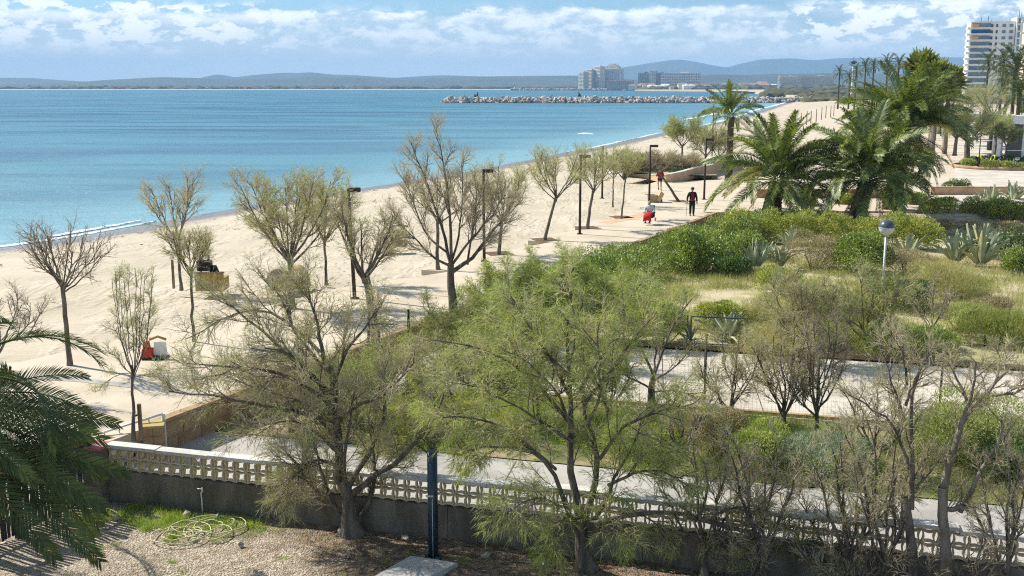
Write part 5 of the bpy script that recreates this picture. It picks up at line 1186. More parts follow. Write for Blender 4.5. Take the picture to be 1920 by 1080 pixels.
# verge tamarisks between road and path
F3 = [([(1222, 768), (1222, 730), (1226, 700)], .13, .09, 0), ([(1226, 705), (1240, 650), (1262, 600), (1290, 560)], .05, .012, .4), ([(1224, 700), (1205, 660), (1185, 620), (1170, 580)], .05, .012, -.3), ([(1226, 715), (1260, 690), (1290, 670), (1310, 630)], .035, .01, -.6), ([(1222, 730), (1190, 715), (1150, 690), (1120, 650)], .04, .01, .3), ([(1226, 700), (1228, 650), (1220, 600)], .04, .01, .8), ([(1224, 735), (1260, 730), (1290, 740), (1330, 730)], .035, .01, .2)]
fg_tree('small dark tamarisk with raised bare limbs before the pale road', (1222, 772), 1.82, F3, 64, lvf((6, 5, 4), .8, rr=.9), dict(per=1, L=.09, W=.009), leafm='leaf_green', twig='twig_dark')
def shrubby(label, px, py, z, w_, h_, n, seed, leaf=None, leafm='leaf_olive', nn=(6, 5, 4), twig='twig', s_=.9, r0=.06, bark='bark', lean=0, dpt=.8, trunk=.22, rr=1.0, D=None):
    """a multi-stemmed bush: stems splaying up and out of one foot"""
    rng = np.random.default_rng(seed); L = [([(px, py + 2), (px + lean * .3, py - h_ * trunk * .5), (px + lean * .6, py - h_ * trunk)], r0, r0 * .75, 0)]
    for i in range(n):
        u = (i + .5) / n * 2 - 1 + rng.uniform(-.12, .12); hh = h_ * rng.uniform(.62, 1.05) * (1 - .28 * abs(u)); x1 = px + lean + u * w_ / 2; x0 = px + lean * .6 + rng.uniform(-3, 3)
        y0 = py - h_ * trunk * rng.uniform(.55, 1.0); j = rng.uniform(-.07, .07) * w_
        L.append(([(x0, y0), (x0 + (x1 - x0) * .45 + j, y0 - (hh - h_ * trunk) * .35), (x0 + (x1 - x0) * .62 - j, y0 - (hh - h_ * trunk) * .62), (x1, py - hh)], r0 * rng.uniform(.35, .7), .010, rng.uniform(-dpt, dpt)))
    return fg_tree(label, (px, py), z, L, seed, lvf(nn, s_, rr=rr), leaf, leafm, twig, bark, D)
OL = dict(per=1, L=.09, W=.009, spread=.5)
shrubby('thin bare tamarisk beside the left fence post of the wire fence', 1372, 800, 1.82, 130, 190, 7, 65, OL, s_=.75)
shrubby('bare upright tamarisk thicket left of the tall fence post', 1470, 815, 1.82, 150, 230, 9, 66, OL, s_=.8)
shrubby('bare dark stemmed tamarisk wrapped around the tall fence post', 1532, 822, 1.82, 150, 260, 9, 67, None, twig='twig_dark', s_=.75)
shrubby('small green tamarisk bush left of the raised-limb tree', 1140, 790, 1.82, 120, 170, 7, 68, dict(per=3, L=.10, W=.009), leafm='leaf_green', s_=.7)
shrubby('dense brown twig ball of a tamarisk on the mound above the road', 1505, 672, 1.95, 150, 170, 12, 69, dict(per=1, L=.12, W=.012), s_=.9, nn=(7, 6, 4), twig='twig')
shrubby('loose feathery tamarisk on the mound in front of the globe lamp', 1625, 660, 1.95, 190, 170, 11, 70, dict(per=2, L=.12, W=.012), s_=.9, nn=(7, 6, 4))
shrubby('thin sapling with bare twigs on the mound right of the globe lamp', 1748, 640, 1.95, 90, 130, 6, 71, None, s_=.6, r0=.03)
shrubby('wispy tamarisk at the left foot of the wall hedge', 960, 640, 1.8, 190, 150, 11, 72, dict(per=5, L=.15, W=.011, droop=.2), leafm='leaf_green', s_=1.0, nn=(7, 7, 4), twig='twig_green')
shrubby('spreading olive tamarisk behind the green one, against the promenade wall', 880, 690, 1.8, 220, 150, 11, 73, dict(per=3, L=.11, W=.010), leafm='leaf_olive', s_=.95, nn=(7, 7, 4), twig='twig_green')
shrubby('green tamarisk bush rising over the wall hedge', 1060, 640, 1.8, 200, 170, 11, 74, dict(per=5, L=.15, W=.011, droop=.2), leafm='leaf_green', s_=1.0, nn=(7, 7, 4), twig='twig_green')
shrubby('yellow-green tamarisk bush between promenade wall and verge, left of the steel post', 700, 800, 1.82, 230, 150, 10, 75, dict(per=3, L=.14, W=.009, droop=.25, clump=30), leafm='leaf_green', s_=.9, nn=(7, 6, 4), twig='twig_green')
shrubby('feathery tamarisk bush in the verge right behind the steel post', 885, 800, 1.82, 250, 190, 11, 76, dict(per=3, L=.14, W=.009, droop=.3, clump=30), leafm='leaf_green', s_=.95, nn=(7, 6, 4), twig='twig_green')
shrubby('feathery tamarisk bush behind the green tree, its top over the pale road', 1010, 790, 1.82, 260, 220, 11, 77, dict(per=3, L=.14, W=.009, droop=.3, clump=30), leafm='leaf_green', s_=.95, nn=(7, 6, 4), twig='twig_green')
shrubby('twiggy olive tamarisk low against the brown promenade wall', 545, 808, 1.82, 230, 150, 10, 78, dict(per=2, L=.10, W=.008, clump=30), leafm='leaf_olive', s_=.85, nn=(7, 6, 4), twig='twig')
shrubby('straw coloured twiggy tamarisk in the verge right of the green tree', 1270, 870, 1.82, 210, 170, 8, 79, dict(per=1, L=.10, W=.008, clump=30), leafm='leaf_olive', s_=.85, nn=(5, 4, 3), twig='twig')
shrubby('straw coloured twiggy tamarisk before the silvery bush', 1640, 880, 1.82, 220, 190, 9, 80, dict(per=1, L=.10, W=.008, clump=20), leafm='leaf_olive', s_=.85, nn=(4, 3, 2), twig='twig')
# garden-side row on the right, by the wall
WT = [
 ('bare tamarisk with dense curling twigs, first right of the green one along the wall', 1320, 1078, 190, 300, 9, dict(per=2, L=.08, W=.007), 'leaf_olive', 81, .085),
 ('forked bare tamarisk second along the wall, its stems splitting low', 1432, 1092, 170, 320, 9, dict(per=1, L=.08, W=.007), 'leaf_olive', 82, .075),
 ('tamarisk with a V of straight stems by the wall, third from the green one', 1590, 1112, 210, 366, 9, dict(per=1, L=.08, W=.007), 'leaf_olive', 83, .095),
 ('twin-stemmed tamarisk by the wall next to the tallest one', 1662, 1122, 190, 400, 9, dict(per=1, L=.08, W=.007), 'leaf_olive', 84, .085),
 ('bare tamarisk at the right edge of the wall row', 1890, 1150, 170, 405, 8, None, 'leaf_olive', 86, .07),
]
for lab, px, py, w_, h_, n, lf, lm, sd, r0 in WT: shrubby(lab, px, py, 1.8, w_, h_, n - 2, sd, dict(per=1, L=.09, W=.0065, spread=.45, clump=20), 'leaf_green' if sd % 2 else lm, (6, 5, 4), 'twig', .66, r0 * .9, 'bark', rr=.95)
F5 = [([(1712, 1128), (1709, 1000), (1708, 930)], .10, .085, 0), ([(1708, 955), (1702, 860), (1697, 790), (1700, 700), (1712, 670)], .07, .02, .3), ([(1708, 930), (1730, 900), (1750, 880)], .04, .015, 0),
      ([(1697, 790), (1680, 740), (1655, 690), (1640, 640)], .035, .01, .5), ([(1698, 760), (1720, 700), (1745, 660)], .035, .01, -.4), ([(1700, 720), (1690, 660), (1670, 620)], .03, .01, -.6), ([(1705, 880), (1680, 800), (1640, 760), (1600, 740)], .035, .01, -.5), ([(1704, 840), (1690, 780), (1670, 720)], .03, .01, .6)]
fg_tree('tallest straight tamarisk of the wall row, topped by a burst of twigs', (1712, 1128), 1.8, F5, 85, lvf((6, 5, 4), .7, rr=.85), dict(per=1, L=.09, W=.0065, spread=.45, clump=20), leafm='leaf_olive', twig='twig')
F6 = [([(1768, 1136), (1768, 1000), (1766, 910)], .11, .10, 0), ([(1767, 935), (1785, 860), (1800, 800), (1822, 770), (1860, 740), (1900, 690)], .095, .02, .3), ([(1800, 805), (1815, 760), (1830, 720), (1828, 680)], .05, .012, -.2),
      ([(1822, 770), (1800, 720), (1780, 670)], .04, .01, .6), ([(1850, 748), (1870, 700), (1880, 650)], .035, .01, .5), ([(1860, 740), (1900, 740), (1940, 720)], .035, .01, -.3), ([(1800, 960), (1830, 890), (1870, 830), (1885, 780)], .06, .015, -.3), ([(1768, 960), (1800, 950), (1805, 955)], .05, .05, -.1)]
fg_tree('pale barked tamarisk with a curved trunk bending right over the verge', (1768, 1136), 1.8, F6, 87, lvf((6, 5, 4), .7, rr=.85), dict(per=1, L=.09, W=.0065, spread=.45, clump=20), leafm='leaf_olive', twig='twig', bark='bark_pale')
# tangled lower twigs and the mossy fallen limb hanging along the wall
F7 = [([(1100, 985), (1200, 960), (1290, 968)], .05, .045, 0), ([(1290, 968), (1350, 980), (1400, 995), (1470, 1020), (1560, 1060)], .055, .03, -.2), ([(1330, 975), (1380, 950), (1430, 960)], .03, .01, -.3), ([(1400, 995), (1460, 980), (1520, 990)], .03, .01, -.3), ([(1200, 962), (1240, 990), (1260, 1010)], .02, .01, -.3), ([(1350, 980), (1370, 1010), (1380, 1030)], .02, .01, -.4), ([(1460, 1015), (1520, 1010), (1580, 1030), (1640, 1050)], .03, .01, -.4)]
fg_tree('low mossy limb trailing over the top of the breeze-block wall', (1100, 1000), 2.2, F7, 88, lvf((7, 7, 5), .6, (-.05, -.12, -.2), rr=.8), dict(per=1, L=.09, W=.008, droop=.5), leafm='leaf_lime', twig='twig', D=17.9)
for i, (px, py, w_, lab) in enumerate(((1400, 1108, 180, 'low dry twig tangle at the wall foot, left of three'), (1600, 1130, 240, 'low dry twig tangle at the wall foot, middle of three'), (1800, 1150, 240, 'low dry twig tangle at the wall foot, right of three'))):
    shrubby(lab, px, py, 1.8, w_, 130 if i == 0 else 150, 7, 90 + i, None, 'leaf_olive', (3, 3, 2), 'twig', .6, .03, trunk=.08)
# sapling by the stake, and the bare branches behind the near palm
SP = [([(250, 826), (251, 760), (250, 690)], .045, .03, 0)] + [([(250, 700 + 6 * (i % 3)), (250 + u * 22, 660), (250 + u * 34, 600), (250 + u * 42, 505 + 22 * abs(u))], .014, .006, d_) for i, (u, d_) in enumerate(((-1, .2), (-.75, -.3), (-.5, .4), (-.28, -.1), (-.05, .3), (.15, -.3), (.38, .2), (.6, -.2), (.85, .3), (1.1, 0)))] + \
     [([(250, 705), (225, 680), (205, 660), (190, 650)], .014, .005, .2), ([(250, 700), (220, 700), (200, 720), (185, 735)], .012, .005, -.2), ([(251, 706), (290, 700), (320, 720)], .012, .005, .3)]
fg_tree('broom-headed young tamarisk tied to a wooden stake beside the garden pillar', (250, 826), 2.5, SP, 95, lvf((5, 4, 3), .45, (.08, .06, .0), rr=.7), dict(per=1, L=.09, W=.008), leafm='leaf_olive', twig='twig')
BL = [([(-40, 760), (-20, 700), (10, 640)], .07, .04, 0), ([(5, 645), (25, 600), (40, 575), (35, 550)], .03, .008, .2), ([(10, 640), (50, 640), (75, 600), (90, 570)], .03, .008, -.2), ([(0, 650), (0, 590), (-15, 550)], .03, .008, .3), ([(20, 640), (60, 610), (60, 570)], .02, .008, .1), ([(0, 640), (-40, 600), (-60, 560)], .03, .01, 0)]
fg_tree('bare dark branches showing above the near palm at the left edge', (-40, 800), 1.9, BL, 96, lvf((5, 5, 4), .7), None, twig='twig_dark', D=27)
# ------------------------------------------------------------ garden wall with its breeze blocks
ang_w = math.atan2(16.9 - wa[1], 8.64 - wa[0]); LW = math.hypot(16.9 - wa[1], 8.64 - wa[0]) + 5.0
gw = thing('garden_wall', 'grey rendered garden wall topped by pale pierced breeze blocks and coping', 'wall', (wa[0] + .02, wa[1] + .06, 1.8), ang_w)
def wall_piece(name, x, y, z, sx, sy, sz, mat, parent): m = MB(); m.box(x, y, z, sx, sy, sz); return m.build(name, mat, parent)
nseg = 6
for i in range(nseg):
    l = LW / nseg; wall_piece('base_panel', l * (i + .5), 0, .30, l - .012, .20, .72, 'render_grey', gw)
def breeze_mesh():
    m = MB(); s_ = .125; dp = .045; tk = .031
    for q in range(4):
        c, sn = [(1, 0), (0, 1), (-1, 0), (0, -1)][q]; t_ = np.linspace(-1, 1, 7); out = []
        for sgn in (1, -1):
            x = t_ * s_; z = s_ - .042 * (1 - t_ ** 2) - .002; zz = z + sgn * tk / 2 * (.75 + .25 * (1 - t_ ** 2)); out.append(np.stack([x * c - zz * sn, x * sn + zz * c], -1))
        V = []
        for k in range(7):
            for pnt in (out[0][k], out[1][k]): V += [(pnt[0], -dp, pnt[1]), (pnt[0], dp, pnt[1])]
        F = []
        for k in range(6):
            b = 4 * k; F += [[b, b + 1, b + 5, b + 4], [b + 2, b + 6, b + 7, b + 3], [b, b + 4, b + 6, b + 2], [b + 1, b + 3, b + 7, b + 5]]
        m.add(V, F)
    me = m.mesh('breeze_block'); me.materials.append(MATS['breeze']); return me
BM = breeze_mesh(); nb_ = int(LW / .25)
for i in range(nb_):
    for j in range(2):
        o = link('breeze_block', BM, gw); o.location = (.125 + i * .25, R.normal(0, .003), .79 + j * .25); o.rotation_euler = (0, R.normal(0, .008), 0)
nc = int(LW / 1.15)
for i in range(nc):
    l = LW / nc; o = wall_piece('coping_stone', l * (i + .5), 0, 1.205 + R.normal(0, .004), l - .01, .26, .07, 'coping', gw); o.rotation_euler = (0, R.normal(0, .003), 0)
# gate pillars
def pillar(label, px, py, z, w_, h_, capm, wallm, rz=.15):
    b = at(px, py, z); t = thing('pillar', label, 'pillar', (b[0], b[1], z), rz); n = int(h_ / .2)
    for i in range(n):
        for j in range(2):
            for k in range(1): wall_piece('brick', (j - .5) * w_ / 2 if i % 2 else (j - .5) * w_ / 2, 0, .1 + i * .2, w_ / 2 - .006, w_, .192, wallm, t)
    wall_piece('cap', 0, 0, n * .2 + .03, w_ + .05, w_ + .05, .06, capm, t); return t
pillar('dark pillar with a red tiled cap at the left end of the garden wall', 188, 938, 1.78, .44, 1.3, 'red_tile', 'render_grey', ang_w)
pillar('low tan pillar with yellow cap at the start of the promenade wall', 292, 858, 1.8, .46, .8, 'yellow_tile', 'block_wall', .2)
# promenade retaining wall of block panels
y0, y1 = 24.4, 67.5; Lp = math.hypot(y1 - y0, .5 * (y1 - y0)); angp = math.atan2(1, .5)
pw = thing('promenade_wall', 'long brown block wall retaining the promenade, topped by a flat cap', 'wall', (wallx(y0) + .06, y0, 1.7), angp)
n = int(Lp / .8); l = Lp / n; pm = []
for v in range(3):
    m = MB(); m.box(0, 0, 0, l - .015, .16, .388); a = m.mesh('wall_block'); a.materials.append(MATS['block_wall']); pm.append(a)
for i in range(n):
    for j in range(2):
        o = link('wall_block', pm[(i + j) % 3], pw); o.location = (l * (i + .5 + .25 * (j % 2)), R.normal(0, .004), .2 + j * .395); 
m = MB(); m.box(Lp / 2, 0, .86, Lp, .26, .09); m.build('cap', 'block_wall', pw)
# white railing by the steps
rl = thing('railing', 'short white tubular railing by the steps between the two pillars', 'railing', onpx(262, 860, 1.8), .5)
pa, pb = np.array([-.75, 0, .78]), np.array([.6, 0, 1.02])
m = MB(); m.tube([pa, pb], .03); m.build('handrail', 'white_paint', rl)
for u in (.0, .25, .5, .75): q = pa + (pb - pa) * u; m = MB(); m.cyl(q[0], 0, 0, q[2], .018, sides=6); m.build('baluster', 'white_paint', rl)
m = MB(); m.box(.6, 0, .5, .08, .08, 1.06); m.build('post', 'white_paint', rl)
# picket fence behind the near palm
fa = at(168, 940, 1.78); fb = at(-60, 1050, 1.78); LFn = math.hypot(*(fb - fa)[:2]); af = math.atan2(fb[1] - fa[1], fb[0] - fa[0])
pf = thing('picket_fence', 'dark weathered picket fence with reed top behind the near palm', 'fence', (fa[0], fa[1], 1.78), af)
n = int(LFn / .085)
m = MB(); m.box(0, 0, .72, .055, .02, 1.35); pk = m.mesh('picket'); pk.materials.append(MATS['picket'])
m = MB(); m.box(0, 0, 0, .07, .03, .55, taper=.7); rk = m.mesh('reed_slat'); rk.materials.append(MATS['reed'])
for i in range(n):
    o = link('picket', pk, pf); o.location = (.08 + i * .085, R.normal(0, .006), 0); o.rotation_euler = (0, R.normal(0, .02), 0); o.scale = (1, 1, R.uniform(.96, 1.05))
    o = link('reed_slat', rk, pf); o.location = (.08 + i * .085, .03, 1.5); o.rotation_euler = (0, R.normal(0, .05), 0); o.scale = (1, 1, R.uniform(.8, 1.25))
for z in (.45, 1.28): m = MB(); m.box(LFn / 2, .035, z, LFn, .03, .07); m.build('rail', 'picket', pf)
for i in range(4): m = MB(); m.box(i * LFn / 3.2, .06, .85, .13, .12, 1.9); m.build('post', 'post_dark', pf)
# wire fence along the near side of the road
fpx = [(1130, 770), (1320, 783), (1530, 800), (1758, 822), (1975, 842)]
wf = thing('wire_fence', 'thin green wire mesh fence with dark posts along the road', 'fence', (0, 0, 1.8))
Pf = [at(x, 754 + (x - 1150) * .0755 + 6, 1.8) for x, _ in fpx]; Hf = 1.95
for p in Pf: m = MB(); m.cyl(p[0], p[1], -.05, Hf + .12, .032, sides=7); m.build('post', 'post_dark', wf)
m = MB(); a, b = Pf[0], Pf[-1]; Lf_ = math.hypot(*(b - a)[:2]); nv = int(Lf_ / .10)
q = a[None] + (b - a)[None] * np.linspace(0, 1, nv)[:, None]; q[:, 2] = .05; q2 = q.copy(); q2[:, 2] = Hf; m.tubes(np.stack([q, q2], 1), .0022, 3, False)
zz = np.arange(.05, Hf + .01, .17); A = np.repeat(a[None], len(zz), 0); B = np.repeat(b[None], len(zz), 0); A[:, 2] = zz; B[:, 2] = zz; m.tubes(np.stack([A, B], 1), .0024, 3, False)
m.build('wire_mesh', 'wire', wf, True)
gr = thing('railing', 'small green metal gate frame beyond the road beside the grey agave', 'gate', gz(1288, 644), -.22)
w_ = 1.95
for x in (0, .12, w_): m = MB(); m.box(x, 0, .5, .05, .05, 1.05); m.build('post', 'post_teal', gr)
m = MB(); m.box(.12 + (w_ - .12) / 2, 0, 1.0, w_ - .12, .04, .04); m.build('top_rail', 'post_teal', gr)
m = MB(); m.box(.12 + (w_ - .12) / 2, 0, .08, w_ - .12, .04, .04); m.build('bottom_rail', 'post_teal', gr)
for i, (px, py, h_, lab) in enumerate(((693, 696, 1.55, 'thin dark post by the promenade wall, left of the two'), (767, 660, 1.3, 'thin dark post by the promenade wall, right of the two'), (1322, 700, 1.2, 'short dark stake beyond the wire fence left end'), (1846, 655, .45, 'tiny dark stake in the green bush near the right edge'))):
    p = onpx(px, py, 2.5 if i < 2 else 1.85); m = MB(); m.cyl(0, 0, 0, h_, .045, .04, 7); m.lathe([(.045, h_), (.03, h_ + .03), (.001, h_ + .035)], sides=7); o = m.build('post', 'post_dark'); o.location = p; tag(o, lab, 'post')

# ------------------------------------------------------------ promenade lamp posts
def lamp_post(px, py, pytop, label, headpx, lean=0.0):
    b = at(px, py, 2.5); H = atY(px, pytop, b[1])[2] - 2.5; t = thing('lamp_post', label, 'lamp post', (b[0], b[1], 2.5), 0, 'dark lamp posts along the promenade'); t.rotation_euler = (0, lean, 0)
    m = MB(); m.cyl(0, 0, 0, H, .075, .06, 10); m.build('pole', 'corten', t)
    m = MB(); m.box(0, 0, .02, .30, .30, .04); m.build('base_plate', 'corten', t)
    w_ = headpx / FPX * b[1]
    if headpx:
        m = MB(); m.box(w_ / 2 - .03, 0, H - .06, w_, .22, .15); h = m.build('lamp_head', 'corten', t)
        m = MB(); m.box(w_ / 2 + .05, 0, H - .142, w_ * .6, .15, .012); m.build('lens', 'lamp_glass', h)
    return t
lamp_post(665, 560, 353, 'dark lamp post with flag-shaped head, leftmost of the five', 24, -.03)
lamp_post(908, 490, 318, 'dark lamp post with flag-shaped head beside the largest tamarisk', 20, -.005)
lamp_post(1087, 439, 291, 'dark lamp post with flag-shaped head, middle one on open paving', 19)
lamp_post(1217, 386, 272, 'dark lamp post standing behind the wheelchair rider', 15)
lamp_post(1320, 374, 260, 'dark lamp post right of the man with the stick', 14, .005)
lamp_post(1129, 372, 273, 'dark post without a head, seen edge-on before the beach', 0)
b = at(1308, 300, 2.4); 
for i, (px, py, top, lab) in enumerate(((1334, 322, 200, 'thin dark pole among the planter trees left of the slender palm'), (1834, 318, 250, 'dark post left of the pavilion, beside the round bed'))):
    p = at(px, py, 2.5); H = atY(px, top, p[1])[2] - 2.5; m = MB(); m.cyl(0, 0, 0, H, .06, .05, 8); m.lathe([(.05, H), (.07, H + .02), (.001, H + .12)], sides=8); o = m.build('pole', 'corten'); o.location = (p[0], p[1], 2.5); tag(o, lab, 'pole')
# globe lamps in the garden
def globe_lamp(label, p, H, r_, z=0):
    t = thing('globe_lamp', label, 'lamp post', p, 0)
    m = MB(); m.cyl(0, 0, 0, H, .050, .042, 12); m.build('pole', 'galv', t)
    m = MB(); m.lathe([(.07, H - .04), (.09, H), (.06, H + .03)], sides=14); m.build('collar', 'galv', t)
    a = np.linspace(-1.35, -.0, 7); m = MB(); m.lathe([(r_ * math.cos(x), H + r_ + r_ * math.sin(x)) for x in a], sides=24); m.build('globe', 'lamp_glass', t)
    a = np.linspace(0.0, math.pi / 2, 8); m = MB(); m.lathe([(r_ * 1.02 * math.cos(x) + .001, H + r_ + .005 + r_ * 1.02 * math.sin(x)) for x in a], sides=24); m.build('cap', 'lamp_cap', t)
    m = MB(); m.lathe([(r_ * 1.03, H + r_ - .012), (r_ * 1.06, H + r_), (r_ * 1.03, H + r_ + .012)], sides=24); m.build('ring', 'galv', t)
    return t
p = gz(1650, 618); H = atY(1652, 441, p[1])[2] - p[2]; globe_lamp('globe lamp on a pale steel pole, half dark dome half clear, in the planted mound', p, H, 14.5 / FPX * p[1])
for i, (px, py, top, lab) in enumerate(((1673, 404, 345, 'thin galvanised pole beside the trunk of the tallest big palm'), (1694, 406, 358, 'second thin pale pole right of the big palm trunk'))):
    p = at(px, py, 2.3); m = MB(); m.cyl(0, 0, 0, (py - top) / FPX * p[1], .04, .035, 8); m.lathe([(.035, (py - top) / FPX * p[1]), (.001, (py - top) / FPX * p[1] + .03)], sides=8); o = m.build('pole', 'galv'); o.location = (p[0], p[1], 2.3); tag(o, lab, 'pole')
# beach net posts
for i, (px, py, top) in enumerate(((1491, 234, 213), (1502, 233, 212), (1512, 236, 209), (1520, 233, 209), (1530, 230, 205), (1540, 226, 202), (1548, 223, 199), (1557, 221, 199), (1563, 219, 198), (1506, 246, 236))):
    p = at(px, py, 2.3); h_ = (py - top) / FPX * p[1]; m = MB(); m.cyl(0, 0, 0, h_, .11, .09, 7); m.lathe([(.09, h_), (.001, h_ + .05)], sides=7); o = m.build('beach_post', 'wood_old'); o.location = (p[0], p[1], 2.3)
    tag(o, 'short stub post on the sand before the row of net posts' if i == 9 else 'upright wooden post on the far sand, number %s counted from the sea' % ['one', 'two', 'three', 'four', 'five', 'six', 'seven', 'eight', 'nine'][i], 'post', 'wooden posts on the beach')

# ------------------------------------------------------------ play things and seats on the sand
def sphere_prof(r, z, n=7): a = np.linspace(-math.pi / 2, math.pi / 2, n); return [(max(.001, r * math.cos(x)), z + r * math.sin(x)) for x in a]
b = onpx(394, 549, 2.44); k = b[1] / FPX
t = thing('play_boat', 'ochre panelled play boat on the sand left of the broad tamarisk', 'play equipment', b)
for i in range(5): m = MB(); m.box((-22 + 11 * i) * k, 0, .42, 11 * k - .015, .06, .72); m.build('panel', 'play_ochre', t)
m = MB(); m.box(0, .5, .3, 50 * k, .9, .5); m.build('hull', 'play_ochre', t)
m = MB(); m.box(0, -.05, .82, 56 * k, .16, .06); m.build('rim', 'wood_old', t)
m = MB(); m.box(-12 * k, .3, 1.05, .55, .35, .4); m.tube([(-20 * k, .3, .8), (-22 * k, .3, 1.25), (-12 * k, .3, 1.45), (-4 * k, .3, 1.45), (-3 * k, .3, .9)], .05); m.cyl(6 * k, .3, .8, 1.05, .2, .1); m.build('steering_frame', 'play_black', t)
b = onpx(552, 545, 2.44); k = b[1] / FPX
t = thing('play_hut', 'ochre play hut with a round hood and dark opening behind the broad tamarisk', 'play equipment', b)
a = np.linspace(0, math.pi, 11); m = MB()
for s_ in (0, 1):
    pass
X_ = np.cos(a)[:, None] * 22 * k * np.ones((1, 2)); Z_ = np.sin(a)[:, None] * 42 * k * np.ones((1, 2)); Y_ = np.array([[0, 1.1]]) * np.ones((11, 1)); m.grid(X_, Y_, Z_); m.grid(X_ * .93, Y_, Z_ * .94); m.build('hood', 'play_ochre', t)
m = MB(); m.box(-14 * k, -.03, 16 * k, 18 * k, .06, 32 * k, taper=.55); m.build('front_panel', 'play_ochre', t)
m = MB(); m.box(8 * k, .5, 10 * k, 22 * k, .5, 20 * k); m.build('seat', 'play_black', t)
b = onpx(522, 545, 2.44); t = thing('play_disc', 'small olive play disc standing left of the play hut', 'play equipment', b)
m = MB(); m.lathe([(.001, 0), (.42, 0), (.46, .05), (.42, .12), (.001, .14)], sides=20); o = m.build('disc', 'play_tan', t); o.rotation_euler = (rad(80), 0, .2); o.location = (0, 0, .45)
m = MB(); m.box(0, .05, .1, .5, .3, .2); m.build('foot', 'play_tan', t)
b = onpx(738, 464, 2.44); k = b[1] / FPX
t = thing('play_sculpture', 'tan play sculpture of stacked discs with an arched arm on the sand', 'play equipment', b)
m = MB(); m.lathe([(.001, 0), (12 * k, 0), (10 * k, 13 * k), (.001, 13 * k)], sides=18); o = m.build('drum', 'play_tan', t); o.location = (-8 * k, 0, 0)
m = MB(); m.tube([(-10 * k, 0, 6 * k), (24 * k, .3, 6 * k)], 6.5 * k, 14); m.build('log_seat', 'wood_old', t)
m = MB(); m.lathe([(.001, 0), (20 * k, 0), (21 * k, 2 * k), (20 * k, 3.5 * k), (.001, 3.5 * k)], sides=24); o = m.build('disc', 'play_tan', t); o.location = (-3 * k, 0, 15 * k)
m = MB(); m.lathe([(12 * k, 0), (7 * k, 10 * k), (3 * k, 22 * k), (.001, 23 * k)], sides=18); o = m.build('cone', 'play_tan', t); o.location = (-3 * k, 0, 18 * k)
m = MB(); m.tube([(-3 * k, 0, 36 * k), (-1 * k, 0, 41 * k), (12 * k, 0, 42 * k), (28 * k, 0, 40 * k)], 1.8 * k); m.build('arm', 'wood_old', t)
b = onpx(292, 672, 2.5); k = b[1] / FPX
t = thing('spring_rider', 'red spring rider with pale side panel behind the staked sapling', 'play equipment', b)
m = MB(); m.box(-14 * k, 0, 12 * k, 22 * k, .35, 16 * k, taper=.8); m.box(-16 * k, 0, 26 * k, 10 * k, .3, 16 * k, taper=.7); m.build('body', 'play_red', t)
m = MB(); m.box(10 * k, 0, 20 * k, 26 * k, .06, 26 * k, taper=.85); m.build('side_panel', 'white_wall', t)
m = MB(); m.tube([(-12 * k, .1, 36 * k), (4 * k, .1, 42 * k), (20 * k, .1, 36 * k)], .04); m.build('hoop', 'play_ochre', t)
m = MB(); m.box(0, 0, .03, 44 * k, .5, .06); m.build('base', 'play_black', t)
# wooden fitness / sitting block with the jogger behind
b = onpx(1228, 379, 2.5); k = b[1] / FPX
t = thing('timber_seat', 'angular timber seat block on the promenade in front of the jogger', 'seat', b)
m = MB(); m.box(-5 * k, 0, 7 * k, 18 * k, .6, 14 * k); m.build('body', 'play_tan', t)
m = MB(); V = [(2 * k, -.35, 4 * k), (8 * k, -.35, 0), (16 * k, -.35, 16 * k), (10 * k, -.35, 22 * k), (2 * k, .35, 4 * k), (8 * k, .35, 0), (16 * k, .35, 16 * k), (10 * k, .35, 22 * k)]; m.add(V, [[0, 1, 2, 3], [7, 6, 5, 4], [0, 4, 5, 1], [1, 5, 6, 2], [2, 6, 7, 3], [3, 7, 4, 0]]); m.build('back_panel', 'planter_wall', t)
m = MB(); m.box(8 * k, .1, 5 * k, 12 * k, .5, 11 * k, taper=.8); m.build('underside', 'wood_old', t)
m = MB(); m.box(-10 * k, 0, 14.5 * k, 18 * k, .12, .8 * k); m.build('armrest', 'wood_old', t)
# curved planter wall
pts = [(1182, 332), (1210, 334), (1245, 343), (1290, 338), (1330, 329), (1358, 321), (1390, 316)]
P = smooth_line(np.array([at(x, y, 2.5) for x, y in pts]), 26, 2); c = P[0].copy(); t = thing('planter_wall', 'long curving tan planter wall behind the jogger', 'wall', c); P = P - c
Tn = nrm(np.gradient(P, axis=0)); Nn = np.stack([-Tn[:, 1], Tn[:, 0], 0 * Tn[:, 0]], -1); hh = np.interp(np.arange(26), [0, 6, 12, 25], [.15, .55, .95, .85])[:, None]
def sweep(P, Nn, w_, z0, z1):
    m = MB(); up_ = np.array([0, 0, 1.0]); a = P - Nn * w_ / 2 + up_ * z0; b = P + Nn * w_ / 2 + up_ * z0; c_ = P + Nn * w_ / 2 + up_ * z1; d = P - Nn * w_ / 2 + up_ * z1
    m.add(np.stack([a, b, c_, d], 1).reshape(-1, 3), [[4 * i + j, 4 * i + (j + 1) % 4, 4 * i + 4 + (j + 1) % 4, 4 * i + 4 + j] for i in range(len(P) - 1) for j in range(4)]); n = len(P); m.F.setdefault((4, False), []).append(np.array([[0, 1, 2, 3], [4 * n - 1, 4 * n - 2, 4 * n - 3, 4 * n - 4]])); return m
sweep(P, Nn, .30, 0, hh).build('wall', 'planter_wall', t); sweep(P + [0, 0, 0], Nn, .38, hh, hh + .07).build('cap', 'coping', t)
sweep(P + Nn * 3.0, Nn, 5.4, 0.02, hh * .8).build('soil_bed', 'dune', t)
hedge('hedge', 'low dark hedge growing along the top of the curved planter', [tuple(c + P[i] + Nn[i] * .9 + [0, 0, .6]) for i in range(10, 24, 3)], 1.2, .45, 5000, 'leaf_dark', .12, 31)
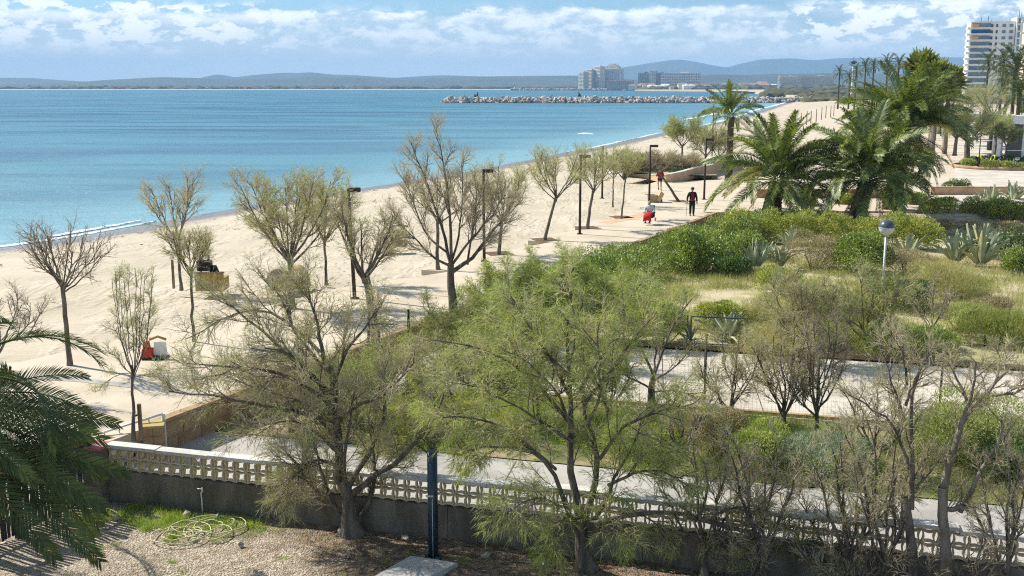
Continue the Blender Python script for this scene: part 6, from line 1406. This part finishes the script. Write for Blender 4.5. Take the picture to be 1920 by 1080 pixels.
# back kerb wall and round bed
t = thing('kerb_wall', 'low tan kerb wall beyond the yuccas on the right', 'wall', onpx(1862, 366, 2.45)); m = MB(); m.box(0, 0, .28, 9.5, .35, .60); m.build('wall', 'planter_wall', t); m = MB(); m.box(0, 0, .61, 9.6, .42, .05); m.build('cap', 'block_wall', t)
t = thing('kerb_wall', 'low brown wall seen between the trunks behind the big palms', 'wall', onpx(1560, 372, 2.45)); m = MB(); m.box(0, 0, .3, 11, .35, .7); m.build('wall', 'block_wall', t); m = MB(); m.box(0, 0, .67, 11.1, .42, .05); m.build('cap', 'planter_wall', t)
bb = onpx(1880, 314, 2.5); t = thing('round_flowerbed', 'round green flower bed with a dark rim on the pale plaza', 'flower bed', bb)
a = np.linspace(0, 2 * math.pi, 40); k = bb[1] / FPX; rr_ = 88 * k
m = MB(); m.tube([(rr_ * math.cos(x), rr_ * .9 * math.sin(x), .14) for x in a], .17, 8, False); m.build('rim', 'block_wall', t)
m = MB(); m.poly([(rr_ * math.cos(x), rr_ * .9 * math.sin(x), .12) for x in a[:-1]]); m.build('soil', 'soil', t)
for i, (dx, dy, mat, s_) in enumerate(((-46, -3.3, 'grass', 1), (-22, -4.0, 'leaf_lime', .9), (6, -4.2, 'grass', .8), (34, -4.0, 'leaf_green', .9), (-60, 1, 'leaf_green', .9), (-30, 2.5, 'leaf_dark', 1.1), (0, 3.2, 'leaf_dark', 1.1), (30, 3, 'leaf_dark', 1.2), (60, 2, 'leaf_dark', 1.1))):
    lab = ['bright grassy clump at the front left of the round bed', 'lime clump second along the front of the round bed', 'grassy clump at the front middle of the round bed', 'green clump at the front right of the round bed', 'green bush at the left rim of the round bed', 'dark bush behind the left gardener', 'dark bush between the two gardeners', 'dark bush behind the thin tree in the round bed', 'dark bush at the far right of the round bed'][i]
    shrub('shrub', lab, (bb[0] + dx * k, bb[1] + dy * .9, 2.6), 1.7 * s_, 1.6, .85 * s_, 1500, mat, .14, 300 + i, stems=False)
# pale plaza paving behind
m = MB(); m.poly([(29, 69.3, 2.508), (150, 69.3, 2.508), (150, 230, 2.508), (93, 230, 2.508), (58, 140, 2.508), (38, 92, 2.508)]); struct(m.build('plaza', 'road'))
# pavilion
D = 122.0; X0 = (1876 - 960) / FPH * D; H = hpx(217, D) - 2.5
t = thing('pavilion', 'low white pavilion with a glazed doorway at the right edge', 'building', (X0, D, 2.5)); W_ = 9.0
m = MB(); m.box(W_ / 2, 3.2, H - .45, W_ + .6, 7, .9); m.build('roof', 'white_wall', t)
m = MB(); m.box(.25, 0, (H - .9) / 2, .5, .5, H - .9); m.build('column', 'white_wall', t); m = MB(); m.box(.9, 1.5, (H - .9) / 2, 1.1, .3, H - .9); m.build('wall', 'white_wall', t)
m = MB(); m.box(2.3, .3, (H - .9) / 2, 1.6, .08, H - 1.0); m.build('door', 'glass_dark', t); m = MB(); m.box(3.4, .3, (H - .9) / 2, .5, .12, H - .9); m.build('door_frame', 'white_wall', t)
m = MB(); m.box(6.3, .4, (H - .9) / 2, 5.2, .2, H - .9); m.build('wall', 'white_wall', t)
for z in (.9,): m = MB(); m.box(1.5, -2.2, z, 3.2, .05, .05); m.box(0, -2.2, z / 2, .05, .05, z); m.box(3, -2.2, z / 2, .05, .05, z); m.build('handrail', 'white_paint', t)
p = onpx(1856, 282, 2.5); t = thing('litter_bin', 'dark cylindrical litter bin beside the pavilion path', 'litter bin', p); m = MB(); m.lathe([(.001, .05), (.38, .05), (.42, 1.25), (.36, 1.3), (.001, 1.32)], sides=14); m.build('body', 'post_dark', t); m = MB(); m.lathe([(.43, 1.2), (.45, 1.25), (.43, 1.3)], sides=14); m.build('rim', 'galv', t)

# breakwater markers
for i, (px, lab) in enumerate(((893, 'dark two-humped marker standing near the tip of the breakwater'), (1089, 'leaning dark marker on the crest of the breakwater, mid way'))):
    x = (px - 960) / FPH * 680; t = thing('sea_marker', lab, 'marker', (x, 684, 2.4)); m = MB()
    m.box(-.9, 0, 1.4, 1.6, 1.4, 3.0, taper=.45); m.build('body', 'post_dark', t)
    m = MB(); m.tube([(.6, 0, 0), (.5 - i * .9, 0, 2.4), (.7 - i * 2, 0, 4.4)], [.8, .6, .25], 8); m.build('mast', 'post_dark', t)

# ------------------------------------------------------------ garden things
b = onpx(380, 964, 1.8); t = thing('standpipe', 'bent pale garden standpipe with tap in front of the wall', 'tap', b)
m = MB(); m.tube([(0, 0, 0), (.0, 0, .30), (-.01, 0, .46), (.02, 0, .52)], .014, 8); m.build('pipe', 'white_paint', t)
m = MB(); m.tube([(.02, 0, .52), (0, -.02, .56), (-.07, -.03, .565)], .013, 8); m.cyl(.02, 0, .50, .58, .018, sides=8); m.build('tap', 'white_paint', t)
b = onpx(368, 998, 1.8); rng = np.random.default_rng(3); t = thing('garden_hose', 'yellow-green garden hose lying in loose coils on the gravel', 'hose', b)
pts = []; k = b[1] / FPX
for u in np.linspace(0, 1, 260):
    a = u * 2 * math.pi * 7; cx = .34 * math.sin(u * 11 + .6) + .07 * math.sin(u * 37); cy = .24 * math.cos(u * 9 + .4); r1 = .36 + .17 * math.sin(u * 19); pts.append((cx + r1 * math.cos(a) * 1.15, cy + .42 * r1 / .42 * math.sin(a), .03 + .035 * abs(math.sin(a * 2.3 + u * 9)) + .02 * u))
m = MB(); m.tube(pts, .0125, 6); m.build('hose', 'hose', t)
m = MB(); m.tube([(.10, .45, .03), (.22, .62, .05), (.3, .75, .02), (.08, .8, .04)], .0125, 6); m.tube([(.24, .60, .05), (.26, .68, .12)], .02, 6); m.build('coupling', 'galv', t)
b = onpx(813, 1046, 1.8); t = thing('steel_post', 'thick dark blue round steel post standing behind the concrete slab', 'post', b)
m = MB(); m.cyl(0, 0, 0, 2.1, .095, .095, 24); m.build('pipe', 'post_teal', t)
m = MB(); m.lathe([(.001, 0), (.16, 0), (.16, .03), (.11, .05)], sides=20); m.build('base_plate', 'post_teal', t)
m = MB(); m.tube([(.0, -.115, .06), (.0, -.118, 1.25)], .008, 5); m.box(-.05, -.115, 1.27, .14, .03, .03); m.build('cable', 'galv', t)
p = [at(x, y, 1.90) for x, y in ((770, 1043), (858, 1056), (776, 1096), (686, 1090))]; c = np.mean(p, axis=0)
t = thing('concrete_slab', 'pale concrete slab on the soil at the bottom edge', 'slab', (c[0], c[1], 1.78)); m = MB(); m.poly([(q[0] - c[0], q[1] - c[1], .13) for q in (p[3], p[2], p[1], p[0])], down=.12); m.build('slab', 'concrete', t)
b = onpx(265, 824, 2.5); t = thing('tree_stake', 'square wooden stake with rubber tie beside the sapling', 'stake', b)
m = MB(); m.box(0, 0, .42, .075, .075, .86); m.build('stake', 'wood_old', t); m = MB(); m.tube([(-.0, 0, .62), (-.09, 0, .57), (-.19, .02, .52)], .022, 6); m.build('tie', 'play_black', t)
for i, (px, py, top, lab) in enumerate(((326, 541, 485, 'wooden stake standing left of the tall bare tamarisk'),)):
    p = onpx(px, py, 2.44); m = MB(); m.box(0, 0, (py - top) / FPX * p[1] / 2, .09, .09, (py - top) / FPX * p[1], taper=.9); m.cyl(0, 0, .8, .9, .06, sides=6); o = m.build('tree_stake', 'wood_old'); o.location = p; tag(o, lab, 'stake')
for i in range(7):
    px = 240 + i * 130 + R.uniform(-30, 30); x = at(px, 960, 1.8)[0]; y = wl(x, -.25 - abs(R.normal(0, .5))); s_ = R.uniform(.05, .1); o = link('stone', RM[i % 7], None); o.location = (x, y, 1.82); o.scale = (s_,) * 3; o.rotation_euler = tuple(R.uniform(0, 6, 3)); tag(o, '%s small loose stone from the left along the foot of the garden wall' % ['first', 'second', 'third', 'fourth', 'fifth', 'sixth', 'seventh'][i], 'stone', 'loose stones below the garden wall')

# ------------------------------------------------------------ people
def skin_body(name, J, E, Rr, mat, parent, sub=1, root=0):
    me = bpy.data.meshes.new(name); me.from_pydata([tuple(j) for j in J], E, []); o = bpy.data.objects.new(name, me); C.objects.link(o); o.parent = parent
    md = o.modifiers.new('Skin', 'SKIN'); md.use_smooth_shade = True; 
    for i, r_ in enumerate(Rr): v = me.skin_vertices[0].data[i]; v.radius = (r_, r_) if not isinstance(r_, tuple) else r_; v.use_root = (i == root)
    s_ = o.modifiers.new('Sub', 'SUBSURF'); s_.levels = sub; s_.render_levels = sub; me.materials.append(MATS[mat]); return o
def ensure_skin(me): pass
def chain(*lists): return lists
def person(label, loc, rz, pose, cols, scale=1.0):
    """pose: dict of joints in metres, x to the person's left, y forward(-) / back(+), z up"""
    t = thing('person', label, 'person', loc, rz); t.scale = (scale,) * 3; p = pose
    names = ['pel', 'wst', 'chs', 'nck', 'hdb', 'shL', 'elL', 'wrL', 'shR', 'elR', 'wrR', 'hpL', 'knL', 'anL', 'toL', 'hpR', 'knR', 'anR', 'toR']
    J = [p[n] for n in names]; E = [(0, 1), (1, 2), (2, 3), (3, 4), (2, 5), (5, 6), (6, 7), (2, 8), (8, 9), (9, 10), (0, 11), (11, 12), (12, 13), (13, 14), (0, 15), (15, 16), (16, 17), (17, 18)]
    Rr = [(.14, .12), (.145, .11), (.16, .12), .06, .055, .075, .048, .032, .075, .048, .032, .095, .062, .042, .035, .095, .062, .042, .035]
    skin_body('body', J, E, Rr, 'skin', t, 1)
    # head
    h = np.array(p['head']); rngp = np.random.default_rng(1); u = np.linspace(-math.pi / 2, math.pi / 2, 11); th = np.arange(14) * 2 * math.pi / 14; V = []
    for a in u:
        for b_ in th:
            x, y, z = math.cos(a) * math.cos(b_), math.cos(a) * math.sin(b_), math.sin(a); w_ = .078 * (1 - .16 * max(0, -z)); dy = .098
            q = [x * w_, y * dy, z * .118]
            if abs(x) < .25 and y < -.8 and -.25 < z < .1: q[1] -= .022
            if abs(z + .5) < .12 and y < 0 and abs(x) < .3: q[1] -= .006
            if y < 0 and abs(z - .05) < .12 and .2 < abs(x) < .6: q[1] += .008
            V.append(q)
    m = MB(); n = 14; m.add(np.array(V) + h, [[i * n + j, i * n + (j + 1) % n, (i + 1) * n + (j + 1) % n, (i + 1) * n + j] for i in range(10) for j in range(n)], True); hd = m.build('head', 'skin', t)
    for s_ in (1, -1): m = MB(); m.lathe([(.001, -.006), (.011, 0), (.001, .006)], sides=8); e = m.build('eye', 'cloth_black', hd); e.location = tuple(h + [s_ * .03, -.088, .012]); e.rotation_euler = (rad(90), 0, 0); m = MB(); m.lathe([(.001, -.02), (.016, -.01), (.018, .015), (.001, .03)], sides=8); e = m.build('ear', 'skin', hd); e.location = tuple(h + [s_ * .082, .005, 0])
    m = MB(); m.lathe([(.084 * math.cos(a) + .001, .118 * math.sin(a)) for a in np.linspace(.15, 1.57, 6)], sides=14); o = m.build('hair', cols['hair'], hd); o.location = tuple(h + [0, .018, .012]); o.scale = (1.05, 1.25, 1.05)
    if cols.get('hat'): m = MB(); m.lathe([(.155, .045), (.15, .055), (.095, .06), (.09, .13), (.06, .15), (.001, .152)], sides=16); o = m.build('hat', cols['hat'], hd); o.location = tuple(h)
    # hands
    for sd, wr, el_ in (('L', p['wrL'], p['elL']), ('R', p['wrR'], p['elR'])):
        wr = np.array(wr); d = nrm(wr - np.array(el_)); sidev = nrm(np.cross(d, [0, 1, 0.2])); m = MB(); pal = wr + d * .05
        m.tubes(np.array([[wr - d * .01, wr + d * .04, wr + d * .085]]), np.array([[.028, .038, .034]]), 8); 
        for f in range(4):
            b0 = wr + d * .08 + sidev * (f - 1.5) * .018; L_ = (.065, .075, .07, .055)[f]; cv = np.array([0, -.35, -.2]); m.tube([b0, b0 + d * L_ * .5, b0 + d * L_ * .85 + cv * L_ * .5], [.009, .0085, .006], 5)
        tb = wr + d * .03 + sidev * -.03; m.tube([tb, tb + d * .03 - sidev * .025, tb + d * .06 - sidev * .03], [.011, .010, .007], 5); m.build('hand', 'skin', t)
    # clothes: slightly larger chains over the body
    g = lambda *n_: [p[q] for q in n_]
    if cols.get('coat'):
        skin_body('coat', g('pel', 'wst', 'chs', 'shL', 'elL', 'wrL', 'shR', 'elR', 'wrR', 'nck'), [(0, 1), (1, 2), (2, 3), (3, 4), (4, 5), (2, 6), (6, 7), (7, 8), (2, 9)], [(.21, .17), (.185, .15), (.19, .15), .10, .070, .054, .10, .070, .054, .075], cols['coat'], t)
    if cols.get('trousers'):
        short = cols.get('short', 0)
        if short: kl = tuple(np.array(p['hpL']) * .45 + np.array(p['knL']) * .55); kr = tuple(np.array(p['hpR']) * .45 + np.array(p['knR']) * .55); skin_body('shorts', [p['pel'], p['hpL'], kl, p['hpR'], kr], [(0, 1), (1, 2), (0, 3), (3, 4)], [(.16, .14), .115, .10, .115, .10], cols['trousers'], t)
        else: skin_body('trousers', g('pel', 'hpL', 'knL', 'anL', 'hpR', 'knR', 'anR'), [(0, 1), (1, 2), (2, 3), (0, 4), (4, 5), (5, 6)], [(.165, .14), .118, .088, .070, .118, .088, .070], cols['trousers'], t)
    for a, b_ in (('anL', 'toL'), ('anR', 'toR')):
        A = np.array(p[a]); B = np.array(p[b_]); m = MB(); m.tubes(np.array([[A + [0, .05, -.03], A + [0, 0, -.025], (A + B) / 2 + [0, 0, -.01], B]]), np.array([[.04, .05, .046, .032]]), 8, True, True); m.build('shoe', cols.get('shoe', 'cloth_black'), t)
    if cols.get('front'):
        c_ = np.array(p['chs']); w_ = np.array(p['wst']); m = MB(); m.box((c_[0] + w_[0]) / 2, c_[1] - .145, (c_[2] + w_[2]) / 2 - .03, .17, .05, .50, taper=.75); m.build('shirt_front', cols['front'], t)
    return t
STAND = dict(pel=(0, 0, .95), wst=(0, 0, 1.10), chs=(0, 0, 1.34), nck=(0, 0, 1.48), hdb=(0, -.01, 1.54), head=(0, -.02, 1.64), shL=(.19, 0, 1.41), elL=(.27, .02, 1.13), wrL=(.29, -.06, .88), shR=(-.19, 0, 1.41), elR=(-.27, .02, 1.13), wrR=(-.30, -.10, .90),
             hpL=(.09, 0, .88), knL=(.10, -.02, .48), anL=(.10, .02, .09), toL=(.12, -.15, .04), hpR=(-.09, 0, .88), knR=(-.10, -.02, .48), anR=(-.10, .02, .09), toR=(-.12, -.15, .04))
def posed(**kw): d = dict(STAND); d.update(kw); return d
pm_ = onpx(1297, 404.5, 2.5)
t = person('man in black coat, trousers and hat over a red pullover, leaning on a stick', pm_, 0, posed(wrR=(-.33, -.14, .93), elR=(-.30, .03, 1.15)), dict(coat='cloth_black', trousers='cloth_black', hair='hair_grey', hat='cloth_black', front='cloth_red'))
m = MB(); m.tube([(-.38, -.20, .0), (-.35, -.19, .82), (-.34, -.18, .88), (-.30, -.16, .90)], .014, 6); o = m.build('walking_stick', 'wood_old'); o.location = pm_; tag(o, 'thin walking stick held by the man in black', 'walking stick')
# rider in a wheelchair
pw_ = onpx(1217, 421, 2.5); S_ = 1.0
SIT = dict(pel=(0, .12, .58), wst=(0, .12, .74), chs=(0, .08, .98), nck=(0, .05, 1.12), hdb=(0, .02, 1.18), head=(0, 0, 1.27), shL=(.19, .07, 1.05), elL=(.30, .0, .82), wrL=(.22, -.20, .74), shR=(-.19, .07, 1.05), elR=(-.30, 0, .82), wrR=(-.22, -.20, .74),
           hpL=(.09, .08, .55), knL=(.12, -.36, .58), anL=(.12, -.42, .22), toL=(.12, -.58, .18), hpR=(-.09, .08, .55), knR=(-.12, -.36, .58), anR=(-.12, -.42, .22), toR=(-.12, -.58, .18))
person('seated wheelchair rider in pale jacket with a red blanket over the knees', pw_, -.35, SIT, dict(coat='cloth_pale', trousers='cloth_red_bright', hair='hair_grey'))
wc = thing('wheelchair', 'black wheelchair carrying the rider with the red blanket', 'wheelchair', pw_, -.35)
def ring(r_, w_, x, y, z, name, mat, par, sides=20):
    a = np.linspace(0, 2 * math.pi, sides + 1); m = MB(); m.tube([(x, y + r_ * math.cos(q), z + r_ * math.sin(q)) for q in a], w_, 6, False); return m.build(name, mat, par)
for x in (.33, -.33): wh = ring(.26, .045, x, .18, .30, 'wheel', 'play_black', wc); m = MB(); m.tube([(x - .03, .18, .30), (x + .03, .18, .30)], .10, 10); m.build('hub', 'galv', wh)
for x in (.27, -.27): ring(.12, .035, x, -.45, .15, 'caster', 'play_black', wc, 12)
m = MB(); m.box(0, .08, .46, .50, .50, .10); m.build('seat', 'play_black', wc); m = MB(); m.box(0, .34, .80, .48, .10, .62); m.build('backrest', 'play_black', wc)
for x in (.29, -.29): m = MB(); m.box(x, 0, .70, .06, .42, .05); m.box(x, .1, .58, .04, .04, .22); m.build('armrest', 'play_black', wc)
m = MB(); m.box(0, -.48, .14, .42, .20, .03); m.tube([(.15, -.48, .15), (.15, -.22, .42)], .02, 5); m.tube([(-.15, -.48, .15), (-.15, -.22, .42)], .02, 5); m.build('footrest', 'galv', wc)
m = MB(); m.box(.02, .47, .72, .34, .16, .42); m.build('rear_bag', 'play_black', wc)
V = np.stack([np.tile(np.linspace(-.24, .24, 7), 6), np.repeat([-.0, -.15, -.30, -.44, -.50, -.52], 7), np.repeat([.72, .71, .70, .66, .50, .30], 7)], -1); V[:, 2] -= np.abs(V[:, 0]) ** 2 * 1.6
m = MB(); i = np.arange(42).reshape(6, 7); m.add(V, np.stack([i[:-1, :-1], i[:-1, 1:], i[1:, 1:], i[1:, :-1]], -1).reshape(-1, 4), True); o = m.build('blanket', 'cloth_red_bright'); o.location = pw_; o.rotation_euler = (0, 0, -.35); tag(o, 'bright red blanket spread over the knees of the wheelchair rider', 'blanket'); o.modifiers.new('thick', 'SOLIDIFY').thickness = .03
# jogger standing beyond the seat, seen from behind
pj = onpx(1237, 357, 2.5)
person('jogger in red shirt and dark shorts standing on one foot, seen from behind', pj, math.pi + .15, posed(knL=(.12, -.14, .55), anL=(.12, .10, .22), toL=(.12, .02, .06), wrL=(.22, -.25, 1.10), wrR=(-.22, -.25, 1.10), head=(0, -.08, 1.60)), dict(coat='cloth_red', trousers='cloth_navy', short=1, hair='hair_dark'), 1.0)
# two gardeners bending over the round bed
BEND = posed(pel=(0, .22, .86), wst=(0, .12, .98), chs=(0, -.12, 1.05), nck=(0, -.26, 1.0), hdb=(0, -.32, .97), head=(0, -.40, .92), shL=(.18, -.16, 1.02), elL=(.22, -.26, .74), wrL=(.16, -.38, .50), shR=(-.18, -.16, 1.02), elR=(-.22, -.26, .74), wrR=(-.16, -.38, .50), hpL=(.10, .20, .82), knL=(.13, .02, .46), anL=(.14, .14, .09), hpR=(-.10, .20, .82), knR=(-.13, .02, .46), anR=(-.14, .14, .09), toL=(.16, -.04, .04), toR=(-.16, -.04, .04))
person('gardener in yellow vest bending low over the left of the round bed', (bb[0] - 40 * k * 0 - 2.2, bb[1] + .4, 2.6), .9, BEND, dict(coat='cloth_hivis', trousers='cloth_black', hair='hair_dark'))
person('gardener in green trousers and yellow vest stooping in the round bed', (bb[0] - .5, bb[1] + .8, 2.6), -1.2, BEND, dict(coat='cloth_hivis', trousers='cloth_green', hair='hair_dark'))
pb_ = onpx(1424, 219, 1.0); person('distant walker in dark clothes at the edge of the surf', (pb_[0], pb_[1], .45), .4, STAND, dict(coat='cloth_navy', trousers='cloth_navy', hair='hair_dark'))

pq = onpx(763, 355, 1.0); dd_ = float(sdist(np.array([pq[0]]), np.array([pq[1]]))[0]); zq = float(np.interp(dd_, [0, 2, 6, 12, 22, 36, 60], [0, .16, .5, 1.0, 1.75, 2.25, 2.42]))
person('walker in a brown jacket by the water, behind the largest tree', (pq[0], pq[1], zq), .5, posed(anL=(.10, -.22, .09), knL=(.10, -.16, .50), toL=(.12, -.38, .05), anR=(-.10, .26, .12), toR=(-.12, .10, .04)), dict(coat='wood_old', trousers='cloth_black', short=1, hair='hair_dark'), 1.02)
